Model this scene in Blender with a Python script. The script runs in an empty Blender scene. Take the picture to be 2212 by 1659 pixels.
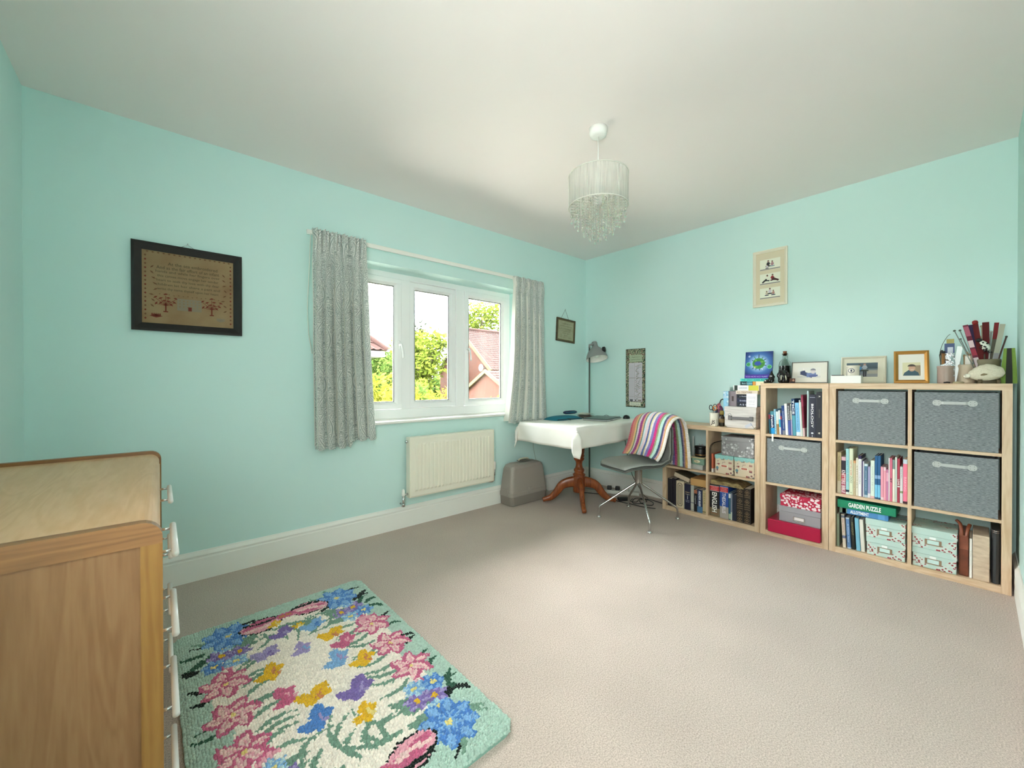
import bpy, bmesh, math, random
from mathutils import Vector, Matrix, noise
random.seed(7)
PI = math.pi
COL = bpy.context.scene.collection
SC = bpy.context.scene

# ------------------------------------------------------------------ camera
YAW, PITCH, ROLL, CAMH = 0.8536, -0.0057, -0.0009, 1.1328
cd = bpy.data.cameras.new('camera')
cam = bpy.data.objects.new('camera', cd); COL.objects.link(cam)
cam.location = (0, 0, CAMH)
_f = Vector((math.cos(YAW)*math.cos(PITCH), math.sin(YAW)*math.cos(PITCH), math.sin(PITCH)))
_r = Vector((math.sin(YAW), -math.cos(YAW), 0)); _u = _r.cross(_f)
_r2 = _r*math.cos(ROLL)+_u*math.sin(ROLL); _u2 = -_r*math.sin(ROLL)+_u*math.cos(ROLL)
cam.rotation_euler = Matrix((_r2, _u2, -_f)).transposed().to_euler()
cd.sensor_fit = 'HORIZONTAL'; cd.sensor_width = 36.0; cd.lens = 36.0*872.338/2212
cd.clip_start = 0.02; cd.clip_end = 500
SC.camera = cam

# ------------------------------------------------------------------ world, sun, exposure
w = bpy.data.worlds.new('sky'); SC.world = w; w.use_nodes = True
nt = w.node_tree; nt.nodes.clear()
o = nt.nodes.new('ShaderNodeOutputWorld'); bg = nt.nodes.new('ShaderNodeBackground')
tc = nt.nodes.new('ShaderNodeTexCoord'); mp = nt.nodes.new('ShaderNodeMapping'); mp.inputs['Scale'].default_value = (1, 1, 2.6)
ns = nt.nodes.new('ShaderNodeTexNoise'); ns.inputs['Scale'].default_value = 2.6; ns.inputs['Detail'].default_value = 6
rp = nt.nodes.new('ShaderNodeValToRGB')
rp.color_ramp.elements[0].position = 0.34; rp.color_ramp.elements[0].color = (0.62, 0.80, 1.0, 1)
rp.color_ramp.elements[1].position = 0.52; rp.color_ramp.elements[1].color = (1.0, 0.99, 0.97, 1)
nt.links.new(tc.outputs['Generated'], mp.inputs[0]); nt.links.new(mp.outputs[0], ns.inputs['Vector'])
nt.links.new(ns.outputs['Fac'], rp.inputs[0]); nt.links.new(rp.outputs[0], bg.inputs[0]); nt.links.new(bg.outputs[0], o.inputs[0])
bg.inputs[1].default_value = SKY = 20
sd = bpy.data.lights.new('sun', 'SUN'); sd.energy = 36; sd.angle = math.radians(150); sd.color = (1.0, 0.97, 0.96)
sun = bpy.data.objects.new('sun', sd); COL.objects.link(sun)
_d = Vector((0.1, -1.0, -0.30)).normalized()      # hazy bright sky beyond the window
sun.rotation_euler = _d.to_track_quat('-Z', 'Y').to_euler(); sun.location = (2, 8, 6)
# unseen fill lamp added behind the camera to brighten walls and shelves
ad = bpy.data.lights.new('room_fill', 'AREA'); ad.shape = 'RECTANGLE'; ad.size = 0.75; ad.size_y = 1.30; ad.spread = math.radians(150); ad.energy = FILL = 32.0; ad.color = (1.0, 0.99, 0.97)
al = bpy.data.objects.new('room_fill', ad); COL.objects.link(al); al.location = (-0.44, 0.22, 1.55); al.rotation_euler = (math.radians(92), 0, math.radians(-76))
SC.cycles.diffuse_bounces = 12; SC.cycles.max_bounces = 16; SC.cycles.transparent_max_bounces = 16; SC.cycles.use_denoising = True; SC.cycles.caustics_reflective = False; SC.cycles.caustics_refractive = False; SC.cycles.sample_clamp_indirect = 6.0
vs = SC.view_settings; vs.view_transform = 'Standard'; vs.look = 'None'; vs.gamma = 1.0; vs.use_curve_mapping = False
vs.exposure = 0.56

# ------------------------------------------------------------------ helpers
def lin(c):
    if isinstance(c, str):
        c = c.lstrip('#'); c = [int(c[i:i+2], 16)/255 for i in (0, 2, 4)]
    return tuple((x/12.92 if x <= 0.04045 else ((x+0.055)/1.055)**2.4) for x in c)
_M = {}
def M(c, rough=0.6, metal=0.0, name=None, **kw):
    key = (str(c), rough, metal, str(sorted(kw.items(), key=str)))
    if key in _M: return _M[key]
    m = bpy.data.materials.new(name or 'paint'); m.use_nodes = True
    b = m.node_tree.nodes['Principled BSDF']
    b.inputs['Base Color'].default_value = (*lin(c), 1); b.inputs['Roughness'].default_value = rough; b.inputs['Metallic'].default_value = metal
    nz = kw.pop('noise', None); bump = kw.pop('bump', None)
    for k, v in kw.items(): b.inputs[k].default_value = v
    N, L = m.node_tree.nodes, m.node_tree.links
    t = N.new('ShaderNodeTexCoord')
    if nz:   # (scale xyz, strength, second colour)
        mpn = N.new('ShaderNodeMapping'); mpn.inputs['Scale'].default_value = nz[0]
        n = N.new('ShaderNodeTexNoise'); n.inputs['Scale'].default_value = 1; n.inputs['Detail'].default_value = 4
        r = N.new('ShaderNodeValToRGB'); r.color_ramp.elements[0].position = nz[3] if len(nz) > 3 else 0.35; r.color_ramp.elements[1].position = nz[4] if len(nz) > 4 else 0.65
        r.color_ramp.elements[0].color = (*lin(c), 1); r.color_ramp.elements[1].color = (*lin(nz[2]), 1)
        L.new(t.outputs['Object'], mpn.inputs[0]); L.new(mpn.outputs[0], n.inputs['Vector']); L.new(n.outputs['Fac'], r.inputs[0]); L.new(r.outputs[0], b.inputs['Base Color'])
        if nz[1]:
            bp = N.new('ShaderNodeBump'); bp.inputs['Strength'].default_value = nz[1]; bp.inputs['Distance'].default_value = 0.002
            L.new(n.outputs['Fac'], bp.inputs['Height']); L.new(bp.outputs[0], b.inputs['Normal'])
    elif bump:  # (scale, strength, distance)
        n = N.new('ShaderNodeTexNoise'); n.inputs['Scale'].default_value = bump[0]; n.inputs['Detail'].default_value = 3
        bp = N.new('ShaderNodeBump'); bp.inputs['Strength'].default_value = bump[1]; bp.inputs['Distance'].default_value = bump[2]
        L.new(t.outputs['Object'], n.inputs['Vector']); L.new(n.outputs['Fac'], bp.inputs['Height']); L.new(bp.outputs[0], b.inputs['Normal'])
    _M[key] = m
    return m

class MB:
    """collects shapes in one mesh"""
    def __init__(s): s.v = []; s.f = []; s.mi = []; s.mats = []; s.sm = []; s.uv = None
    def m(s, mat):
        if mat not in s.mats: s.mats.append(mat)
        return s.mats.index(mat)
    def add(s, vs, fs, mat, smooth=False):
        o = len(s.v); k = s.m(mat)
        s.v += [tuple(p) for p in vs]
        for f in fs: s.f.append(tuple(i+o for i in f)); s.mi.append(k); s.sm.append(smooth)
        return s
    def box(s, a, b, mat, bev=0.0, rot=None):
        x0, y0, z0 = [min(a[i], b[i]) for i in range(3)]; x1, y1, z1 = [max(a[i], b[i]) for i in range(3)]
        if bev <= 0:
            vs = [(x0,y0,z0),(x1,y0,z0),(x1,y1,z0),(x0,y1,z0),(x0,y0,z1),(x1,y0,z1),(x1,y1,z1),(x0,y1,z1)]
            fs = [(0,3,2,1),(4,5,6,7),(0,1,5,4),(1,2,6,5),(2,3,7,6),(3,0,4,7)]; sm = False
        else:
            e = min(bev, (x1-x0)/2.01, (y1-y0)/2.01, (z1-z0)/2.01)
            bm = bmesh.new(); bmesh.ops.create_cube(bm, size=1.0)
            for q in bm.verts: q.co = Vector(((x0+x1)/2+q.co.x*(x1-x0), (y0+y1)/2+q.co.y*(y1-y0), (z0+z1)/2+q.co.z*(z1-z0)))
            bmesh.ops.bevel(bm, geom=list(bm.edges), offset=e, segments=2 if e > 0.004 else 1, affect='EDGES', profile=0.5)
            bm.verts.index_update()
            vs = [tuple(q.co) for q in bm.verts]; fs = [tuple(q.index for q in f.verts) for f in bm.faces]; bm.free(); sm = e > 0.004
        if rot:
            c = Vector(((x0+x1)/2, (y0+y1)/2, (z0+z1)/2)); vs = [tuple(c+rot@(Vector(q)-c)) for q in vs]
        return s.add(vs, fs, mat, False)
    def tube(s, pts, rad, mat, n=10, cap=True, closed=False):
        pts = [Vector(p) for p in pts]; N = len(pts)
        rs = rad if isinstance(rad, (list, tuple)) else [rad]*N
        vs = []; up = None
        for i, p in enumerate(pts):
            if closed: t = (pts[(i+1) % N]-pts[i-1]).normalized()
            else: t = (pts[min(i+1, N-1)]-pts[max(i-1, 0)]).normalized()
            if up is None: up = t.orthogonal().normalized()
            up = (up-t*up.dot(t)); up = up.normalized() if up.length > 1e-6 else t.orthogonal().normalized()
            bi = t.cross(up)
            for k in range(n):
                a = 2*PI*k/n; vs.append(p+(up*math.cos(a)+bi*math.sin(a))*rs[i])
        fs = []
        for i in range(N if closed else N-1):
            j = (i+1) % N
            for k in range(n): fs.append((i*n+k, i*n+(k+1) % n, j*n+(k+1) % n, j*n+k))
        if cap and not closed: fs += [tuple(range(n-1, -1, -1)), tuple((N-1)*n+k for k in range(n))]
        return s.add(vs, fs, mat, True)
    def lathe(s, prof, mat, n=24, c=(0, 0, 0), rot=None, sx=1, sy=1):
        vs = []; R = []
        for (r, z) in prof:
            if r < 1e-6: R.append((len(vs),)); vs.append(Vector((0, 0, z)))
            else:
                R.append(tuple(range(len(vs), len(vs)+n)))
                for k in range(n): a = 2*PI*k/n; vs.append(Vector((r*math.cos(a)*sx, r*math.sin(a)*sy, z)))
        fs = []
        for A, B in zip(R[:-1], R[1:]):
            if len(A) == 1 and len(B) == 1: continue
            for k in range(n):
                k2 = (k+1) % n
                if len(A) == 1: fs.append((A[0], B[k2], B[k]))
                elif len(B) == 1: fs.append((A[k], A[k2], B[0]))
                else: fs.append((A[k], A[k2], B[k2], B[k]))
        c = Vector(c)
        vs = [c+(rot@q if rot else q) for q in vs]
        return s.add(vs, fs, mat, True)
    def prism(s, poly, d, mat, org=(0,0,0), ux=(1,0,0), uy=(0,1,0), smooth=False):
        """polygon in the plane (ux, uy), extruded by d along ux x uy"""
        org = Vector(org); ux = Vector(ux); uy = Vector(uy); nz = ux.cross(uy).normalized()
        n = len(poly)
        a = [org+ux*p[0]+uy*p[1] for p in poly]; b = [q+nz*d for q in a]
        fs = [tuple(range(n-1, -1, -1)), tuple(range(n, 2*n))] + [(i, (i+1) % n, n+(i+1) % n, n+i) for i in range(n)]
        return s.add(a+b, fs, mat, smooth)
    def grid(s, fn, nu, nv, mat, smooth=True, uv=False):
        o = len(s.v); vs = []; fs = []
        for i in range(nu+1):
            for j in range(nv+1): vs.append(fn(i/nu, j/nv))
        for i in range(nu):
            for j in range(nv): a = i*(nv+1)+j; fs.append((a, a+nv+1, a+nv+2, a+1))
        s.add(vs, fs, mat, smooth)
        if uv:
            if s.uv is None: s.uv = {}
            for i in range(nu+1):
                for j in range(nv+1): s.uv[o+i*(nv+1)+j] = (i/nu, j/nv)
        return s
    def mesh(s, name):
        me = bpy.data.meshes.new(name); me.from_pydata(s.v, [], s.f)
        for m in s.mats: me.materials.append(m)
        me.polygons.foreach_set('material_index', s.mi); me.polygons.foreach_set('use_smooth', s.sm)
        if s.uv:
            ul = me.uv_layers.new(name='UVMap')
            for l in me.loops: ul.data[l.index].uv = s.uv.get(l.vertex_index, (0, 0))
        me.update(); return me
    def build(s, name, parent=None, **kw):
        o = bpy.data.objects.new(name, s.mesh(name)); COL.objects.link(o)
        if parent is not None: o.parent = parent
        for k, v in kw.items(): o[k] = v
        return o

def fixn(o):
    bm = bmesh.new(); bm.from_mesh(o.data); bmesh.ops.recalc_face_normals(bm, faces=bm.faces); bm.to_mesh(o.data); bm.free(); return o
def tag(o, label, cat, group=None):
    o['label'] = label; o['category'] = cat
    if group: o['group'] = group
    return o
def thing(name, label, cat, loc=(0, 0, 0), rz=0.0, group=None):
    o = bpy.data.objects.new(name, None); COL.objects.link(o); o.empty_display_size = 0.05
    o.location = loc; o.rotation_euler = (0, 0, rz); return tag(o, label, cat, group)
def struct(mb, name, parent=None):
    o = mb.build(name, parent)
    if parent is None: o['kind'] = 'structure'
    return o
def copy_tree(o, parent=None):
    c = o.copy(); COL.objects.link(c)
    if parent is not None: c.parent = parent
    for ch in [q for q in bpy.data.objects if q.parent is o]: copy_tree(ch, c)
    return c
def cyl(r, h, z0=0): return [(0, z0), (r, z0), (r, z0+h), (0, z0+h)]
_T = {}
def text_mesh(txt, mat, bold=0.0, fit=None):
    key = (txt, mat.name, bold)
    if key not in _T:
        cu = bpy.data.curves.new('txt', 'FONT'); cu.body = txt; cu.align_x = 'CENTER'; cu.align_y = 'CENTER'; cu.offset = bold; cu.resolution_u = 2
        ob = bpy.data.objects.new('txt', cu); COL.objects.link(ob)
        bpy.context.view_layer.update()
        dg = bpy.context.evaluated_depsgraph_get()
        me = bpy.data.meshes.new_from_object(ob.evaluated_get(dg)); bpy.data.objects.remove(ob); bpy.data.curves.remove(cu)
        me.materials.clear(); me.materials.append(mat)
        xs = [q.co.x for q in me.vertices]; ys = [q.co.y for q in me.vertices]
        cx, cy = (min(xs)+max(xs))/2, (min(ys)+max(ys))/2
        for q in me.vertices: q.co.x -= cx; q.co.y -= cy
        _T[key] = (me, max(xs)-min(xs), max(ys)-min(ys))
    return _T[key]
def text(parent, txt, c, xd, yd, length, height, col, bold=0.0, name='title_lettering', mat=None):
    """flat lettering centred on c, baseline along xd, fitted into length x height"""
    me, wd, ht = text_mesh(txt, mat or M(col, 0.6), bold)
    o = bpy.data.objects.new(name, me); COL.objects.link(o)
    xd = Vector(xd).normalized(); yd = Vector(yd).normalized(); zd = xd.cross(yd)
    sx, sy = length/wd, height/ht
    mtx = Matrix.Translation(Vector(c)) @ Matrix((xd, yd, zd)).transposed().to_4x4() @ Matrix.Diagonal((sx, sy, 1, 1))
    if parent is not None: o.parent = parent
    o.matrix_local = mtx
    return o

# room dimensions
D1, D2, H, XL, YR = 2.925, 3.665, 2.516, -0.480, -0.156
XS = 3.377          # front plane of the shelf units
# ------------------------------------------------------------------ room shell
def wall_mat(name, c, c2):
    m = bpy.data.materials.new(name); m.use_nodes = True; N, L = m.node_tree.nodes, m.node_tree.links
    b = N['Principled BSDF']; b.inputs['Roughness'].default_value = 0.85; b.inputs['Specular IOR Level'].default_value = 0.25
    t = N.new('ShaderNodeTexCoord'); n = N.new('ShaderNodeTexNoise'); n.inputs['Scale'].default_value = 1.3; n.inputs['Detail'].default_value = 2
    mx = N.new('ShaderNodeMix'); mx.data_type = 'RGBA'; mx.inputs[6].default_value = (*lin(c), 1); mx.inputs[7].default_value = (*lin(c2), 1)
    n2 = N.new('ShaderNodeTexNoise'); n2.inputs['Scale'].default_value = 320; n2.inputs['Detail'].default_value = 2
    bp = N.new('ShaderNodeBump'); bp.inputs['Strength'].default_value = 0.12; bp.inputs['Distance'].default_value = 0.001
    L.new(t.outputs['Object'], n.inputs['Vector']); L.new(n.outputs['Fac'], mx.inputs[0]); L.new(mx.outputs[2], b.inputs['Base Color'])
    L.new(t.outputs['Object'], n2.inputs['Vector']); L.new(n2.outputs['Fac'], bp.inputs['Height']); L.new(bp.outputs[0], b.inputs['Normal'])
    return m
MINT = wall_mat('mint_wall_paint', '#cce9e6', '#d1ece9')
CEIL = wall_mat('ceiling_paint', '#f4eae8', '#f5ecea')
WHITE = M('#f2f1ec', 0.45, bump=(60, 0.03, 0.001), name='white_gloss')
UPVC = M('#f4f4f4', 0.3, bump=(90, 0.02, 0.001), name='upvc')
cm = bpy.data.materials.new('carpet'); cm.use_nodes = True; N, L = cm.node_tree.nodes, cm.node_tree.links
b = N['Principled BSDF']; b.inputs['Roughness'].default_value = 1.0; b.inputs['Specular IOR Level'].default_value = 0.05
b.inputs['Sheen Weight'].default_value = 0.15
t = N.new('ShaderNodeTexCoord')
n1 = N.new('ShaderNodeTexNoise'); n1.inputs['Scale'].default_value = 210; n1.inputs['Detail'].default_value = 4; n1.inputs['Roughness'].default_value = 0.75
n2 = N.new('ShaderNodeTexNoise'); n2.inputs['Scale'].default_value = 2.2; n2.inputs['Detail'].default_value = 5
r1 = N.new('ShaderNodeValToRGB'); r1.color_ramp.elements[0].position = 0.36; r1.color_ramp.elements[0].color = (*lin('#a4948a'), 1)
r1.color_ramp.elements[1].position = 0.62; r1.color_ramp.elements[1].color = (*lin('#d9c8bd'), 1)
r2 = N.new('ShaderNodeValToRGB'); r2.color_ramp.elements[0].position = 0.35; r2.color_ramp.elements[0].color = (0.92, 0.92, 0.92, 1); r2.color_ramp.elements[1].position = 0.65; r2.color_ramp.elements[1].color = (1, 1, 1, 1)
mx = N.new('ShaderNodeMix'); mx.data_type = 'RGBA'; mx.blend_type = 'MULTIPLY'; mx.inputs[0].default_value = 1
bp = N.new('ShaderNodeBump'); bp.inputs['Strength'].default_value = 0.7; bp.inputs['Distance'].default_value = 0.004
for q in (n1, n2): L.new(t.outputs['Object'], q.inputs['Vector'])
L.new(n1.outputs['Fac'], r1.inputs[0]); L.new(n2.outputs['Fac'], r2.inputs[0]); L.new(r1.outputs[0], mx.inputs[6]); L.new(r2.outputs[0], mx.inputs[7])
L.new(mx.outputs[2], b.inputs['Base Color']); L.new(n1.outputs['Fac'], bp.inputs['Height']); L.new(bp.outputs[0], b.inputs['Normal'])
CARPET = cm

TW = 0.30   # wall thickness
struct(MB().box((XL-TW, YR-TW, -0.12), (D2+TW, D1+TW, 0), CARPET), 'floor')
struct(MB().box((XL-TW, YR-TW, H), (D2+TW, D1+TW, H+0.15), CEIL), 'ceiling')
struct(MB().box((XL-TW, YR-TW, 0), (XL, D1+TW, H), MINT), 'wall_left')
struct(MB().box((D2, YR-TW, 0), (D2+TW, D1+TW, H), MINT), 'wall_right')
struct(MB().box((XL, YR-TW, 0), (D2, YR, H), MINT), 'wall_front')
WX0, WX1, WZ0, WZ1 = 0.945, 2.692, 0.834, 2.022       # window opening
mb = MB()
mb.box((XL, D1, 0), (WX0, D1+TW, H), MINT); mb.box((WX1, D1, 0), (D2, D1+TW, H), MINT)
mb.box((WX0, D1, 0), (WX1, D1+TW, WZ0-0.02), MINT); mb.box((WX0, D1, WZ1), (WX1, D1+TW, H), MINT)
struct(mb, 'wall_back')

# skirting boards: plain board with a moulded top
def skirting(name, a, b_, nrm):
    a = Vector(a); b_ = Vector(b_); nrm = Vector(nrm); L_ = (b_-a).length; d = (b_-a).normalized()
    prof = [(0, 0), (0.016, 0), (0.016, 0.122), (0.0125, 0.126), (0.0125, 0.133), (0.016, 0.137), (0.016, 0.142), (0.011, 0.151), (0.007, 0.158), (0.005, 0.165), (0, 0.165)]
    mb = MB(); n = len(prof)
    vs = [a+nrm*p[0]+Vector((0, 0, p[1])) for p in prof] + [b_+nrm*p[0]+Vector((0, 0, p[1])) for p in prof]
    fs = [(i, (i+1) % n, n+(i+1) % n, n+i) for i in range(n)] + [tuple(range(n)), tuple(range(2*n-1, n-1, -1))]
    mb.add(vs, fs, WHITE); return fixn(struct(mb, name))
skirting('baseboard_back', (XL, D1, 0), (D2, D1, 0), (0, -1, 0))
skirting('baseboard_right', (D2, D1-0.016, 0), (D2, YR+0.016, 0), (-1, 0, 0))
skirting('baseboard_left', (XL, YR+0.016, 0), (XL, D1-0.016, 0), (1, 0, 0))
skirting('baseboard_front', (D2, YR, 0), (XL, YR, 0), (0, 1, 0))

# window: outer frame, two mullions, three sashes with beads and glass
FY = 3.12            # inner face of the outer frame
win = bpy.data.objects.new('window_1', None); COL.objects.link(win); win['kind'] = 'structure'; win.location = (0, 0, 0)
MULL = [(1.507, 1.587), (2.047, 2.130)]
SZ0, SZ1 = 0.908, 1.977
mb = MB()
mb.box((WX0, FY, WZ0), (WX1, FY+0.07, SZ0), UPVC, 0.003); mb.box((WX0, FY, SZ1), (WX1, FY+0.07, WZ1), UPVC, 0.003)
mb.box((WX0, FY+0.0005, SZ0-.002), (0.997, FY+0.07, SZ1+.002), UPVC, 0.003); mb.box((2.642, FY+0.0005, SZ0-.002), (WX1, FY+0.07, SZ1+.002), UPVC, 0.003)
for a, c in MULL: mb.box((a, FY+0.0005, SZ0-.002), (c, FY+0.07, SZ1+.002), UPVC, 0.003)
mb.build('frame', win)
GM = bpy.data.materials.new('window_glass'); GM.use_nodes = True; N, L = GM.node_tree.nodes, GM.node_tree.links; N.clear()
oo = N.new('ShaderNodeOutputMaterial'); g = N.new('ShaderNodeBsdfGlossy'); g.inputs['Roughness'].default_value = 0.0; tr = N.new('ShaderNodeBsdfTransparent'); tr.inputs[0].default_value = (0.97, 0.985, 0.975, 1)
fr = N.new('ShaderNodeFresnel'); fr.inputs[0].default_value = 1.35; mxs = N.new('ShaderNodeMixShader')
L.new(fr.outputs[0], mxs.inputs[0]); L.new(tr.outputs[0], mxs.inputs[1]); L.new(g.outputs[0], mxs.inputs[2]); L.new(mxs.outputs[0], oo.inputs[0])
BEAD = M('#30332f', 0.5, name='rubber_gasket')
for i, (a, c) in enumerate([(1.000, 1.504), (1.590, 2.044), (2.133, 2.639)]):
    op = i != 1
    fy = FY-0.014 if op else FY+0.012
    z0, z1 = SZ0+0.003, SZ1-0.003; t = 0.040; t2 = 0.057
    s = MB()
    for (p, q) in (((a, fy, z0), (c, fy+0.06, z0+t)), ((a, fy, z1-t), (c, fy+0.06, z1)), ((a, fy+.0004, z0+t-.003), (a+t, fy+0.06, z1-t+.003)), ((c-t, fy+.0004, z0+t-.003), (c, fy+0.06, z1-t+.003))): s.box(p, q, UPVC, 0.003)
    so = s.build('sash', win)
    s = MB()      # sloping glazing bead
    gy = fy+0.024
    ring = lambda e, y: [(a+e, y, z0+e), (c-e, y, z0+e), (c-e, y, z1-e), (a+e, y, z1-e)]
    s.add(ring(t, fy+0.004)+ring(t2, gy), [(k, (k+1) % 4, 4+(k+1) % 4, 4+k) for k in range(4)], UPVC)
    s.build('glazing_bead', so)
    s = MB()
    s.add(ring(t2, gy)+ring(t2+0.004, gy+0.001), [(k, (k+1) % 4, 4+(k+1) % 4, 4+k) for k in range(4)], BEAD)
    s.add(ring(t2+0.004, gy+0.001)+ring(t2+0.004, gy+0.022), [(k, (k+1) % 4, 4+(k+1) % 4, 4+k) for k in range(4)], BEAD)
    s.build('gasket', so)
    MB().box((a+t2, gy+0.004, z0+t2), (c-t2, gy+0.008, z1-t2), GM).build('pane', so)
    if op:       # cockspur handle on the side next to the middle light; its lever hangs down
        hx = c-0.022 if i == 0 else a+0.022
        s = MB(); s.box((hx-0.011, fy-0.008, 1.40), (hx+0.011, fy+.001, 1.47), UPVC, 0.004)
        s.lathe([(0, 0), (0.010, 0), (0.010, 0.028), (0.007, 0.034), (0, 0.034)], UPVC, 14, (hx, fy-0.006, 1.435), Matrix.Rotation(PI/2, 3, 'X'))
        dx = 0.016 if i == 0 else 0.012
        s.tube([(hx, fy-0.036, 1.442), (hx+dx*0.3, fy-0.040, 1.425), (hx+dx*0.7, fy-0.044, 1.39), (hx+dx, fy-0.044, 1.34), (hx+dx, fy-0.042, 1.325)], [0.008, 0.009, 0.008, 0.008, 0.006], UPVC, 10)
        s.build('handle', so)
# white plastic vents on top of the open sashes and the window board
mb = MB(); mb.box((WX0+.001, D1+.001, WZ0-0.02), (WX1-.001, FY+.02, WZ0), WHITE)
mb.box((WX0-0.05, D1-0.034, WZ0-0.02), (WX1+0.045, D1+.001, WZ0), WHITE, 0.006); struct(mb, 'trim_1')
# ------------------------------------------------------------------ outside: garden ground, houses, trees
def brick_mat():
    m = bpy.data.materials.new('brick'); m.use_nodes = True; N, L = m.node_tree.nodes, m.node_tree.links
    b = N['Principled BSDF']; b.inputs['Roughness'].default_value = 0.9
    t = N.new('ShaderNodeTexCoord'); sp = N.new('ShaderNodeSeparateXYZ'); ad = N.new('ShaderNodeMath'); cb = N.new('ShaderNodeCombineXYZ')
    L.new(t.outputs['Object'], sp.inputs[0]); L.new(sp.outputs[0], ad.inputs[0]); L.new(sp.outputs[1], ad.inputs[1]); L.new(ad.outputs[0], cb.inputs[0]); L.new(sp.outputs[2], cb.inputs[1])
    k = N.new('ShaderNodeTexBrick'); k.inputs['Scale'].default_value = 1; k.inputs['Brick Width'].default_value = 0.24; k.inputs['Row Height'].default_value = 0.085; k.inputs['Mortar Size'].default_value = 0.009
    k.inputs['Color1'].default_value = (0.080, 0.018, 0.007, 1); k.inputs['Color2'].default_value = (0.052, 0.011, 0.005, 1); k.inputs['Mortar'].default_value = (0.06, 0.03, 0.02, 1)
    L.new(cb.outputs[0], k.inputs['Vector']); L.new(k.outputs['Color'], b.inputs['Base Color']); return m
BRICK = brick_mat()
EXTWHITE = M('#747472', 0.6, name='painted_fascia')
TILE = M('#331b15', 0.98, noise=((1.5, 1.5, 1.5), 0, '#2a1611'), name='roof_tile')
VERGE = M('#57492f', 0.95, name='verge_mortar')
LAWN = M('#45562a', 1.0, noise=((0.8, .8, .8), 0, '#54662f'), name='lawn')
EXG = M('#39433f', 0.1, name='dark_pane')
GZ = -2.75
mb = MB(); mb.box((-500, 3.3, GZ-0.3), (700, 900, GZ), LAWN); g_ = mb.build('ground'); g_['kind'] = 'structure'
mb = MB(); mb.box((-14, 3.3, GZ-.02), (20, 11.5, GZ+.02), M('#ece7da', .9, noise=((3, 3, 3), .1, '#ddd6c8'), name='pale_bounce')); g_ = mb.build('bounce_slab'); g_['kind'] = 'structure'  # unseen pale slab, added to reflect daylight up onto the ceiling

def tiled_slope(mb, a, b_, c, d, mat, rows, cols, amp=0.05):
    """wavy pantile slope: a-b is the eave, d-c the ridge; each course laps over the one below"""
    a, b_, c, d = map(Vector, (a, b_, c, d)); nrm = (b_-a).cross(d-a).normalized()
    if nrm.z < 0: nrm = -nrm
    for r in range(rows):
        u0, u1 = r/rows, (r+1.12)/rows; u1 = min(u1, 1)
        for cc in range(cols):
            v0, v1 = cc/cols, (cc+1)/cols
            L0 = a.lerp(d, u0); R0 = b_.lerp(c, u0); L1 = a.lerp(d, u1); R1 = b_.lerp(c, u1)
            q = []
            for k in range(4):
                v = v0+(v1-v0)*k/3; h_ = amp*(0.5+0.5*math.cos(2*PI*k/3))
                q.append((L0.lerp(R0, v)+nrm*(h_+amp*0.7), L1.lerp(R1, v)+nrm*h_))
            vs = [p for pr in q for p in pr]
            mb.add(vs, [(0, 2, 3, 1), (2, 4, 5, 3), (4, 6, 7, 5)], mat)

# brick house with its gable towards us (seen in the right-hand light)
hs = thing('brick_house', 'large red brick house with tiled gable roof and satellite dish beyond the garden', 'house', (19, 28, GZ))
def lx(x, y, z): return (x-19, y-28, z-GZ)
gy0, gy1, ze, ya, za = 24.2, 31.6, 2.30, 28.0, 5.45
s = MB(); s.prism([(gy0, GZ), (gy1, GZ), (gy1, ze), (ya, za-.12), (gy0, ze)], 9, BRICK, lx(19, 0, 0), (0, 1, 0), (0, 0, 1)); 
for i, v in enumerate(s.v): s.v[i] = (v[0], v[1], v[2]-0)
wall = s.build('wall', hs); wall.location.z = 0
# prism polygon was given in world y / z: shift into the house's frame
for v in wall.data.vertices: pass
s = MB(); e = 0.35
tiled_slope(s, lx(18.7, gy0-e, ze-.3), lx(28.2, gy0-e, ze-.3), lx(28.2, ya, za), lx(18.7, ya, za), TILE, 20, 40)
tiled_slope(s, lx(18.7, gy1+e, ze-.3), lx(28.2, gy1+e, ze-.3), lx(28.2, ya, za), lx(18.7, ya, za), TILE, 20, 40)
s.build('roof_tiles', hs, kind='stuff')
s = MB(); s.tube([lx(18.68, ya, za+.09), lx(28.2, ya, za+.09)], 0.13, TILE, 8); s.build('ridge', hs)
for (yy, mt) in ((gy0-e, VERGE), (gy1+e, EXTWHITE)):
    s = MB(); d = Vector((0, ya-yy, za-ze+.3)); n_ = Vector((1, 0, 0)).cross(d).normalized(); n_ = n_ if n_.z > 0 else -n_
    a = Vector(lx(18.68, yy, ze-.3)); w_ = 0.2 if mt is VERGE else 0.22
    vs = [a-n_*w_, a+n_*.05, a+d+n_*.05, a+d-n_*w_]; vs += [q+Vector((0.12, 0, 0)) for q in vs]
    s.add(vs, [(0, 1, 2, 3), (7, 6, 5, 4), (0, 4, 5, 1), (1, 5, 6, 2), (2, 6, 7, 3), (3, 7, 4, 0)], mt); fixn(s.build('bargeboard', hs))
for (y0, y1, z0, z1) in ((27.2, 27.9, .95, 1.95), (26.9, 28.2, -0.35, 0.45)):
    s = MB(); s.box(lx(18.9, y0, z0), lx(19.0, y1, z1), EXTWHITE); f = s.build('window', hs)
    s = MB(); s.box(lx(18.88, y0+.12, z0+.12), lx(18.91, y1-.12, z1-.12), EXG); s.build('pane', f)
s = MB(); s.lathe([(0, -.10), (.15, -.07), (.28, 0), (.27, .02), (.15, -.05), (0, -.08)], M('#8f9aa5', .4), 20, lx(18.55, 24.9, 2.2), Matrix.Rotation(-PI/2, 3, 'Y'))
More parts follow.
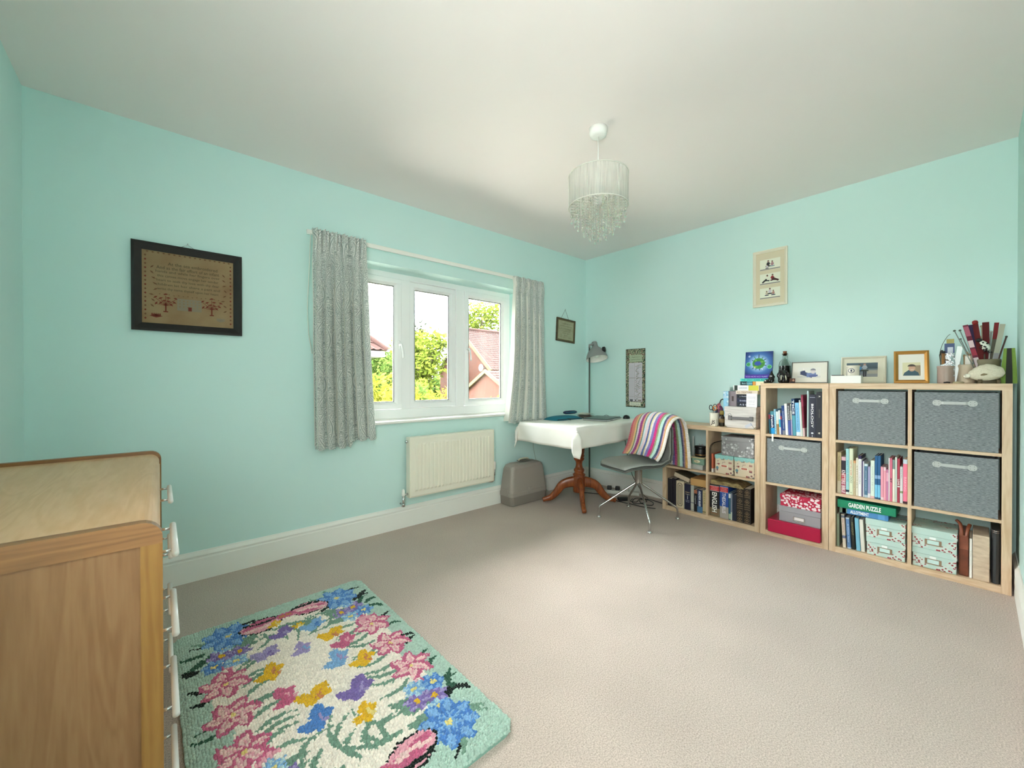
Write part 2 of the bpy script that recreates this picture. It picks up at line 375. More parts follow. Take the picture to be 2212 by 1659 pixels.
s.tube([lx(19.0, 24.9, 2.2), lx(18.6, 24.9, 2.2)], .03, EXTWHITE, 6); s.build('satellite_dish', hs)

# smaller brick outbuilding in front of it
ob = thing('brick_garage', 'small brick garage with low gable in front of the large brick house', 'garage', (16, 20.8, GZ))
def lg(x, y, z): return (x-16, y-20.8, z-GZ)
s = MB(); s.prism([(18.3, GZ), (23.3, GZ), (23.3, .46), (20.8, 1.75), (18.3, .46)], 2.9, BRICK, (0, -20.8, -GZ), (0, 1, 0), (0, 0, 1)); s.build('wall', ob)
s = MB(); tiled_slope(s, lg(15.8, 18.0, .35), lg(18.95, 18.0, .35), lg(18.95, 20.8, 1.83), lg(15.8, 20.8, 1.83), TILE, 9, 14); tiled_slope(s, lg(15.8, 23.6, .35), lg(18.95, 23.6, .35), lg(18.95, 20.8, 1.83), lg(15.8, 20.8, 1.83), TILE, 9, 14)
s.build('roof_tiles', ob, kind='stuff')
for yy in (18.0, 23.6):
    s = MB(); a = Vector(lg(15.78, yy, .35)); d = Vector((0, 20.8-yy, 1.5)); n_ = Vector((0, 0, 1))
    vs = [a-n_*.16, a+n_*.08, a+d+n_*.08, a+d-n_*.16]; vs += [q+Vector((0.1, 0, 0)) for q in vs]
    s.add(vs, [(0, 1, 2, 3), (7, 6, 5, 4), (0, 4, 5, 1), (1, 5, 6, 2), (2, 6, 7, 3), (3, 7, 4, 0)], VERGE); fixn(s.build('bargeboard', ob))

# neighbour's house with a hipped pantile roof (left-hand light)
nh = thing('neighbour_house', 'nearby brick house with hipped red pantile roof and white fascia', 'house', (2.5, 17, GZ))
def ln(x, y, z): return (x-2.5, y-17, z-GZ)
HX, HY = 5.95, 13.6
s = MB(); s.box(ln(-4, HY+.35, GZ), ln(HX-.35, HY+7.5, 2.08), BRICK); s.build('wall', nh)
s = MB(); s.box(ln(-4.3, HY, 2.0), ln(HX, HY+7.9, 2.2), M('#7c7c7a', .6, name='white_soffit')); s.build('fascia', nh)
s = MB()
tiled_slope(s, ln(-4.3, HY-.05, 2.2), ln(HX+.05, HY-.05, 2.2), ln(HX-3.9, HY+3.95, 6.0), ln(-4.3, HY+3.95, 6.0), TILE, 14, 42, 0.06)
tiled_slope(s, ln(HX+.05, HY-.05, 2.2), ln(HX+.05, HY+7.95, 2.2), ln(HX-3.9, HY+4.0, 6.0), ln(HX-3.9, HY+3.95, 6.0), TILE, 14, 30, 0.06)
tiled_slope(s, ln(HX+.05, HY+7.95, 2.2), ln(-4.3, HY+7.95, 2.2), ln(-4.3, HY+3.95, 6.0), ln(HX-3.9, HY+3.95, 6.0), TILE, 14, 42, 0.06)
s.build('roof_tiles', nh, kind='stuff')
s = MB(); s.tube([ln(HX+.05, HY-.05, 2.27), ln(HX-3.9, HY+3.95, 6.1)], .1, TILE, 8); s.build('hip_tiles', nh)

def leaf_mat(c, c2):
    m = bpy.data.materials.new('leaves'); m.use_nodes = True; N, L = m.node_tree.nodes, m.node_tree.links; N.clear()
    oo = N.new('ShaderNodeOutputMaterial'); d = N.new('ShaderNodeBsdfDiffuse'); t = N.new('ShaderNodeBsdfTranslucent'); mx = N.new('ShaderNodeMixShader'); mx.inputs[0].default_value = 0.45
    g = N.new('ShaderNodeNewGeometry'); r = N.new('ShaderNodeValToRGB'); r.color_ramp.elements[0].color = (*c, 1); r.color_ramp.elements[1].color = (*c2, 1)
    L.new(g.outputs['Random Per Island'], r.inputs[0]); L.new(r.outputs[0], d.inputs[0]); L.new(r.outputs[0], t.inputs[0]); L.new(d.outputs[0], mx.inputs[1]); L.new(t.outputs[0], mx.inputs[2]); L.new(mx.outputs[0], oo.inputs[0]); return m
LEAF = [leaf_mat((0.075, 0.105, 0.014), (0.15, 0.18, 0.03)), leaf_mat((0.12, 0.13, 0.012), (0.20, 0.20, 0.03)), leaf_mat((0.05, 0.095, 0.02), (0.11, 0.15, 0.035)), leaf_mat((0.012, 0.016, 0.010), (0.022, 0.03, 0.015))]
BARK = M('#4a4034', .9, name='bark')
def tree(name, label, cat, x, y, zc, rx, rz, n, leaf, lm, group=None, seed=0, sparse=False):
    rnd = random.Random(seed); t = thing(name, label, cat, (x, y, GZ), 0, group)
    s = MB(); zt = zc-GZ
    s.tube([(0, 0, 0), (0.1*rx, 0, zt*0.5), (0, 0.05*rx, zt), (0, 0, zt+rz*0.5)], [0.06*rx+.05, 0.05*rx+.03, 0.03*rx+.02, 0.01], BARK, 8)
    for k in range(7):
        a = rnd.uniform(0, 2*PI); h0 = zt*rnd.uniform(.55, 1.0)
        s.tube([(0, 0, h0), (rx*.45*math.cos(a), rx*.45*math.sin(a), h0+rz*.3), (rx*.8*math.cos(a), rx*.8*math.sin(a), h0+rz*.55)], [.03*rx+.01, .02*rx+.01, .005], BARK, 5)
    s.build('trunk', t)
    lobes = [(0, 0, 0, 0.75)]+[(rnd.uniform(-.55, .55), rnd.uniform(-.55, .55), rnd.uniform(-.6, .6), rnd.uniform(.25, .5)) for _ in range(16)]
    s = MB()
    for _ in range(n):
        L_ = rnd.choice(lobes); v = Vector((rnd.gauss(0, 1), rnd.gauss(0, 1), rnd.gauss(0, 1))).normalized()*(rnd.random()**(0.45 if not sparse else .8))*L_[3]
        p = Vector(((L_[0]+v.x)*rx, (L_[1]+v.y)*rx, zt+(L_[2]+v.z)*rz))
        if p.z < 0.05: continue
        u_ = Vector((rnd.gauss(0, 1), rnd.gauss(0, 1), rnd.gauss(0, 1))).normalized(); v_ = u_.orthogonal().normalized()
        sz = leaf*rnd.uniform(.6, 1.3)
        s.add([p-u_*sz, p-v_*sz*.45, p+u_*sz, p+v_*sz*.45], [(0, 1, 2, 3)], lm)
    s.build('crown', t, kind='stuff'); return t
tree('tall_tree', 'tall leafy tree rising behind the large brick house roof', 'tree', 28.1, 37.6, 6.6, 5.5, 4.6, 8000, .28, LEAF[0], seed=1)
tree('broadleaf_tree', 'rounded bright green tree in the middle window light left of the brick house', 'tree', 14.9, 28.0, 2.6, 3.1, 3.0, 7000, .2, LEAF[0], seed=2)
tree('broadleaf_tree', 'green tree behind the middle window light beside the sparse tree', 'tree', 14.6, 33.5, 1.6, 3.2, 3.0, 6000, .22, LEAF[2], seed=3)
tree('sparse_tree', 'thin sparse tree against the sky left in the middle light', 'tree', 24, 45, 5.4, 2.4, 3.6, 1500, .22, LEAF[3], seed=4, sparse=True)
tree('garden_bush', 'large yellow-green bush low in the middle window light', 'bush', 6.2, 12.4, -.35, 1.75, 1.85, 10000, .10, LEAF[1], seed=5)
tree('garden_bush', 'yellow-green bush low in the left window light before the pantile house', 'bush', 3.6, 8.6, -.65, 1.05, 1.75, 8000, .075, LEAF[1], seed=6)
tree('garden_bush', 'thin young shrub low in the right light before the garage', 'bush', 9.9, 12.2, -.5, 1.5, 1.45, 1700, .10, LEAF[1], seed=7, sparse=True)
tree('conifer_hedge', 'mid green hedge beside the corner of the pantile house', 'hedge', 8.6, 18.2, .6, 1.7, 2.0, 6000, .14, LEAF[2], seed=8)
tree('garden_tree', 'green garden tree in the middle light in front of the brick house corner', 'tree', 10.4, 22.3, .0, 1.9, 2.0, 6000, .15, LEAF[0], seed=9)

for k, (x_, y_, z_, r_) in enumerate(((38, 62, 1.5, 7), (50, 60, 2.0, 8), (26, 60, 1.2, 6), (62, 50, 2, 8), (14, 58, 1.0, 6), (4, 52, .8, 6))):
    tree('distant_tree', ('distant tree behind the tall leafy tree', 'distant tree at the far right behind the roofs', 'distant tree behind the rounded bright green tree', 'distant tree hidden behind the brick house roof', 'distant tree behind the hedge in the left light', 'distant tree behind the pantile house')[k], 'tree', x_, y_, z_-1.5, r_, 4.2, 2500, .45, LEAF[2], seed=30+k)
# ------------------------------------------------------------------ curtains and rail
def damask():
    m = bpy.data.materials.new('damask_cloth'); m.use_nodes = True; N, L = m.node_tree.nodes, m.node_tree.links
    b = N['Principled BSDF']; b.inputs['Roughness'].default_value = 0.75; b.inputs['Sheen Weight'].default_value = 0.2
    uv = N.new('ShaderNodeUVMap'); uv.uv_map = 'UVMap'; sp = N.new('ShaderNodeSeparateXYZ'); L.new(uv.outputs[0], sp.inputs[0])
    def mth(op, *a):
        n = N.new('ShaderNodeMath'); n.operation = op
        for i, x in enumerate(a):
            if hasattr(x, 'is_linked') or hasattr(x, 'links'): L.new(x, n.inputs[i])
            else: n.inputs[i].default_value = x
        return n.outputs[0]
    P_, Q_ = 0.16, 0.30
    row = mth('FLOOR', mth('DIVIDE', sp.outputs[1], Q_))
    xs = mth('ADD', sp.outputs[0], mth('MULTIPLY', mth('MODULO', row, 2.0), P_/2))
    mx_ = mth('PINGPONG', xs, P_/2)                       # mirrored motif
    my = mth('MODULO', sp.outputs[1], Q_)
    cb = N.new('ShaderNodeCombineXYZ'); L.new(mx_, cb.inputs[0]); L.new(my, cb.inputs[1])
    n = N.new('ShaderNodeTexNoise'); n.inputs['Scale'].default_value = 26; n.inputs['Detail'].default_value = 1.5; n.inputs['Distortion'].default_value = 1.6; L.new(cb.outputs[0], n.inputs['Vector'])
    scroll = mth('SINE', mth('MULTIPLY', n.outputs['Fac'], 62.0))
    # ogee outline
    og = mth('MULTIPLY', mth('SINE', mth('MULTIPLY', my, PI/Q_)), P_*0.46)
    d = mth('ABSOLUTE', mth('SUBTRACT', mx_, og))
    line = mth('LESS_THAN', d, 0.0035)
    outer = mth('GREATER_THAN', mx_, og)
    th = mth('GREATER_THAN', mth('ADD', scroll, mth('MULTIPLY', outer, 0.15)), 0.05)
    mask = mth('MAXIMUM', mth('MULTIPLY', th, mth('GREATER_THAN', d, 0.008)), line)
    mx = N.new('ShaderNodeMix'); mx.data_type = 'RGBA'; L.new(mask, mx.inputs[0]); mx.inputs[6].default_value = (*lin('#eff0ec'), 1); mx.inputs[7].default_value = (*lin('#adb6b3'), 1)
    L.new(mx.outputs[2], b.inputs['Base Color'])
    oo = N['Material Output']; tl = N.new('ShaderNodeBsdfTranslucent'); L.new(mx.outputs[2], tl.inputs[0]); ms = N.new('ShaderNodeMixShader'); ms.inputs[0].default_value = 0.22
    L.new(b.outputs[0], ms.inputs[1]); L.new(tl.outputs[0], ms.inputs[2]); L.new(ms.outputs[0], oo.inputs[0]); return m
DAM = damask(); LINING = M('#e6e6dd', 0.8, name='curtain_lining')
def curtain(label, xt0, xt1, zt, xb0, xb1, zb0, zb1, folds, seed, mid=None, lip=None, notch=0.0, depth=1.0, back=.098):
    rnd = random.Random(seed); NU, NV = folds*22, 44
    ph = [rnd.uniform(-.6, .6) for _ in range(folds+2)]; am = [rnd.uniform(.65, 1.25) for _ in range(folds+2)]
    wcl = (xb1-xb0)*1.7
    def pt(u, v, off=0.0):
        e = v**0.8
        x = xt0+(xt1-xt0)*u; xb = xb0+(xb1-xb0)*u
        x = x+(xb-x)*(v**1.3)
        if mid: x += mid*math.sin(PI*v)*(1-u)
        k = u*folds; i = int(min(k, folds)); f = k-i
        amp = (am[i]*(1-f)+am[i+1]*f); p_ = (ph[i]*(1-f)+ph[i+1]*f)
        base = math.sin(2*PI*k+p_*v*1.5)
        vl = abs(math.sin(PI*k+p_*.4+v*.35*p_))
        y = (-0.020+0.088*amp*(1-vl**0.55)*min(1, 0.22+v*1.5)-0.010*amp*base)*depth
        x += 0.016*amp*math.cos(2*PI*k+p_)*min(1, v*3)
        if v < 0.10:      # gathered header, with a dip below the tape
            g = math.sin(2*PI*u*folds*2.4+seed); y += (-0.020*g*(1-v/0.10)-0.016*math.sin(PI*v/0.10))*depth; x += .005*math.cos(2*PI*u*folds*2.4)
        zb = zb0+(zb1-zb0)*max(0, min(1, (u-0.60)/0.02)) if notch else zb0+(zb1-zb0)*u
        z = zt+(zb-zt)*v + (0.006*math.sin(2*PI*u*folds*2.4+1) if v == 0 else 0) + (0.006*math.sin(2*PI*k) if v > .98 else 0)
        return Vector((x, min(D1-back+y+off, D1-.012), z))
    t = thing('curtain', label, 'curtain', (0, 0, 0))
    s = MB(); s.grid(lambda u, v: pt(u, v), NU, NV, DAM, uv=True)
    for k in s.uv: a, c = s.uv[k]; s.uv[k] = (a*wcl+.03, (1-c)*(zt-zb0)+.02)
    s.build('cloth', t)
    s = MB(); lp = lip or (0, 0)
    s.grid(lambda u, v: pt(u, v*.985, 0.014)+Vector(((-lp[0]*(1-u)+lp[1]*u)*min(1, v*3), 0.004, 0)), NU//2, 20, LINING); s.build('lining', t)
    s = MB(); s.grid(lambda u, v: pt(u, 0.004+v*0.07, 0.007), NU, 3, LINING); s.build('header_tape', t)
    return t
curtain('patterned grey curtain gathered at the left side of the window', .745, 1.10, 2.128, .757, 1.165, .684, .722, 6, 3, notch=1, mid=0.0)
curtain('patterned grey curtain at the right side of the window behind the table', 2.505, 2.90, 2.122, 2.45, 2.955, .74, .74, 5, 11, mid=.055, lip=(.045, 0), depth=.78, back=.080)
rl = thing('curtain_rail', 'thin white metal curtain rail above the window', 'curtain rail', (0, 0, 0))
s = MB(); s.box((.735, D1-.028, 2.112), (2.93, D1-.012, 2.142), WHITE, .002); s.build('track', rl)
for xx in (.80, 1.45, 2.1, 2.85): s = MB(); s.box((xx-.012, D1-.012, 2.118), (xx+.012, D1-.001, 2.134), WHITE, .002); s.build('bracket', rl)
# draw cord hanging at the left curtain
cd_ = MB(); cd_.tube([(.752, D1-.05, 2.11), (.744, D1-.045, 1.9), (.735, D1-.03, 1.62), (.742, D1-.03, 1.45), (.762, D1-.035, 1.32)], .0022, LINING, 6); tag(cd_.build('draw_cord'), 'thin white draw cord hanging beside the left curtain', 'cord')

# ------------------------------------------------------------------ radiator
RAD = M('#efeada', 0.35, name='radiator_enamel'); CHROME = M('#d8d8d8', 0.16, 1.0, name='chrome')
rd = thing('radiator', 'white ribbed panel radiator under the window', 'radiator', (1.437, D1, .24))
def lr(x, y, z): return (x-1.437, y-D1, z-.24)
FRy = D1-.095; x0, x1, z0, z1 = 1.437, 2.252, .242, .702
s = MB(); nr = 22; xs = []
prof = [(x0, FRy+.006), (x0+.008, FRy), (x0+.030, FRy)]
pw = (x1-x0-.07)/nr
for k in range(nr): a = x0+.035+pw*k; prof += [(a+.002, FRy), (a+.008, FRy-.007), (a+pw-.008, FRy-.007), (a+pw-.002, FRy)]
prof += [(x1-.030, FRy), (x1-.008, FRy), (x1, FRy+.006)]
zs = [(z0, 0), (z0+.012, 0), (z0+.045, 0), (z0+.058, 1), (z1-.058, 1), (z1-.045, 0), (z1-.012, 0), (z1, 0)]
vs = []; n = len(prof)
for (zz, am) in zs:
    for (xx, yy) in prof: vs.append(lr(xx, (FRy+(yy-FRy)*(am if yy < FRy else 1))+(.006 if zz in (z0, z1) and yy <= FRy else 0), zz))
fs = [(j*n+i, j*n+i+1, (j+1)*n+i+1, (j+1)*n+i) for j in range(len(zs)-1) for i in range(n-1)]
s.add(vs, fs, RAD); s.build('panel', rd)
s = MB(); s.box(lr(x0, FRy+.006, z0), lr(x1, FRy+.012, z1), RAD); s.box(lr(x0+.004, FRy+.012, z0+.02), lr(x1-.004, FRy+.055, z1-.004), M('#d9d5c6', .5)); s.build('convector', rd)
s = MB(); s.box(lr(x0-.002, FRy+.002, z1-.004), lr(x1+.002, FRy+.062, z1+.004), RAD, .002); s.build('top_grille', rd)
for xx in (x0-.003, x1): s = MB(); s.box(lr(xx, FRy+.002, z0), lr(xx+.003, FRy+.06, z1), RAD); s.build('side_panel', rd)
for xx in (x0+.1, x1-.1): s = MB(); s.box(lr(xx-.012, FRy+.05, z0+.05), lr(xx+.012, D1-.001, z1-.05), RAD); s.build('bracket', rd)
s = MB(); s.tube([lr(x0-.022, FRy+.035, z1-.03), lr(x0+.002, FRy+.035, z1-.03)], .011, CHROME, 12); s.build('air_vent', rd)
s = MB(); vx = x0-.040   # lockshield valve, left
s.tube([lr(vx, FRy+.035, .185), lr(vx, FRy+.035, .262)], .010, CHROME, 12); s.tube([lr(vx, FRy+.035, .270), lr(x0+.004, FRy+.035, .270)], .009, CHROME, 12); s.tube([lr(vx, FRy+.035, .18), lr(vx, FRy+.035, .205)], .014, CHROME, 6)
s.tube([lr(vx, FRy+.035, .262), lr(vx, FRy+.035, .275), lr(vx, FRy+.035, .305), lr(vx, FRy+.035, .312)], [.013, .013, .010, .004], WHITE, 12); s.tube([lr(vx, FRy+.035, .19), lr(vx+.005, D1-.001, .19)], .007, CHROME, 10); s.build('lockshield_valve', rd)
s = MB(); vx = x1+.026    # thermostatic valve, right
s.tube([lr(vx, FRy+.035, .34), lr(vx, FRy+.035, .35), lr(vx, FRy+.035, .40), lr(vx, FRy+.035, .41)], [.016, .019, .019, .013], WHITE, 16); s.tube([lr(vx, FRy+.035, .315), lr(vx, FRy+.035, .342)], .014, M('#c9c9c4', .4), 14)
s.build('thermostatic_head', rd)
s = MB(); s.tube([lr(vx, FRy+.035, .32), lr(vx, FRy+.035, .238), lr(vx-.006, FRy+.05, .226), lr(vx-.055, D1-.002, .224)], .008, CHROME, 12); s.tube([lr(x1, FRy+.035, .30), lr(vx, FRy+.035, .30)], .008, CHROME, 10); s.tube([lr(vx, FRy+.035, .285), lr(vx, FRy+.035, .318)], .013, CHROME, 6); s.build('valve_body', rd)
# pipe run on the skirting
s = MB(); s.tube([(1.437+.01, D1-.020, .185), (2.36, D1-.020, .185)], .0, WHITE, 4) if 0 else None

# ------------------------------------------------------------------ chest of drawers (left foreground)
def wood(name, c, c2, sc=(2, 2, 2), axis='z', rough=.4):
    m = bpy.data.materials.new(name); m.use_nodes = True; N, L = m.node_tree.nodes, m.node_tree.links
    b = N['Principled BSDF']; b.inputs['Roughness'].default_value = rough
    t = N.new('ShaderNodeTexCoord'); mp = N.new('ShaderNodeMapping')
    k = {'x': (.10, 1, 1), 'y': (1, .10, 1), 'z': (1, 1, .10)}[axis]; mp.inputs['Scale'].default_value = tuple(a*q for a, q in zip(k, sc))
    n = N.new('ShaderNodeTexNoise'); n.inputs['Scale'].default_value = 5; n.inputs['Detail'].default_value = 3; n.inputs['Distortion'].default_value = 1.2
    sn = N.new('ShaderNodeMath'); sn.operation = 'SINE'; ml = N.new('ShaderNodeMath'); ml.operation = 'MULTIPLY'; ml.inputs[1].default_value = 45
    n2 = N.new('ShaderNodeTexNoise'); n2.inputs['Scale'].default_value = 60; n2.inputs['Detail'].default_value = 3
    ad = N.new('ShaderNodeMath'); ad.operation = 'MULTIPLY_ADD'; ad.inputs[1].default_value = .22; 
    r = N.new('ShaderNodeValToRGB'); r.color_ramp.elements[0].position = .15; r.color_ramp.elements[0].color = (*lin(c), 1); r.color_ramp.elements[1].position = .9; r.color_ramp.elements[1].color = (*lin(c2), 1)
    L.new(t.outputs['Object'], mp.inputs[0]); L.new(mp.outputs[0], n.inputs['Vector']); L.new(mp.outputs[0], n2.inputs['Vector']); L.new(n.outputs['Fac'], ml.inputs[0]); L.new(ml.outputs[0], sn.inputs[0])
    L.new(sn.outputs[0], ad.inputs[0]); L.new(n2.outputs['Fac'], ad.inputs[2]); L.new(ad.outputs[0], r.inputs[0]); L.new(r.outputs[0], b.inputs['Base Color']); return m
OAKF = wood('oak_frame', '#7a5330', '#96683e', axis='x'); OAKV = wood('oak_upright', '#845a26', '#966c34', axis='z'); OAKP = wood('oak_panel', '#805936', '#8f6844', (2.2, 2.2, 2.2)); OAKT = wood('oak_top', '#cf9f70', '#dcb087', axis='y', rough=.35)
CY0, CY1, CX0, CX1, CH = 1.095, 2.235, -.466, .003, .850
ch = thing('chest_of_drawers', 'wide oak chest of drawers with white bar handles against the left wall', 'chest of drawers', (-.23, 1.665, 0))
def lc(x, y, z): return (x+.23, y-1.665, z)
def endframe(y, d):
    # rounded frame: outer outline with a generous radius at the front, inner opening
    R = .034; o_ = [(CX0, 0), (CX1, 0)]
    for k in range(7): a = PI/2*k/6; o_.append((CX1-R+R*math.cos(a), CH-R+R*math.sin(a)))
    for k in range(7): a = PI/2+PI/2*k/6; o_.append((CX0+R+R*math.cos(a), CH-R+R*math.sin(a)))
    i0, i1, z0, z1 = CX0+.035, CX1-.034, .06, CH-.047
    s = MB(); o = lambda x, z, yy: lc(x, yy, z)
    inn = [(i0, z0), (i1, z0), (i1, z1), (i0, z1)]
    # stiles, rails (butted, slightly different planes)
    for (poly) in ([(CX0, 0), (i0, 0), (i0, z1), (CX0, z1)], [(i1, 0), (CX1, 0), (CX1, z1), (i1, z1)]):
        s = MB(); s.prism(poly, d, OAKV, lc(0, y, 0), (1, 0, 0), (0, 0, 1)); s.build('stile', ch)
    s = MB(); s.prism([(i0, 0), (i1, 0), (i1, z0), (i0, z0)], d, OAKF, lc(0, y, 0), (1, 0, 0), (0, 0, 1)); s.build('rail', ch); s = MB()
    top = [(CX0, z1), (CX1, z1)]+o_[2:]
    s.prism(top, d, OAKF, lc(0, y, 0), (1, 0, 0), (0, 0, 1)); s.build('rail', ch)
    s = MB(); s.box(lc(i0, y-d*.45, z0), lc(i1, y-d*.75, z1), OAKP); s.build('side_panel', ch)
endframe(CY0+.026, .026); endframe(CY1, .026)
# top board wraps over the front edge
s = MB(); zt = CH-.012; R = .03; pr = [(CX0+.01, zt), (CX1-.006-R, zt)]
for k in range(1, 8): a = PI/2-PI/2*k/7; pr.append((CX1-.006-R+R*math.cos(a), zt-R+R*math.sin(a)))
pr += [(CX1-.006, zt-.045), (CX1-.024, zt-.045), (CX1-.024, zt-.02), (CX0+.01, zt-.02)]
n = len(pr); y0, y1 = CY0+.026, CY1-.026
vs = [lc(p[0], y0, p[1]) for p in pr]+[lc(p[0], y1, p[1]) for p in pr]
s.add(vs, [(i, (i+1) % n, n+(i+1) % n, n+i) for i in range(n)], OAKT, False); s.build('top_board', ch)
s = MB(); s.box(lc(CX0, CY0+.026, .06), lc(CX0+.008, CY1-.026, CH-.03), OAKP); s.build('back_panel', ch)
s = MB(); s.box(lc(CX0+.02, CY0+.026, .02), lc(CX1-.03, CY1-.026, .055), OAKF); s.build('plinth', ch)
dz = (.80-.065)/4
for c_ in range(2):
    for r_ in range(4):
        ya, yb = (CY0+.030, 1.662) if c_ == 0 else (1.668, CY1-.030)
        za, zb = .065+dz*r_+.002, .065+dz*(r_+1)-.002
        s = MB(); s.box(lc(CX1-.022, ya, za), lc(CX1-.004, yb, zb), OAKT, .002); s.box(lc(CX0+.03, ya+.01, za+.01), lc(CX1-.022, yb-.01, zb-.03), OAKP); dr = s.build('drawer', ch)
        yc = 1.37 if c_ == 0 else 1.925; zc = [.150, .346, .538, .727][r_]
        s = MB(); s.tube([lc(.026, yc-.13, zc), lc(.026, yc+.13, zc)], .0075, UPVC, 12)
        for yy in (yc-.096, yc+.096): s.tube([lc(CX1-.006, yy, zc), lc(.024, yy, zc)], .004, CHROME, 8)
        s.build('handle', dr)

# ------------------------------------------------------------------ pictures on the walls
def hang(parent, c, w_, h_, top, mat):   # string over a nail
    s = MB(); s.tube([(c[0]-w_/2, c[1], c[2]), (c[0], c[1], c[2]+h_), (c[0]+w_/2, c[1], c[2])], .0013, mat, 5); s.build('hanging_string', parent)
    s = MB(); s.tube([(c[0], c[1]+.012, c[2]+h_+.004), (c[0], c[1]-.006, c[2]+h_+.004)], .002, CHROME, 6); s.build('nail', parent)
def mitred(mb, w_, h_, fw, t, mat, bev=.35, slope=.5):
    """picture frame in the x-z plane, front towards -y, centred"""
    O = [(-w_/2, -h_/2), (w_/2, -h_/2), (w_/2, h_/2), (-w_/2, h_/2)]; I = [(x-math.copysign(fw, x), z-math.copysign(fw, z)) for x, z in O]
    Mi = [(x-math.copysign(fw*bev, x), z-math.copysign(fw*bev, z)) for x, z in O]
    R = [[(x, 0, z) for x, z in O], [(x, -t*.85, z) for x, z in O], [(x, -t, z) for x, z in Mi], [(x, -t*slope, z) for x, z in I], [(x, 0, z) for x, z in I]]
    vs = [p for r in R for p in r]
    fs = [(a*4+k, a*4+(k+1) % 4, (a+1)*4+(k+1) % 4, (a+1)*4+k) for a in range(4) for k in range(4)]
    mb.add(vs, fs, mat); return mb
INKT = M('#4d4432', .9, name='sampler_thread')
sm = thing('framed_sampler', 'dark framed embroidered sampler with verse hanging on the left of the window wall', 'picture', (.1315, D1-.002, 1.6465))
W_, H_ = .487, .474
fixn(mitred(MB(), W_, H_, .042, .024, M('#0b0807', .5, name='ebonised_frame', noise=((30, 30, 30), .1, '#150e0a')), .3, .4).build('frame', sm))
LINEN = M('#957f5f', .95, noise=((9, 9, 9), .15, '#85684a', .3, .75), name='aged_linen')
s = MB(); s.box((-W_/2+.038, -.006, -H_/2+.038), (W_/2-.038, -.003, H_/2-.038), LINEN); s.build('linen', sm)
lines = ['At the sea embroidered', 'And as the fair effort of an infant', 'hands and while her fingers over', 'this canvas move engage her tender', 'heart to seek thy love with thy dear', 'children let her share a part and', 'write thy name thyself upon her heart']
for i, t_ in enumerate(lines):
    text(sm, t_, (-.005+(.02 if i == 0 else 0), -.0066, .135-.0235*i), (1, 0, 0), (0, 0, 1), .22 if i == 0 else .27+.006*(i % 3), .017, '', mat=INKT, name='stitched_verse')
RED = M('#6e2d20', .9); GRY = M('#857a68', .95); BRN = M('#6b4a34', .95)
def quadp(mb, cx, cz, w_, h_, mat, y=-.0064, a=0.0):
    c, s_ = math.cos(a), math.sin(a); P_ = [(-w_/2, -h_/2), (w_/2, -h_/2), (w_/2, h_/2), (-w_/2, h_/2)]
    mb.add([(cx+p*c-q*s_, y, cz+p*s_+q*c) for p, q in P_], [(0, 1, 2, 3)], mat)
def diam(mb, cx, cz, w_, h_, mat, y=-.0064, a=0.0):
    c, s_ = math.cos(a), math.sin(a); P_ = [(-w_/2, 0), (0, -h_/2), (w_/2, 0), (0, h_/2)]
    mb.add([(cx+p*c-q*s_, y, cz+p*s_+q*c) for p, q in P_], [(0, 1, 2, 3)], mat)
s = MB(); rn = random.Random(4)
for tx in (-.105, .098):
    quadp(s, tx, -.105, .006, .05, RED)
    quadp(s, tx, -.128, .02, .006, RED)
    for k in range(11):
        a = PI*(.05+.9*k/10); r_ = .022+.016*(k % 3)
        diam(s, tx+math.cos(a)*r_*1.05, -.092+math.sin(a)*r_*1.1, .022, .009, RED, a=a*.6-.8)
        quadp(s, tx+math.cos(a)*r_*.5, -.095+math.sin(a)*r_*.5, r_, .002, RED, a=a)
quadp(s, -.003, -.083, .108, .066, GRY)
for i in range(6):
    for j in range(3): quadp(s, -.045+i*.017, -.062-j*.016, .006, .008, LINEN, -.0068)
quadp(s, -.001, -.104, .016, .022, RED, -.0069)
for (bx, bw, mt) in ((-.145, .055, RED), (.140, .045, GRY)):
    diam(s, bx, -.155, bw, .018, mt); [diam(s, bx+(k-2)*.008, -.148, .008, .02, mt) for k in range(5)]
for side in (-1, 1):
    for k in range(16): diam(s, side*.188, -.17+k*.0225, .010, .012, BRN if k % 2 else RED)
    for k in range(8): diam(s, side*.155+rn.uniform(-.01, .01), -.10+k*.03, .022, .008, BRN, a=rn.uniform(-1, 1))
for k in range(17): diam(s, -.18+k*.0225, .188, .012, .008, BRN)
for k in range(14): diam(s, -.13+k*.02, -.034-.003*(k % 2), .007, .005, BRN)
s.build('stitched_motifs', sm)
hang(sm, (-.01, -.004, H_/2-.004), .075, .026, 0, CHROME)

fr = thing('hanging_plaque', 'small dark framed certificate hung on a cord near the corner of the room', 'picture', (3.318, D1-.003, 1.686))
fr.rotation_euler = (0, math.radians(3.5), 0)
fixn(mitred(MB(), .300, .250, .016, .013, M('#3b3020', .45, name='dark_plaque_frame', noise=((60, 60, 60), .2, '#5c4a2c')), .3, .6).build('frame', fr))
PAP = M('#a8a78c', .8, noise=((25, 25, 25), 0, '#9b9a7e'), name='aged_paper'); s = MB(); s.box((-.137, -.006, -.112), (.137, -.003, .112), M('#6f6547', .8)); s.box((-.122, -.0075, -.100), (.122, -.006, .100), PAP); s.build('print', fr)
GI = M('#5d5a45', .9)
for i, (t_, zz, hh, ll) in enumerate((('Certificate of', .072, .014, .13), ('made with much love and care', .045, .009, .19), ('for the finest handiwork', .018, .010, .16), ('presented with thanks', -.010, .010, .15), ('and warm regards', -.033, .010, .12), ('to you', -.057, .012, .05))):
    text(fr, t_, (0, -.0079, zz), (1, 0, 0), (0, 0, 1), ll, hh, '', mat=GI, name='lettering')
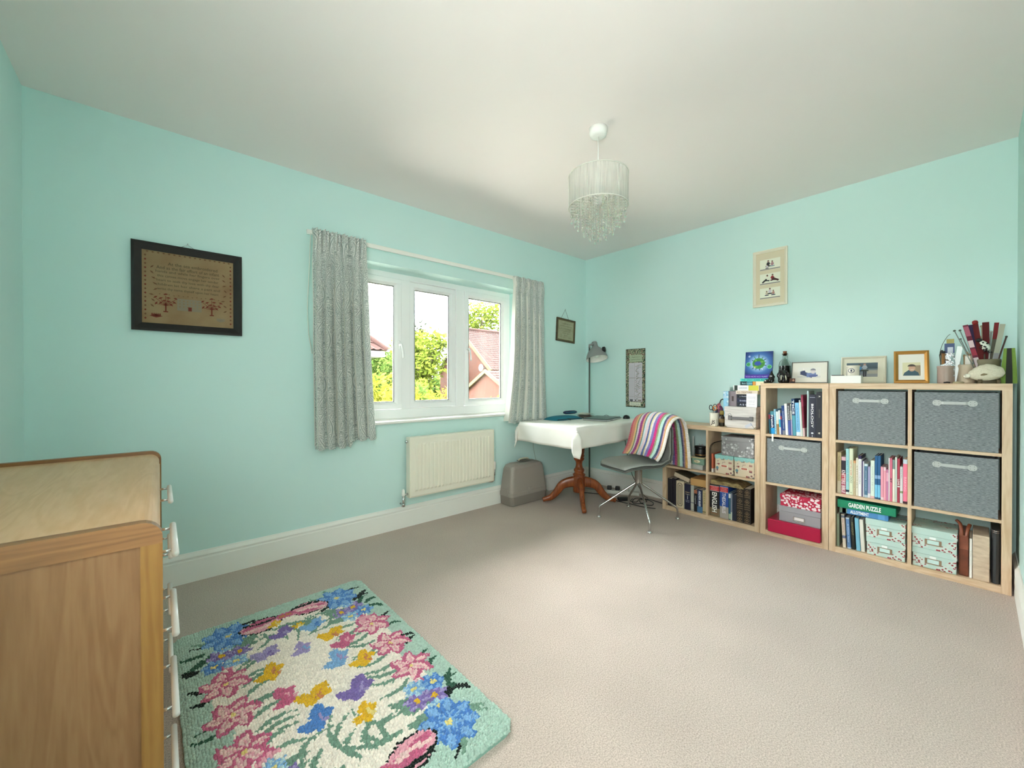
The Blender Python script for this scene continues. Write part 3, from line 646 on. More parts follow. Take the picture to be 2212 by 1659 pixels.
s = MB(); quadp(s, 0, .006, .22, .0015, GI, -.0078); quadp(s, 0, -.078, .2, .0015, GI, -.0078); s.build('ruled_line', fr)
hang(fr, (-.02, -.004, .120), .125, .105, 0, M('#2d2a26', .8))

# framed photographs and calendar on the shelf wall: local x runs along the wall, front faces -x
def on_right(name, label, cat, yc, zc): 
    t = thing(name, label, cat, (D2-.002, yc, zc)); t.rotation_euler = (0, 0, -PI/2); return t
def figure(mb, cx, cz, h_, top, legs, skin, hair, y=-.0064, lean=0.0, sit=True):
    """small printed person: flat patches of colour"""
    s_ = h_
    diam(mb, cx+lean*s_*.2, cz+s_*.10, s_*.5, s_*.62, top, y)
    quadp(mb, cx+lean*s_*.2, cz+s_*.10, s_*.30, s_*.42, top, y-.0002, lean*.3)
    quadp(mb, cx+lean*s_*.35, cz-s_*.22, s_*.62, s_*.16, legs, y-.0003, lean*.4); quadp(mb, cx+lean*s_*.75, cz-s_*.26, s_*.4, s_*.09, legs, y-.0004, -lean*.5)
    P_ = [(cx+lean*s_*.25+math.cos(a*PI/4)*s_*.105, y-.0005, cz+s_*.42+math.sin(a*PI/4)*s_*.13) for a in range(8)]; mb.add(P_, [tuple(range(8))], skin)
    P_ = [(cx+lean*s_*.25+math.cos(a*PI/6)*s_*.12, y-.0006, cz+s_*.45+math.sin(a*PI/6)*s_*.13) for a in range(7)]; mb.add(P_, [tuple(range(7))], hair)
SK = M('#b58f80', .6); HR = M('#4b372e', .7); WSH = M('#cfc7d2', .6); DK = M('#26262b', .6); PR_ = M('#e9ead9', .5, name='photo_white'); CRM = M('#d9ceb4', .8, name='cream_mount'); REDS = M('#9d2b36', .6)
tf = on_right('triple_photo_frame', 'white frame holding three family photographs one above another', 'picture frame', 1.0735, 1.956)
fixn(mitred(MB(), .238, .448, .020, .022, M('#ece5d3', .5, name='cream_frame'), .4, .55).build('frame', tf))
s = MB(); s.box((-.102, -.008, -.207), (.102, -.004, .207), CRM); s.build('mount', tf)
GRO = M('#8f8a88', .6)
for i, zc in enumerate((.108, -.006, -.120)):
    s = MB(); s.box((-.071, -.0085, zc-.042), (.071, -.0079, zc+.042), PR_)
    quadp(s, 0, zc-.037, .14, .008, GRO, -.0087)
    if i == 0: figure(s, -.012, zc, .058, DK, DK, SK, HR, -.0088); figure(s, .016, zc-.004, .052, M('#a9828a', .6), M('#8aa0ac', .6), SK, HR, -.009); figure(s, -.020, zc-.02, .036, WSH, DK, SK, HR, -.0096)
    if i == 1: figure(s, -.012, zc, .058, PR_, M('#22302c', .6), SK, HR, -.0088, -.45); figure(s, .012, zc, .058, REDS, M('#4a1f2a', .6), SK, HR, -.009, .45); quadp(s, .038, zc-.01, .05, .014, M('#4a2a2a', .6), -.0099, -.5); quadp(s, -.038, zc-.014, .04, .012, DK, -.0099, .7)
    if i == 2: figure(s, 0, zc+.008, .055, WSH, DK, SK, HR, -.0088); figure(s, -.022, zc-.006, .044, M('#c9b9a5', .6), M('#3a4258', .6), SK, HR, -.009); figure(s, .024, zc-.006, .046, M('#b2867c', .6), M('#3a4258', .6), SK, HR, -.0094)
    s.build('photograph', tf)
cl = on_right('wall_calendar', 'tall narrow planner with green floral border taped to the wall beside the lamp', 'calendar', 2.280, 1.170)
FLO = bpy.data.materials.new('floral_print'); FLO.use_nodes = True; N, L = FLO.node_tree.nodes, FLO.node_tree.links; b = N['Principled BSDF']; b.inputs['Roughness'].default_value = .6
t = N.new('ShaderNodeTexCoord'); n = N.new('ShaderNodeTexNoise'); n.inputs['Scale'].default_value = 24; n.inputs['Distortion'].default_value = 2.5; n.inputs['Detail'].default_value = 1; r = N.new('ShaderNodeValToRGB'); r.color_ramp.interpolation = 'CONSTANT'
for k, (p, c) in enumerate(((0, '#26352a'), (.40, '#4f6a4f'), (.47, '#c9c3a6'), (.53, '#6e8266'), (.58, '#8f5f58'), (.63, '#2d3b31'))):
    e = r.color_ramp.elements[k] if k < 2 else r.color_ramp.elements.new(p); e.position = p; e.color = (*lin(c), 1)
L.new(t.outputs['Object'], n.inputs['Vector']); L.new(n.outputs['Fac'], r.inputs[0]); L.new(r.outputs[0], b.inputs['Base Color'])
LIL = M('#cfc8d2', .7, name='planner_paper'); GRN = M('#31453a', .7)
s = MB(); s.box((-.111, -.004, -.298), (.111, -.001, .298), GRN); s.box((-.107, -.0046, -.294), (.107, -.004, .294), FLO); s.build('backing', cl)
s = MB(); s.box((-.068, -.0062, .165), (.078, -.0046, .235), M('#a9b79c', .7), .0); s.build('title_cartouche', cl)
text(cl, 'Happiness is', (.005, -.0066, .212), (1, 0, 0), (0, 0, 1), .09, .015, '#4a5a48', name='lettering'); text(cl, 'a garden in bloom', (.005, -.0066, .188), (1, 0, 0), (0, 0, 1), .11, .013, '#4a5a48', name='lettering')
s = MB(); s.box((-.074, -.0058, -.24), (.079, -.0046, .155), LIL); s.box((-.066, -.0058, -.283), (.062, -.0046, -.248), PR_); s.build('planner_sheet', cl)
s = MB(); quadp(s, .003, -.001, .16, .003, GRY, -.0064); quadp(s, -.008, -.04, .0015, .38, GRY, -.0062); quadp(s, .035, -.09, .08, .002, GRY, -.0064); quadp(s, -.03, -.19, .08, .0015, GRY, -.0064)
quadp(s, -.045, -.228, .035, .016, M('#454a52', .7), -.0064); quadp(s, .005, -.228, .012, .014, M('#33363a', .7), -.0064); quadp(s, .05, -.228, .04, .012, M('#8a8272', .7), -.0064)
inks = [M('#7a7f77', .8), M('#87705f', .8), M('#6d7a6d', .8)]
for k in range(34):
    zz = .13-k*.0105; quadp(s, rn.uniform(.012, .05), zz, rn.uniform(.02, .05), .0035, inks[k % 3], -.0065, rn.uniform(-.9, .9))
for k in range(24): quadp(s, -.04, .125-k*.0148, .05, .0012, inks[0], -.0065)
s.build('handwriting', cl)
text(cl, 'Kitchen Garden', (.0, -.0066, -.266), (1, 0, 0), (0, 0, 1), .10, .012, '#5b6b7b', name='lettering')
# ------------------------------------------------------------------ pendant light
pd = thing('pendant_light', 'white sheer drum ceiling pendant with hanging crystal strings', 'ceiling light', (1.813, 1.360, H))
PL = M('#f2f2ee', .35, name='white_plastic')
s = MB(); s.lathe([(0, -.046), (.030, -.046), (.043, -.040), (.048, -.024), (.050, 0), (0, 0)], PL, 32); s.build('ceiling_rose', pd)
s = MB(); s.tube([(0, 0, -.04), (0, 0, -.27)], .0028, PL, 8); s.build('flex', pd)
s = MB(); s.lathe([(0, -.245), (.008, -.245), (.013, -.255), (.014, -.285), (.019, -.29), (.019, -.335), (.0, -.335)], PL, 18); s.build('lamp_holder', pd)
SHEER = bpy.data.materials.new('sheer_organza'); SHEER.use_nodes = True; N, L = SHEER.node_tree.nodes, SHEER.node_tree.links; N.clear()
oo = N.new('ShaderNodeOutputMaterial'); d = N.new('ShaderNodeBsdfDiffuse'); d.inputs[0].default_value = (.80, .80, .74, 1); tl = N.new('ShaderNodeBsdfTranslucent'); tl.inputs[0].default_value = (.80, .80, .74, 1); tr = N.new('ShaderNodeBsdfTransparent')
a1 = N.new('ShaderNodeMixShader'); a1.inputs[0].default_value = .45; a2 = N.new('ShaderNodeMixShader')
t = N.new('ShaderNodeTexCoord'); mp = N.new('ShaderNodeMapping'); mp.inputs['Scale'].default_value = (1, 1, .02); n = N.new('ShaderNodeTexNoise'); n.inputs['Scale'].default_value = 380; mr = N.new('ShaderNodeMapRange'); mr.inputs[1].default_value = .35; mr.inputs[2].default_value = .65; mr.inputs[3].default_value = .30; mr.inputs[4].default_value = .62
L.new(t.outputs['Object'], mp.inputs[0]); L.new(mp.outputs[0], n.inputs['Vector']); L.new(n.outputs['Fac'], mr.inputs[0]); L.new(d.outputs[0], a1.inputs[1]); L.new(tl.outputs[0], a1.inputs[2]); L.new(mr.outputs[0], a2.inputs[0]); L.new(tr.outputs[0], a2.inputs[1]); L.new(a1.outputs[0], a2.inputs[2]); L.new(a2.outputs[0], oo.inputs[0])
RS, ZT, ZB = .160, -.258, -.428
s = MB(); n_ = 48; vs = [(RS*math.cos(2*PI*k/n_), RS*math.sin(2*PI*k/n_), z) for z in (ZB, ZT) for k in range(n_)]
s.add(vs, [(k, (k+1) % n_, n_+(k+1) % n_, n_+k) for k in range(n_)], SHEER, True); s.build('drum_shade', pd)
WIRE = M('#d6d6cc', .4, name='white_wire')
for z in (ZT, ZB): s = MB(); s.tube([(RS*math.cos(2*PI*k/40), RS*math.sin(2*PI*k/40), z) for k in range(40)], .0028, WIRE, 6, closed=True); s.build('shade_ring', pd)
for k in range(6): a = k*PI/3+.3; s = MB(); s.tube([(RS*math.cos(a), RS*math.sin(a), ZT), (RS*math.cos(a), RS*math.sin(a), ZB)], .0016, WIRE, 5); s.build('shade_stay', pd)
for k in range(3):
    a = k*2*PI/3+.3; s = MB(); s.tube([(.018*math.cos(a), .018*math.sin(a), -.292), (RS*.6*math.cos(a), RS*.6*math.sin(a), -.285), (RS*math.cos(a), RS*math.sin(a), ZT)], .002, WIRE, 5); s.build('spider_arm', pd)
for (r_, z) in ((.125, -.36), (.085, -.375), (.045, -.385)):
    s = MB(); s.tube([(r_*math.cos(2*PI*k/28), r_*math.sin(2*PI*k/28), z) for k in range(28)], .0018, WIRE, 5, closed=True); s.build('hanging_ring', pd)
for k in range(3): a = k*2*PI/3+1; s = MB(); s.tube([(.018*math.cos(a), .018*math.sin(a), -.33), (.125*math.cos(a), .125*math.sin(a), -.36)], .0018, WIRE, 5); s.build('ring_arm', pd)
s = MB(); s.lathe([(0, -.335), (.012, -.338), (.013, -.35), (.022, -.368), (.028, -.388), (.024, -.408), (.012, -.42), (0, -.423)], M('#f4f3ec', .5), 18); s.build('bulb', pd)
CRY = bpy.data.materials.new('acrylic_crystal'); CRY.use_nodes = True; N, L = CRY.node_tree.nodes, CRY.node_tree.links; N.clear()
oo = N.new('ShaderNodeOutputMaterial'); gl = N.new('ShaderNodeBsdfGlass'); gl.inputs['IOR'].default_value = 1.45; gl.inputs['Color'].default_value = (.97, .98, .96, 1); tr = N.new('ShaderNodeBsdfTransparent'); tr.inputs[0].default_value = (.95, .96, .93, 1); ms = N.new('ShaderNodeMixShader'); ms.inputs[0].default_value = .35
L.new(gl.outputs[0], ms.inputs[1]); L.new(tr.outputs[0], ms.inputs[2]); L.new(ms.outputs[0], oo.inputs[0])
def strand(n_b):
    s = MB(); z = 0
    for k in range(n_b): s.lathe([(0, z), (.0052, z-.0058), (0, z-.0116)], CRY, 6); z -= .0148
    s.lathe([(0, z), (.0048, z-.007), (.0066, z-.019), (0, z-.027)], CRY, 6)
    for i in range(len(s.sm)): s.sm[i] = False
    return s.mesh('crystal_strand')
cache = {}
rc = random.Random(5)
for (r_, z, cnt, nb) in ((.146, ZB+.062, 26, 7), (.125, -.36, 22, 9), (.085, -.375, 16, 11), (.045, -.385, 9, 13), (0.0, -.385, 1, 14)):
    for k in range(cnt):
        nb_ = nb+(k % 2)
        if nb_ not in cache: cache[nb_] = strand(nb_)
        o = bpy.data.objects.new('crystal_strand', cache[nb_]); COL.objects.link(o); o.parent = pd
        a = 2*PI*k/cnt+r_*7; o.location = (r_*math.cos(a), r_*math.sin(a), z); o.rotation_euler = (0, 0, rc.uniform(0, 3))

# ------------------------------------------------------------------ floral rug: tufts over a woven base
RW, RH = .81, 1.32
NX, NY = 104, 168
PAL = {'a': '#b4ccbf', 'c': '#f4ebdf', 'g': '#35604c', 'k': '#16231f', 'm': '#7b9c89', 'p': '#cb6a8c', 'q': '#e6a9b6', 'l': '#f0cfcb', 'b': '#5688c8', 'e': '#86b1da', 'v': '#8672b0', 'w': '#a99bc8', 'y': '#e6b92e', 'z': '#ecd98c', 't': '#b8d4dc', 'o': '#d08a58'}
rgb = {k: lin(v) for k, v in PAL.items()}
gr = [['a']*NY for _ in range(NX)]
rr = random.Random(21)
def P2(x, y): return x*NX, y*NY        # x,y in 0..1 ; y=0 is the end nearest the camera
for i in range(NX):
    for j in range(NY):
        x, y = i/NX-.5, j/NY-.5; a = math.atan2(y, x)
        # cream field with a wavy edge
        if (abs(x)/(.372+.02*math.sin(7*a)+.012*math.sin(13*a+1)))**3.2+(abs(y)/(.405+.02*math.sin(9*a+2)))**3.2 < 1: gr[i][j] = 'c'
def setp(i, j, c):
    i, j = int(round(i)), int(round(j))
    if 1 < i < NX-2 and 1 < j < NY-2: gr[i][j] = c
def disc(cx, cy, r, c, rag=.0):
    for i in range(int(cx-r-2), int(cx+r+3)):
        for j in range(int(cy-r-2), int(cy+r+3)):
            if math.hypot(i-cx, j-cy) < r*(1+rag*math.sin(5*math.atan2(j-cy, i-cx))): setp(i, j, c)
def stroke(x0, y0, x1, y1, w0, c, bend=0.0, w1=.3):
    n = int(math.hypot(x1-x0, y1-y0)*2)+2; dx, dy = -(y1-y0), (x1-x0)
    for k in range(n+1):
        t = k/n; w = (w0*math.sin(PI*min(1, t*.85+.15))+w1)
        cx = x0+(x1-x0)*t+dx*bend*math.sin(PI*t); cy = y0+(y1-y0)*t+dy*bend*math.sin(PI*t)
        for i in range(int(cx-w), int(cx+w)+2):
            for j in range(int(cy-w), int(cy+w)+2):
                if math.hypot(i-cx, j-cy) <= w: setp(i, j, c)
def flower(x, y, r, pet, tip, cen, n=6, rot=0.0):
    cx, cy = P2(x, y)
    for k in range(n):
        a = rot+2*PI*k/n; stroke(cx, cy, cx+r*math.cos(a), cy+r*math.sin(a), r*.30, pet); stroke(cx+r*.5*math.cos(a), cy+r*.5*math.sin(a), cx+r*.95*math.cos(a), cy+r*.95*math.sin(a), r*.12, tip)
    disc(cx, cy, r*.24, cen)
def lily(x, y, r, rot):
    cx, cy = P2(x, y)
    for k in range(6):
        a = rot+2*PI*k/6; ex, ey = cx+r*math.cos(a), cy+r*math.sin(a)
        stroke(cx, cy, ex, ey, r*.30, 'p', .10); stroke(cx, cy, cx+(ex-cx)*.85, cy+(ey-cy)*.85, r*.17, 'l', .05); stroke(cx, cy, cx+(ex-cx)*.7, cy+(ey-cy)*.7, .3, 'q')
    disc(cx, cy, r*.10, 'z')
def leaf(x, y, L_, a, c, w_=1.3, bend=.15):
    cx, cy = P2(x, y); stroke(cx, cy, cx+L_*math.cos(a), cy+L_*math.sin(a), w_, c, bend)
def bfly(x, y, r, c, c2, rot):
    cx, cy = P2(x, y)
    for (a, l, w_) in ((.6, 1.0, .30), (2.2, .95, .28), (-.2, .7, .2), (3.3, .6, .16)):
        stroke(cx, cy, cx+r*l*math.cos(a+rot), cy+r*l*math.sin(a+rot), r*w_, c, .12)
    stroke(cx, cy, cx+r*.5*math.cos(.6+rot), cy+r*.5*math.sin(.6+rot), .5, c2); disc(cx+r*.2, cy-r*.1, 1.1, c2)
# long side borders: lilies with leaves
for side in (0, 1):
    X_ = .155 if side == 0 else .845; inw = 1 if side == 0 else -1
    for k, y in enumerate((.36, .50, .64)):
        for q in range(4): leaf(X_+inw*.06, y-.045+q*.03, 15, (0 if side == 0 else PI)+rr.uniform(-.35, .5)*inw, 'm', .9)
        for q in range(2): leaf(X_-inw*.06, y-.04+q*.045, 8, (PI if side == 0 else 0)+rr.uniform(-.6, .6), rr.choice('gkg'), .8)
        lily(X_, y, 11, rr.uniform(0, 1))
    for y in (.29, .715):
        for q in range(4): leaf(X_+inw*.03, y+rr.uniform(-.02, .02), 8, rr.uniform(0, 6), 'q' if q % 2 else 'p', 1.4)
# corner posies
for (X_, Y_) in ((.17, .215), (.83, .215), (.17, .79), (.83, .79)):
    sx = 1 if X_ < .5 else -1; sy = 1 if Y_ < .5 else -1
    for q in range(5): leaf(X_-sx*.05+rr.uniform(-.04, .04), Y_+rr.uniform(-.05, .05), 11, (PI if sx > 0 else 0)+rr.uniform(-1.1, 1.1), 'k' if q % 2 else 'g', 1.3)
    for q in range(7): leaf(X_+sx*.05, Y_+rr.uniform(-.04, .04), 13, (0 if sx > 0 else PI)+rr.uniform(-.8, .8), 'm', 1.6)
    for (dx, dy, r_, c) in ((.0, .0, 6.5, 'v'), (.075, .012, 6, 'v'), (-.035, .045, 6, 'b'), (.05, .055, 5.5, 'e'), (.02, -.040, 5, 'e')):
        flower(X_+sx*dx, Y_+sy*dy, r_, c, 'w' if c == 'v' else ('e' if c == 'b' else 't'), 'y' if c == 'v' else 'z', 6, dx*9)
# big blue daisies in the corners of the ends, pink tulips along the ends
for (X_, Y_) in ((.20, .105), (.80, .115), (.22, .895), (.79, .895)):
    for q in range(5): leaf(X_, Y_, 17, rr.uniform(0, 6.28), 'k' if q % 2 else 'm', 1.3)
    flower(X_, Y_, 13, 'b', 'e', 'z', 8, .3); flower(X_, Y_, 6, 'e', 'b', 'z', 8, .6)
for Y_, sgn in ((.10, 1), (.90, -1)):
    for (x0, x1) in ((.30, .48), (.70, .52)):
        a0, b0 = P2(x0, Y_+sgn*.015); a1, b1 = P2(x1, Y_-sgn*.002)
        stroke(a0, b0, a1, b1, 7.2, 'k', .05*sgn); stroke(a0, b0, a1, b1, 6.2, 'q', .05*sgn); stroke(a0, b0+1, a1, b1, 3.0, 'p', .1); stroke(a0, b0-2, a1, b1-1, 1.0, 'l', -.1); stroke(a0, b0-5*sgn, a1, b1-2*sgn, .7, 'k', .12*sgn); disc(a1, b1, 3, 'p'); disc(a1, b1, 1.4, 'o')
    for q in range(6): leaf(.36+q*.055, Y_+sgn*.07, 14, rr.uniform(.4, 2.7)*sgn, 'm', .9, .3)
# stems reaching into the field and the butterflies
for (x, y, l, a) in ((.47, .17, 26, 1.3), (.55, .17, 30, 1.9), (.40, .84, 24, -1.2), (.60, .84, 22, -1.9), (.30, .80, 20, -.6), (.70, .80, 20, -2.5), (.30, .22, 20, .7), (.70, .22, 24, 2.4)): leaf(x, y, l, a, 'm', .7, .3)
for (x, y, r, c, c2, rot) in ((.34, .70, 9, 'w', 'v', .2), (.45, .785, 8, 'v', 'w', .6), (.60, .76, 9, 'e', 'b', .4), (.34, .60, 9, 'y', 'o', .9), (.50, .655, 8, 'w', 'e', 1.1), (.64, .665, 9, 'y', 'o', .1), (.68, .60, 9, 'p', 'q', .6), (.36, .475, 9, 'p', 'q', 1.4), (.44, .42, 10, 'y', 'o', .2), (.61, .53, 10, 'e', 'w', 1.0), (.70, .475, 9, 'y', 'o', .7), (.42, .335, 10, 'b', 'w', .8), (.60, .365, 11, 'v', 'w', .5), (.58, .275, 8, 'y', 'z', .9), (.44, .86, 5, 'y', 'z', .9), (.53, .80, 4, 'y', 'z', .3)):
    bfly(x, y, r, c, c2, rot)
rug = thing('floral_rug', 'pale green and cream hooked rug patterned with flowers and butterflies', 'rug', (.455, 1.63, 0), math.radians(1.2))
RM = bpy.data.materials.new('rug_wool'); RM.use_nodes = True; N, L = RM.node_tree.nodes, RM.node_tree.links; b = N['Principled BSDF']; b.inputs['Roughness'].default_value = 1; b.inputs['Specular IOR Level'].default_value = .05; b.inputs['Sheen Weight'].default_value = .3
at = N.new('ShaderNodeAttribute'); at.attribute_name = 'yarn'; L.new(at.outputs['Color'], b.inputs['Base Color'])
BW = M('#8fb3a5', 1.0, name='rug_backing')
def rc_in(x, y, R=.055):    # rounded corners
    ax, ay = abs(x), abs(y); cx, cy = RW/2-R, RH/2-R
    return not (ax > cx and ay > cy and math.hypot(ax-cx, ay-cy) > R)
poly = []
for (sx, sy, a0) in ((1, -1, -PI/2), (1, 1, 0), (-1, 1, PI/2), (-1, -1, PI)):
    for k in range(7): a = a0+PI/2*k/6; poly.append((sx*(RW/2-.055)+.055*math.cos(a), sy*(RH/2-.055)+.055*math.sin(a)))
s = MB(); s.prism(poly, .011, BW); s.build('backing', rug)
vs, fs, cs = [], [], []
px_, py_ = RW/NX, RH/NY
for i in range(NX):
    for j in range(NY):
        x = (i+.5)*px_-RW/2; y = (j+.5)*py_-RH/2
        if not rc_in(x, y): continue
        c = rgb[gr[i][j]]; q = rr.uniform(.86, 1.08); c = (c[0]*q, c[1]*q, c[2]*q, 1)
        edge = min(1, min(RW/2-abs(x), RH/2-abs(y))/.02)
        x += rr.uniform(-1, 1)*.0016; y += rr.uniform(-1, 1)*.0016; hz = .0125+.0085*math.sqrt(max(edge, .05))+rr.uniform(-.0015, .0015); o = len(vs)
        tx, ty = rr.uniform(-.002, .002), rr.uniform(-.0025, .0015); a_, b_ = px_*.62, py_*.60
        vs += [(x-a_, y-b_, .009), (x+a_, y-b_, .009), (x+a_, y+b_, .009), (x-a_, y+b_, .009), (x-a_*.75+tx, y-b_*.6+ty, hz*.86), (x+a_*.75+tx, y-b_*.6+ty, hz*.86), (x+a_*.75+tx, y+b_*.6+ty, hz*.86), (x-a_*.75+tx, y+b_*.6+ty, hz*.86), (x+tx*1.4, y+ty*1.4, hz)]
        fs += [(o, o+1, o+5, o+4), (o+1, o+2, o+6, o+5), (o+2, o+3, o+7, o+6), (o+3, o, o+4, o+7), (o+4, o+5, o+8), (o+5, o+6, o+8), (o+6, o+7, o+8), (o+7, o+4, o+8)]
        cs += [c]*9
me = bpy.data.meshes.new('pile'); me.from_pydata(vs, [], fs); me.materials.append(RM)
ca = me.color_attributes.new('yarn', 'FLOAT_COLOR', 'POINT'); ca.data.foreach_set('color', [q for c in cs for q in c]); me.update()
for p in me.polygons: p.use_smooth = True
po = bpy.data.objects.new('pile', me); COL.objects.link(po); po.parent = rug; po['kind'] = 'stuff'
# ------------------------------------------------------------------ pedestal table with cloth
def arc_pts(pts, n=6):
    """Catmull-Rom through points"""
    P_ = [Vector(p) for p in pts]; out = []
    for i in range(len(P_)-1):
        a, b_, c, d = P_[max(i-1, 0)], P_[i], P_[i+1], P_[min(i+2, len(P_)-1)]
        for k in range(n):
            t = k/n; out.append(0.5*((2*b_)+(c-a)*t+(2*a-5*b_+4*c-d)*t*t+(3*b_-a-3*c+d)*t**3))
    out.append(P_[-1]); return out
MAHOG = wood('reddish_pine', '#6e3116', '#a1582c', (1.6, 1.6, 1.6), 'z', .28)
TX, TY = 2.950, 2.430
tb = thing('pedestal_table', 'reddish wooden pedestal table on four splayed legs under a white cloth', 'table', (TX, TY, 0))
s = MB(); s.lathe([(0, .10), (.036, .10), (.052, .105), (.056, .125), (.056, .245), (.050, .252), (.058, .262), (.058, .27), (.046, .28), (.040, .288), (.048, .298), (.050, .310), (.046, .32), (.036, .33), (.030, .352), (.029, .370), (.034, .392), (.045, .402), (.049, .412), (.049, .420), (.041, .427), (.049, .436), (.050, .448), (.044, .455), (.049, .47), (.053, .52), (.052, .58), (.044, .66), (.040, .70), (.046, .705), (.046, .73), (0, .73)], MAHOG, 32); s.build('turned_column', tb)
for k in range(4):
    a = math.radians(45+90*k+2); dx, dy = math.cos(a), math.sin(a)
    prof = [(.035, .245, .050), (.10, .232, .046), (.16, .165, .040), (.215, .095, .036), (.265, .050, .030), (.31, .036, .026), (.338, .026, .018)]
    cen = arc_pts([(p[0], 0, p[1]-(p[2] if i < 2 else 0)*.9) for i, p in enumerate(prof)], 4)
    s = MB(); N_ = len(cen); vs = []
    for i, p in enumerate(cen):
        t = i/(N_-1); hh = .062*(1-t)+.020*t if t < .8 else .030; hh = .060+(.022-.060)*min(1, t*1.15); wd = .019-.004*t
        tan = (cen[min(i+1, N_-1)]-cen[max(i-1, 0)]).normalized(); up = Vector((-tan.z, 0, tan.x));  up = up if up.z > 0 else -up
        for q in range(10):
            b_ = 2*PI*q/10; cx_, cz_ = math.cos(b_), math.sin(b_)
            sx_ = math.copysign(abs(cx_)**.6, cx_)*wd*1.25; sz_ = math.copysign(abs(cz_)**.7, cz_)*hh/1.15
            w_ = p+up*sz_; w_.z = max(w_.z, .001); vs.append(Vector((w_.x*dx-sx_*dy, w_.x*dy+sx_*dx, w_.z)))
    fs = [(i*10+q, i*10+(q+1) % 10, (i+1)*10+(q+1) % 10, (i+1)*10+q) for i in range(N_-1) for q in range(10)]+[tuple(range(10)), tuple((N_-1)*10+q for q in range(9, -1, -1))]
    s.add(vs, fs, MAHOG, True); fixn(s.build('leg', tb))
TC = (3.045, 2.462); TL, TWd, TRZ, TZ = 1.03, .640, math.radians(2.0), .757
ct, st = math.cos(TRZ), math.sin(TRZ)
def tw(u, v, z=0.0): return Vector((TC[0]+u*ct-v*st, TC[1]+u*st+v*ct, z))      # table-top frame to world
s = MB(); c0 = tw(0, 0); s.box((-TL/2, -TWd/2, TZ-.024), (TL/2, TWd/2, TZ-.001), MAHOG, .006); s.box((-.28, -.25, TZ-.045), (.28, .25, TZ-.024), MAHOG)
s.v = [tuple(tw(p[0], p[1], p[2])-Vector((TX, TY, 0))) for p in s.v]; s.build('table_top', tb)
# cloth: flat top and four falling skirts with a fluted drape at the corners
CLOTH = M('#f0eee8', .7, noise=((4, 4, 4), .0, '#eae7df'), name='white_cloth')
def cloth_pt(u, v, L_=TL/2+.006, W_=TWd/2+.006, drop=.180):
    """u, v: distances over the cloth from the centre along both sides"""
    ex, ey = max(abs(u)-L_, 0), max(abs(v)-W_, 0); sx, sy = math.copysign(1, u), math.copysign(1, v)
    x = min(abs(u), L_)*sx; y = min(abs(v), W_)*sy; z = TZ+.0042
    if ex == 0 and ey == 0:
        z += .0012*math.sin(u*23+v*9)*math.sin(v*17); return tw(x, y, z)
    if ex > 0 and ey > 0:       # corner: hangs as a folded point
        r_ = math.hypot(ex, ey); a = math.atan2(ey, ex)/(PI/2)   # 0..1 across the corner
        out = .018+.040*math.sin(PI*a)**2+.010*math.sin(3*PI*a)*1.0
        dr = r_*(1-.0*a); out *= min(1, r_/.09)
        fx = x+sx*(out*(1.0 if a > .5 else .35)+.006); fy = y+sy*(out*(1.0 if a < .5 else .35)+.006)
        ax = .045*math.sin(2*PI*a)*min(1, r_/.1)
        return tw(fx-sx*max(ax, 0)*.6, fy+sy*min(ax, 0)*.6, z-min(dr*.97, dr))
    e = ex+ey; t_ = u if ey > 0 else v
    roll = min(e, .012); z -= e-.3*roll
    w_ = .010*math.sin(t_*9+1)*(e/drop)**1.5+.006*math.sin(t_*21)*(e/drop)
    o_ = roll*.6+.004+w_
    if ex > 0: x += sx*max(o_, .003)
    else: y += sy*max(o_, .003)
    return tw(x, y, z+.004*math.sin(t_*6)*(e/drop))
us = []; L_, W_, dp = TL/2+.006, TWd/2+.006, .180
def axis(Lh, n_): return [-Lh-dp+dp*k/9 for k in range(9)]+[-Lh+2*Lh*k/n_ for k in range(n_+1)]+[Lh+dp*(k+1)/9 for k in range(9)]
AU, AV = axis(L_, 44), axis(W_, 32); s = MB(); vs = []; nv = len(AV)
clampy = D1-.108
for u in AU:
    for v in AV:
        p = cloth_pt(u, v); p.y = min(p.y, clampy); p.x = min(p.x, D2-.012); vs.append(p)
fs = [(i*nv+j, (i+1)*nv+j, (i+1)*nv+j+1, i*nv+j+1) for i in range(len(AU)-1) for j in range(nv-1)]
s.add([p-Vector((TC[0], TC[1], 0)) for p in vs], fs, CLOTH, True); cl_ = s.build('tablecloth'); cl_.location = (TC[0], TC[1], 0)
tag(cl_, 'white tablecloth draped over the pedestal table with folded hanging corners', 'tablecloth')
sol = cl_.modifiers.new('thickness', 'SOLIDIFY'); sol.thickness = .0010; sol.offset = 0
CT = TZ+.0062    # surface of the cloth

# ------------------------------------------------------------------ things on the table
LAPS = M('#c9cccf', .35, .6, name='silver_shell'); LAPD = M('#5a6563', .38, .35, name='dark_lid'); BLK = M('#141416', .45, name='black_plastic'); TEAL = M('#0f6f86', .75, bump=(400, .3, .0006), name='teal_neoprene')
lp = thing('laptop', 'closed grey laptop lying on the white cloth near the table edge', 'laptop', (3.255, 2.395, CT), math.radians(16))
s = MB(); s.box((-.185, -.125, .001), (.185, .125, .013), LAPS, .004); s.build('base', lp)
s = MB(); s.box((-.185, -.125, .0135), (.185, .125, .021), LAPD, .004); s.build('lid', lp)
s = MB(); 
for k in range(4): s.box((-.12+k*.02, -.1255, .005), (-.106+k*.02, -.1248, .009), BLK)
s.build('ports', lp, kind='stuff')
s = MB(); s.box((-.15, -.105, -.0005), (.15, .105, .001), BLK); s.build('rubber_base', lp)
sl = thing('laptop_sleeve', 'teal padded laptop sleeve lying behind the laptop', 'laptop sleeve', (3.00, 2.672, CT), math.radians(-3))
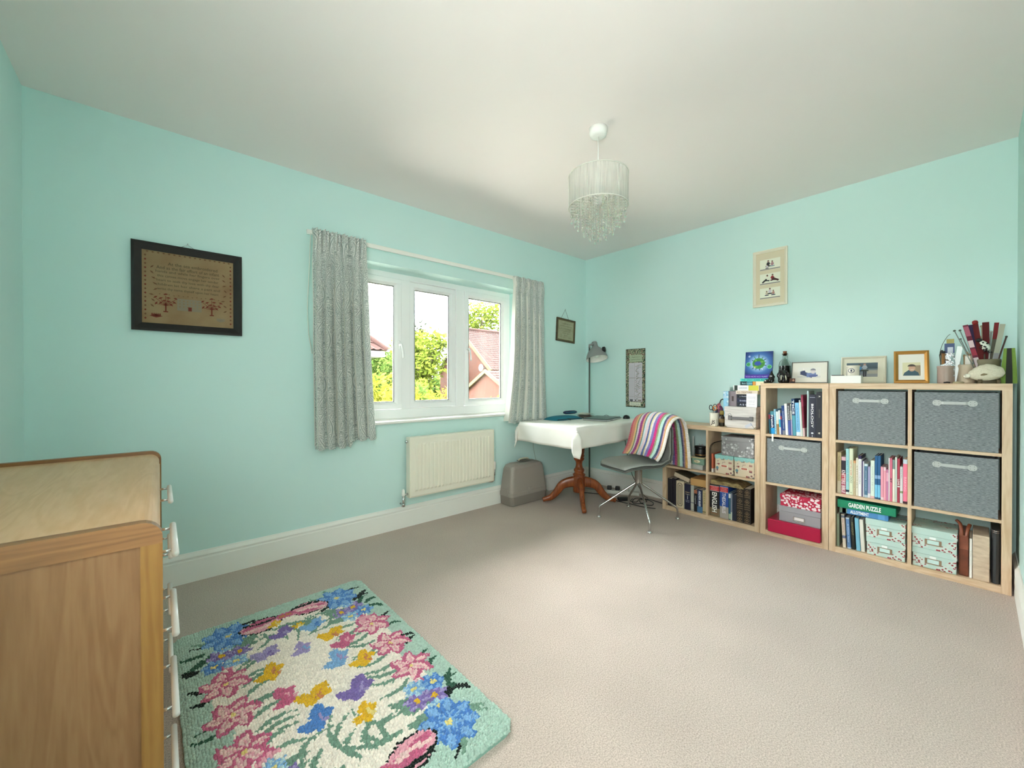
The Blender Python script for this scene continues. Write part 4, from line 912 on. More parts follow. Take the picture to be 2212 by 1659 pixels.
s = MB(); s.grid(lambda u, v: Vector(((u-.5)*.40*(1-.10*(2*v-1)**4), (v-.5)*.215*(1-.06*(2*u-1)**4), .0012+(.034)*(1-(2*u-1)**6)*(1-(2*v-1)**4)*(.75+.25*math.sin(PI*u)))), 22, 16, TEAL)
s.grid(lambda u, v: Vector(((u-.5)*.40*(1-.10*(2*v-1)**4), (.5-v)*.215*(1-.06*(2*u-1)**4), .001)), 10, 8, TEAL); s.build('padded_body', sl)
s = MB(); s.tube([(-.18, -.106, .010), (0, -.109, .012), (.18, -.106, .010)], .003, BLK, 6); s.build('zip', sl)
s = MB(); s.tube([(-.05, -.110, .012), (-.065, -.125, .018), (-.06, -.145, .012), (-.04, -.142, .004), (-.035, -.125, .009), (-.045, -.111, .012)], .0028, BLK, 6); s.build('zip_loop', sl)
nc = thing('spectacle_case', 'dark navy zipped case lying on the teal sleeve', 'case', (3.15, 2.712, CT+.0385), math.radians(-6))
NAVY = M('#23264e', .5); s = MB(); s.lathe([(0, -.085), (.016, -.082), (.024, -.06), (.026, 0), (.024, .06), (.016, .082), (0, .085)], NAVY, 16, (0, 0, .019), Matrix.Rotation(PI/2, 3, 'Y'), .72, 1); s.build('shell', nc)
s = MB(); s.tube([(-.08, -.0255, .019), (0, -.0275, .019), (.08, -.0255, .019)], .0018, M('#1c8fa0', .5), 6); s.tube([(-.02, -.027, .026), (.05, -.027, .027)], .002, M('#1c8fa0', .5), 6); s.build('trim', nc)
tp = thing('leaflet_pile', 'loose pile of white leaflets and papers behind the laptop', 'papers', (3.37, 2.680, CT), math.radians(4))
rp_ = random.Random(8)
for k in range(6):
    s = MB(); a = rp_.uniform(-.15, .15); c_ = math.cos(a), math.sin(a); z_ = .0008+k*.0065; cols = ['#cfc9be', '#b9a99a', '#e8e4dc', '#8e8a92', '#d8cfc0', '#dcd7cd']
    s.grid(lambda u, v: Vector((((u-.5)*.18)*c_[0]-((v-.5)*.12)*c_[1]+rp_.uniform(0, 0), ((u-.5)*.18)*c_[1]+((v-.5)*.12)*c_[0], z_+.010*(k/5)*(math.sin(PI*u))**2)), 8, 4, M(cols[k], .7)); s.build('leaflet', tp)
ms_ = thing('computer_mouse', 'black computer mouse on the white cloth near the wall', 'mouse', (3.515, 2.290, CT), math.radians(15))
s = MB(); s.grid(lambda u, v: Vector((.055*math.cos(2*PI*u)*math.sin(PI*v/2)**.7, .031*math.sin(2*PI*u)*math.sin(PI*v/2)**.7, .001+.033*math.cos(PI*v/2)**.8*(1-.12*math.cos(2*PI*u)))), 28, 10, BLK); s.build('shell', ms_)
s = MB(); s.tube([(-.038, 0, .028), (-.028, 0, .033)], .004, M('#2d2d30', .3), 8); s.build('wheel', ms_)
s = MB(); s.tube(arc_pts([(3.497, 2.335, CT+.006), (3.488, 2.38, CT+.012), (3.50, 2.43, CT+.004), (3.488, 2.48, CT+.014), (3.50, 2.52, CT+.022), (3.49, 2.56, CT+.006)]), .0022, BLK, 6); tag(s.build('mouse_lead'), 'thin black lead looping across the cloth beside the mouse', 'cable')
s = MB(); s.tube(arc_pts([(3.525, 2.38, CT+.004), (3.545, 2.43, CT+.016), (3.525, 2.48, CT+.006), (3.545, 2.53, CT+.013), (3.53, 2.57, CT+.004)]), .002, M('#d5d5d0', .5), 6); tag(s.build('white_lead'), 'thin white charging lead coiled behind the laptop', 'cable')

# ------------------------------------------------------------------ floor lamp
LG = M('#8e918f', .5, name='lamp_grey'); 
fl = thing('floor_lamp', 'slim grey floor lamp with a tilted dome shade behind the table', 'floor lamp', (3.475, 2.72, 0))
s = MB(); s.lathe([(0, 0), (.110, 0), (.113, .004), (.110, .015), (.04, .021), (0, .021)], LG, 36, (.03, -.02, 0)); s.build('base', fl)
s = MB(); s.tube([(0, 0, .018), (0, 0, 1.50)], .0085, M('#59615c', .4, .3), 12); s.build('pole', fl)
s = MB(); s.tube([(0, 0, 1.495), (0, 0, 1.525), (.03, -.03, 1.535)], .012, LG, 10); s.build('joint', fl)
view = Vector((-.657, -.754, 0)); side = Vector((.754, -.657, 0)); ax = (Vector((0, 0, -1))*.94+view*.30+side*.10).normalized()
rot = Vector((0, 0, -1)).rotation_difference(ax).to_matrix()
oc = side*.080+view*.01+Vector((0, 0, 1.375))      # centre of the opening
dome = [(.114, 0), (.112, .02), (.103, .05), (.085, .085), (.062, .112), (.045, .128), (.034, .142), (.030, .165), (.031, .185), (.026, .197), (0, .20)]
s = MB(); s.lathe([(r_, z) for r_, z in dome], LG, 36, oc, rot); s.build('shade', fl)
s = MB(); s.lathe([(.113, .001), (.108, .02), (.098, .05), (.080, .083), (.055, .108), (.03, .118), (0, .12)], M('#f3efe9', .5, name='shade_lining'), 36, oc, rot); s.build('shade_lining', fl)
s = MB(); s.lathe([(0, .02), (.022, .022), (.030, .045), (.028, .07), (.014, .095), (.013, .12), (0, .12)], M('#f7f5ee', .4), 20, oc, rot); s.build('bulb', fl)
kd = (side*.85+view*.5+Vector((0, 0, .15))).normalized(); kr = Vector((0, 0, 1)).rotation_difference(kd).to_matrix()
s = MB(); s.lathe([(.0, -.01), (.030, -.01), (.030, .010), (.024, .016), (0, .016)], BLK, 24, oc+Vector((0, 0, .098))+side*.062+view*.045, kr); s.build('swivel_knob', fl)

# ------------------------------------------------------------------ swivel chair
GREY = M('#8f918c', .85, bump=(600, .25, .0006), name='grey_felt'); GREYS = M('#71746f', .5, name='grey_shell')
chr_ = thing('desk_chair', 'grey moulded shell chair on a four legged chrome base', 'chair', (2.985, 1.83, 0), math.radians(163))
# local +x is forward
def shell(t, w_):
    """t 0..1 from front lip to top of the back; w -1..1"""
    K = [(.262, .430, .150), (.235, .446, .185), (.14, .452, .205), (.02, .440, .212), (-.09, .436, .208), (-.155, .452, .200), (-.198, .500, .195), (-.215, .570, .192), (-.228, .66, .190), (-.240, .73, .178), (-.246, .768, .155), (-.248, .792, .120)]
    f = t*(len(K)-1); i = min(int(f), len(K)-2); g = f-i; g2 = g
    a, b_ = K[i], K[i+1]; x, z, hw = [a[q]+(b_[q]-a[q])*g2 for q in range(3)]
    curl = abs(w_)**2.2
    if t < .5: z += .028*curl*min(1, t*3)
    else: x += .045*curl*min(1, (t-.45)*4)
    if .35 < t < .6: x += .012*curl; z += .01*curl
    return Vector((x, hw*w_, z))
s = MB(); s.grid(lambda u, v: shell(u, v*2-1)+Vector((0, 0, .012)) if u < .5 else shell(u, v*2-1)+Vector((.014, 0, .004)), 40, 20, GREY); so = s.build('seat_pad', chr_)
md = so.modifiers.new('t', 'SOLIDIFY'); md.thickness = .012; md.offset = -1; md = so.modifiers.new('s', 'SUBSURF'); md.levels = 1; md.render_levels = 1
s = MB(); s.grid(lambda u, v: shell(u, v*2-1), 40, 20, GREYS); so = s.build('shell', chr_)
md = so.modifiers.new('t', 'SOLIDIFY'); md.thickness = .010; md.offset = 1; md = so.modifiers.new('s', 'SUBSURF'); md.levels = 1; md.render_levels = 1
rim = [shell(t/30, 1) for t in range(31)]+[shell(1, 1-2*k/8) for k in range(1, 8)]+[shell(1-t/30, -1) for t in range(31)]+[shell(0, -1+2*k/8) for k in range(1, 8)]
s = MB(); s.tube([p+Vector((.004, 0, .006)) for p in rim], .0045, M('#5b5e5a', .8), 6, closed=True); s.build('piping', chr_)
s = MB(); s.lathe([(0, .288), (.026, .288), (.030, .295), (.030, .405), (.07, .418), (.09, .425), (0, .425)], CHROME, 28); s.build('column', chr_)
for k in range(4):
    a = math.radians(45+90*k+math.degrees(-chr_.rotation_euler.z)+(2, -3, 1, 2)[k]); c, q = math.cos(a), math.sin(a)
    path = arc_pts([(.016*c, .016*q, .312), (.030*c, .030*q, .290), (.070*c, .070*q, .262), (.18*c, .18*q, .185), (.285*c, .285*q, .112), (.312*c, .312*q, .090), (.320*c, .320*q, .062), (.321*c, .321*q, .012)], 5)
    s = MB(); s.tube(path, .0085, CHROME, 12); lg_ = s.build('leg', chr_)
    s = MB(); s.lathe([(0, 0), (.019, 0), (.020, .004), (.010, .012), (0, .013)], CHROME, 16, (.321*c, .321*q, .0005)); s.build('glide', lg_)

# crocheted blanket thrown over the chair back
KN = bpy.data.materials.new('crochet_wool'); KN.use_nodes = True; N, L = KN.node_tree.nodes, KN.node_tree.links; b = N['Principled BSDF']; b.inputs['Roughness'].default_value = 1; b.inputs['Sheen Weight'].default_value = .4
uvn = N.new('ShaderNodeUVMap'); uvn.uv_map = 'UVMap'; sp = N.new('ShaderNodeSeparateXYZ'); L.new(uvn.outputs[0], sp.inputs[0])
r = N.new('ShaderNodeValToRGB'); r.color_ramp.interpolation = 'CONSTANT'
stripes = ['#c9566a', '#d98a78', '#e8c88a', '#6f8561', '#ead9e2', '#a33d86', '#e9b58a', '#4f7d73', '#dfeef0', '#f0d9df', '#5a6fa8', '#f0e0a0', '#efe6e6', '#8b7fc0', '#e0278c', '#b5325f', '#8fa66a', '#bfe3d6', '#3a4d74', '#c98aa8', '#d9a35a', '#f3ece6']
for k, c in enumerate(stripes):
    e = r.color_ramp.elements[k] if k < 2 else r.color_ramp.elements.new(k/len(stripes)); e.position = k/len(stripes); e.color = (*lin(c), 1)
ns_ = N.new('ShaderNodeTexNoise'); ns_.inputs['Scale'].default_value = 30; ad_ = N.new('ShaderNodeMath'); ad_.operation = 'MULTIPLY_ADD'; ad_.inputs[1].default_value = .012; L.new(uvn.outputs[0], ns_.inputs['Vector']); L.new(ns_.outputs['Fac'], ad_.inputs[0]); L.new(sp.outputs[0], ad_.inputs[2]); L.new(ad_.outputs[0], r.inputs[0]); L.new(r.outputs[0], b.inputs['Base Color'])
wv = N.new('ShaderNodeTexWave'); wv.wave_type = 'BANDS'; wv.bands_direction = 'Y'; wv.inputs['Scale'].default_value = 18; wv.inputs['Distortion'].default_value = 2; wv.inputs['Detail'].default_value = 2; wv.inputs['Detail Scale'].default_value = 6; L.new(uvn.outputs[0], wv.inputs['Vector'])
bp = N.new('ShaderNodeBump'); bp.inputs['Strength'].default_value = .9; bp.inputs['Distance'].default_value = .004; L.new(wv.outputs['Fac'], bp.inputs['Height']); L.new(bp.outputs[0], b.inputs['Normal'])
# path over the back in the chair's side plane: front drop, crest, rear drop
def blanket_pt(u, v):
    """u across the stripes (0 far side .. 1 near side), v along: 0 front hem .. 1 rear hem"""
    w_ = -.235+.43*u                                   # across the back (local y)
    tpr = 1-.35*max(0, (u-.55))/.45
    K = [(-.080+.012*math.sin(u*9), .512), (-.100, .55), (-.130, .62), (-.152, .705), (-.170, .782), (-.206, .842), (-.256, .862), (-.299, .834), (-.325, .77), (-.340, .67), (-.350, .57), (-.352, .48), (-.350, .42)]
    f = v*(len(K)-1); i = min(int(f), len(K)-2); g = f-i; a, b_, c, d = K[max(i-1, 0)], K[i], K[i+1], K[min(i+2, len(K)-1)]
    cr = lambda p, q, r_, s_: .5*(2*q+(r_-p)*g+(2*p-5*q+4*r_-s_)*g*g+(3*q-p-3*r_+s_)*g**3)
    x, z = cr(a[0], b_[0], c[0], d[0]), cr(a[1], b_[1], c[1], d[1])
    sag = -.034*(abs(w_+.02)/.22)**2.6; z += sag*math.sin(PI*min(1, .15+v*.9))*1.0
    if v < .4: x += .030*(1-(v/.4))*math.cos(w_*12)
    fold = .009*math.sin(u*34+v*2)*(.4+abs(v-.5)); x += fold
    x += (.058*max(0, 1-v*1.9)+.004)*(abs(w_)/.20)**2
    w2 = w_*(1+.0*v)+(.055*(v-.5)*(u-.3) if v > .5 else .02*(.5-v)*(1-2*u))
    return Vector((x, -w2 if 0 else w2, z))
bl = thing('crochet_blanket', 'striped multicoloured crochet blanket thrown over the chair back', 'blanket', (2.985, 1.83, 0), math.radians(163))
s = MB(); s.grid(blanket_pt, 66, 60, KN, uv=True); bo = s.build('knitted_cloth', bl)
md = bo.modifiers.new('t', 'SOLIDIFY'); md.thickness = .009; md.offset = 1

# ------------------------------------------------------------------ sewing machine case, power strip, cables
CASE = M('#a39a91', .55, bump=(300, .25, .0008), name='case_plastic'); CASED = M('#8b8279', .55, bump=(300, .25, .0008), name='case_base_plastic')
sc_ = thing('sewing_machine_case', 'beige moulded sewing machine case on the carpet beside the radiator', 'case', (2.605, 2.822, 0))
def rrect(hx, hy, r_, n_=5):
    o_ = []
    for (sx, sy, a0) in ((1, -1, -PI/2), (1, 1, 0), (-1, 1, PI/2), (-1, -1, PI)):
        for k in range(n_): a = a0+PI/2*k/(n_-1); o_.append((sx*(hx-r_)+r_*math.cos(a), sy*(hy-r_)+r_*math.sin(a)))
    return o_
def loft(mb, secs, mat, smooth=True):
    n_ = len(secs[0][0]); vs = [Vector((p[0], p[1], z+(dz(p) if dz else 0))) for (o_, z, dz) in secs for p in o_]
    fs = [(a*n_+k, a*n_+(k+1) % n_, (a+1)*n_+(k+1) % n_, (a+1)*n_+k) for a in range(len(secs)-1) for k in range(n_)]
    fs += [tuple(range(n_-1, -1, -1)), tuple((len(secs)-1)*n_+k for k in range(n_))]
    mb.add(vs, fs, mat, smooth)
s = MB(); loft(s, [(rrect(.212, .078, .03), 0, None), (rrect(.222, .088, .03), .006, None), (rrect(.226, .090, .03), .085, None)], CASED, False); s.build('base', sc_)
crown = lambda p: .040*(1-(p[0]/.20)**2) if abs(p[0]) < .2 else 0
s = MB(); loft(s, [(rrect(.230, .092, .03), .086, None), (rrect(.230, .092, .03), .118, None), (rrect(.226, .089, .03), .122, None), (rrect(.214, .080, .032), .25, None), (rrect(.206, .074, .036), .325, lambda p: crown(p)*.6), (rrect(.198, .062, .036), .347, crown), (rrect(.17, .035, .03), .355, crown)], CASE, False); s.build('lid', sc_)
s = MB(); s.box((-.07, -.022, .386), (.07, .022, .391), M('#6f6962', .6)); s.build('handle_recess', sc_)
s = MB(); s.tube(arc_pts([(-.062, 0, .388), (-.05, 0, .401), (0, 0, .405), (.05, 0, .401), (.062, 0, .388)]), .008, M('#c9c3ad', .5), 8); s.build('handle', sc_)
for xx in (-.234,): s = MB(); s.box((xx, -.045, .10), (xx+.008, .045, .155), CASE, .003); s.build('latch', sc_)
s = MB(); s.box((-.02, -.098, .095), (.02, -.089, .15), CASE, .003); s.build('latch', sc_)
PSW = M('#dcdad2', .5)
ps = thing('power_strip', 'white extension socket on the carpet behind the chair', 'power strip', (3.50, 2.335, 0), math.radians(-60))
s = MB(); s.box((-.17, -.03, .001), (.17, .03, .034), PSW, .006); s.build('housing', ps)
for k, xx in enumerate((-.12, -.04, .04)): s = MB(); s.box((xx-.024, -.022, .034), (xx+.024, .022, .036), M('#f2f1ec', .5)); so = s.build('socket', ps); s = MB(); s.box((xx-.022, -.02, .036), (xx+.022, .02, .075), BLK if k < 2 else PSW, .006); s.build('plug', so)
s = MB(); s.box((-.05, -.03, .0), (.05, .03, .028), BLK, .006); a_ = s.build('power_adapter'); a_.location = (3.325, 2.20, .001); a_.rotation_euler = (0, 0, -.6); tag(a_, 'black power adapter among the cables on the carpet', 'adapter')
s = MB(); s.tube(arc_pts([(3.42, 2.16, .006), (3.34, 2.13, .006), (3.36, 2.08, .005), (3.46, 2.11, .006), (3.44, 2.02, .012), (3.33, 2.03, .006), (3.31, 2.09, .006), (3.40, 2.12, .022), (3.50, 2.10, .006), (3.47, 1.98, .006), (3.37, 1.93, .006), (3.32, 2.0, .016), (3.40, 2.07, .026), (3.52, 2.04, .006), (3.50, 1.90, .006)]), .0035, BLK, 7); tag(s.build('tangled_cable'), 'tangle of black cable on the carpet beside the low shelf', 'cable')
s = MB(); s.tube(arc_pts([(3.23, 2.62, .006), (3.30, 2.52, .005), (3.31, 2.42, .006), (3.255, 2.22, .005), (3.265, 2.06, .006), (3.27, 1.96, .006), (3.31, 1.86, .006)]), .0035, BLK, 7); tag(s.build('mains_cable'), 'black mains cable running along the carpet under the table', 'cable')
s = MB(); s.tube(arc_pts([(3.46, 2.60, .006), (3.39, 2.54, .006), (3.38, 2.46, .006), (3.392, 2.42, .006)]), .0032, PSW, 7); tag(s.build('white_cable'), 'white cable from the floor lamp along the carpet to the socket', 'cable')
s = MB(); s.tube(arc_pts([(3.56, 2.36, .70), (3.575, 2.33, .45), (3.585, 2.28, .22), (3.592, 2.21, .10), (3.57, 2.13, .02), (3.545, 2.07, .008)]), .003, BLK, 7); tag(s.build('hanging_cable'), 'black cable hanging from the table behind the chair', 'cable')
s = MB(); s.tube(arc_pts([(2.80, D1-.012, .66), (2.83, D1-.012, .45), (2.88, D1-.020, .25), (2.90, D1-.022, .10), (3.0, 2.86, .008)]), .0022, M('#a8b5ae', .5), 6); tag(s.build('thin_grey_cable'), 'thin pale cable hanging down the window wall under the table', 'cable')
# ------------------------------------------------------------------ cube shelf units (fronts on the plane x = XS)
SHW = wood('shelf_oak_effect', '#caab8a', '#dec5a8', (2.2, 2.2, 2.2), 'z', .5); SHH = wood('shelf_oak_effect_h', '#ccad8c', '#e0c7aa', (2.2, 2.2, 2.2), 'y', .5)
XB = D2-.024        # back of the units (skirting behind)
def bw(mb, name, parent, root=None, **kw):
    """build from world coordinates under a root that is not rotated"""
    o = (root or parent).location; mb.v = [(p[0]-o[0], p[1]-o[1], p[2]-o[2]) for p in mb.v]; return mb.build(name, parent, **kw)
def unit(label, y0, y1, h, cols, rows, group='oak effect cube shelf units'):
    t = thing('cube_shelf', label, 'shelf unit', (XS+.14, (y0+y1)/2, 0), 0, group)
    T_ = .036; Y = lambda a: a
    for (a, b_) in ((y0, y0+T_), (y1-T_, y1)): s = MB(); s.box((XS, a+.0004, 0), (XB, b_-.0004, h-T_), SHW); bw(s, 'side_panel', t)
    s = MB(); s.box((XS, y0+.0004, h-T_), (XB, y1-.0004, h), SHH); bw(s, 'top_panel', t)
    s = MB(); s.box((XS+.0005, y0+T_, 0), (XB, y1-T_, T_), SHH); bw(s, 'bottom_panel', t)
    iw = (y1-y0-2*T_-(cols-1)*.017)/cols; ih = (h-2*T_-(rows-1)*.017)/rows; cells = {}
    for c in range(cols):
        ya = y1-T_-c*(iw+.017)
        if c < cols-1: s = MB(); s.box((XS+.0005, ya-iw-.017, T_), (XB, ya-iw, h-T_), SHW); bw(s, 'divider', t)
        for r in range(rows):
            za = T_+r*(ih+.017); cells[c, r] = (ya, ya-iw, za+.0008, za+ih)
            if r < rows-1: s = MB(); s.box((XS+.001, ya-iw+.0002, za+ih), (XB, ya-.0002, za+ih+.017), SHH); bw(s, 'shelf_board', t)
    return cells
CA = unit('tall two column cube shelf unit of six compartments at the right', -.131, .642, 1.12, 2, 3)
CB = unit('tall single column cube shelf of three compartments in the middle', .644, 1.052, 1.12, 1, 3)
CC = unit('low four compartment cube shelf left of the tall units', 1.054, 1.830, .768, 2, 2)
# column 0 is the left one seen from the room, row 0 the lowest: cell = (y left, y right, floor z, ceiling z)

def book(label, yl, yr, z0, h, col, xf=None, depth=.15, title=None, tc='#ffffff', th=.6, tspan=(.08, .92), bands=(), lean=0.0, group=None, pages='#e9e3d3', horiz=None, bold=0, cat='book', page_top=True, extra=None, name='book'):
    """upright book: spine towards the room. bands: (from, to, colour) fractions up the spine; title reads downwards"""
    xf = XS+.022 if xf is None else xf
    y0, y1 = min(yl, yr)+.0004, max(yl, yr)-.0004; wd = y1-y0; t = thing(name, label, cat, (xf, (y0+y1)/2, z0), 0, group)
    c = M(col, .55); ct_ = min(.0028, wd*.22); s = MB()
    cuts = sorted({0.0, 1.0, *[b_[0] for b_ in bands], *[b_[1] for b_ in bands]})
    def colat(f):
        for b_ in bands:
            if b_[0] <= f < b_[1]: return M(b_[2], .55)
        return c
    hw = wd/2
    for a, b_ in zip(cuts[:-1], cuts[1:]):
        k = [(ct_*.7, -hw), (0, -hw*.72), (0, hw*.72), (ct_*.7, hw)]; m_ = colat((a+b_)/2)   # gently rounded spine
        vs = [(p[0], p[1], h*a) for p in k]+[(p[0], p[1], h*b_) for p in k]
        s.add(vs, [(0, 1, 5, 4), (1, 2, 6, 5), (2, 3, 7, 6)], m_)
        for sg in (-1, 1): s.box((ct_*.7, sg*hw, h*a), (depth, sg*(hw-ct_), h*b_), m_)
    s.box((ct_*.7, -hw+.0002, .0), (ct_, hw-.0002, h), c)
    s.build('cover', t)
    if wd > .006: s = MB(); s.box((ct_, -hw+ct_, .003), (depth-.003, hw-ct_, h-.003), M(pages, .9)); s.build('pages', t)
    if title:
        a, b_ = tspan
        if horiz: text(t, title, (-.0005, 0, h*(a+b_)/2), (0, -1, 0), (0, 0, 1), wd*horiz, h*(b_-a), tc, bold)
        else: text(t, title, (-.0005, 0, h*(a+b_)/2), (0, 0, -1), (0, -1, 0), h*(b_-a), wd*th, tc, bold)
    if extra: extra(t, wd, h)
    if lean: t.rotation_euler = (lean, 0, 0); t.location.z += wd/2*abs(math.sin(lean))+.0002
    return t
def tx(t, s_, zf, hh, lw, c, h, horiz=False, dy=0, bold=0):
    if horiz: text(t, s_, (-.0006, dy, h*zf), (0, -1, 0), (0, 0, 1), lw, hh, c, bold)
    else: text(t, s_, (-.0006, dy, h*zf), (0, 0, -1), (0, -1, 0), lw, hh, c, bold)

# ---- middle unit, top compartment: blue and dark textbooks
z = CB[0, 2][2]; G = 'textbooks in the top compartment of the middle unit'
y = CB[0, 2][0]-.001
rows = [ # width, height, colour, label, kwargs
 (.013, .150, '#2e6d86', 'thin teal booklet at the far left of the textbook row', dict(bands=((.72, .95, '#b3455a'),))),
 (.026, .166, '#0d2c5e', 'dark blue French dictionary with bright blue foot near the left end', dict(title='French', tspan=(.28, .84), th=.62, bold=.02, bands=((.0, .26, '#1f9fe0'), (.84, 1, '#4b93a6')))),
 (.014, .182, '#9fd3ea', 'slim pale blue paperback right of the French dictionary', dict(title='CONCISE', tc='#3a6a8a', th=.5)),
 (.018, .165, '#e7f1ee', 'white and brown booklet in front of the French row', dict(bands=((0, .45, '#9b7a4e'), (.45, .62, '#e7dcc8')))),
 (.012, .176, '#f2f3f0', 'narrow white booklet with turquoise band among textbooks', dict(bands=((.3, .62, '#43b3cf'),))),
 (.009, .157, '#243a80', 'very thin navy booklet with small red label', dict(bands=((.7, .85, '#b83a44'),))),
 (.020, .210, '#14407f', 'royal blue paperback with white vertical title and grey foot', dict(title='Chemistry for Advanced', th=.4, tspan=(.22, .82), bands=((0, .15, '#7b7f8c'),))),
 (.019, .225, '#f1f1ef', 'white paperback leaning slightly in the middle of textbooks', dict(title='further pure', tc='#7c8796', th=.35, tspan=(.5, .86))),
 (.019, .220, '#45484b', 'grey over blue paperback with white capitals', dict(title='STATISTICS', tspan=(.5, .95), th=.45, bands=((0, .48, '#46539a'),))),
 (.010, .226, '#c9c6c0', 'thin mottled grey and lilac book beside the grey blue one', dict(bands=((0, .5, '#a79fc4'), (.78, .95, '#8a8f8c')))),
 (.023, .262, '#173a63', 'navy over teal mathematics book with large white letters', dict(title='TICS', tspan=(.58, .97), th=.6, bold=.02, bands=((0, .55, '#4f97a8'),))),
 (.027, .234, '#7fbfe6', 'sky blue textbook with small dark vertical title', dict(title='CORE MATHS FOR EXAMS', tc='#1d4c78', th=.32, tspan=(.18, .94), bands=((0, .12, '#d9e3ea'),))),
 (.008, .254, '#f0f1ee', 'thin white booklet between the sky blue and maroon books', dict()),
 (.006, .240, '#cfe0d4', 'very thin pale green booklet before the maroon folder', dict()),
 (.014, .292, '#7d2138', 'maroon folder with pale upper edge', dict(bands=((.0, .2, '#d9b9b9'), (.72, .95, '#92304a')))),
 (.011, .320, '#b9cfcd', 'tall pale grey-green plastic wallet left of the biology book', dict()),
 (.046, .296, '#262a3b', 'thick black biology textbook with white lettering', dict(title='BIOLOGY', tspan=(.22, .78), th=.30, bold=.012, extra=lambda t, w_, h: (tx(t, 'FOURTH EDITION', .50, .005, .09, '#a9acb8', h, dy=w_*.22), tx(t, '|', .93, .03, .003, '#b9bccb', h), tx(t, 'o', .095, .012, .014, '#e8ecf2', h, True, 0, .06), tx(t, 'I', .03, .003, .013, '#d8dce2', h)))),
 (.038, .312, '#1b1f2b', 'tall black hardback right of the biology book', dict(title='physical chemistry', tc='#8d8c7c', tspan=(.44, .62), th=.20, extra=lambda t, w_, h: (tx(t, 'P.', .90, .012, .012, '#e8e6e0', h), tx(t, 'w', .10, .013, .013, '#efe7d8', h)))),
]
k_ = (CB[0, 2][0]-CB[0, 2][1]-.028)/sum(q[0]+.0003 for q in rows); y -= .014
for i, (w_, h, c, lb, kw) in enumerate(rows):
    if i == 15: y -= .010
    book(lb, y, y-w_*k_, z, h, c, group=G, lean=(-.045 if i < 15 else 0), **kw); y -= w_*k_+.0003
s = MB(); s.box((XS+.006, .968, z-.045), (XS+.0075, .978, z+.002), M('#e9efe9', .7)); s.box((XS-.0015, .968, z-.050), (XS-.0005, .978, z-.004), M('#e9efe9', .7)); s = MB(); s.box((XS-.002, .966, z-.052), (XS-.0006, .977, z+.0006), M('#e9efe9', .7)); s.box((XS-.002, .966, z+.0006), (XS+.020, .977, z+.0016), M('#e9efe9', .7)); tag(bw(s, 'ribbon_bookmark', None, thing('x', 'x', 'x')), 'white paper bookmark hanging over the shelf edge under the textbooks', 'bookmark')
bpy.data.objects.remove(bpy.data.objects['x'])

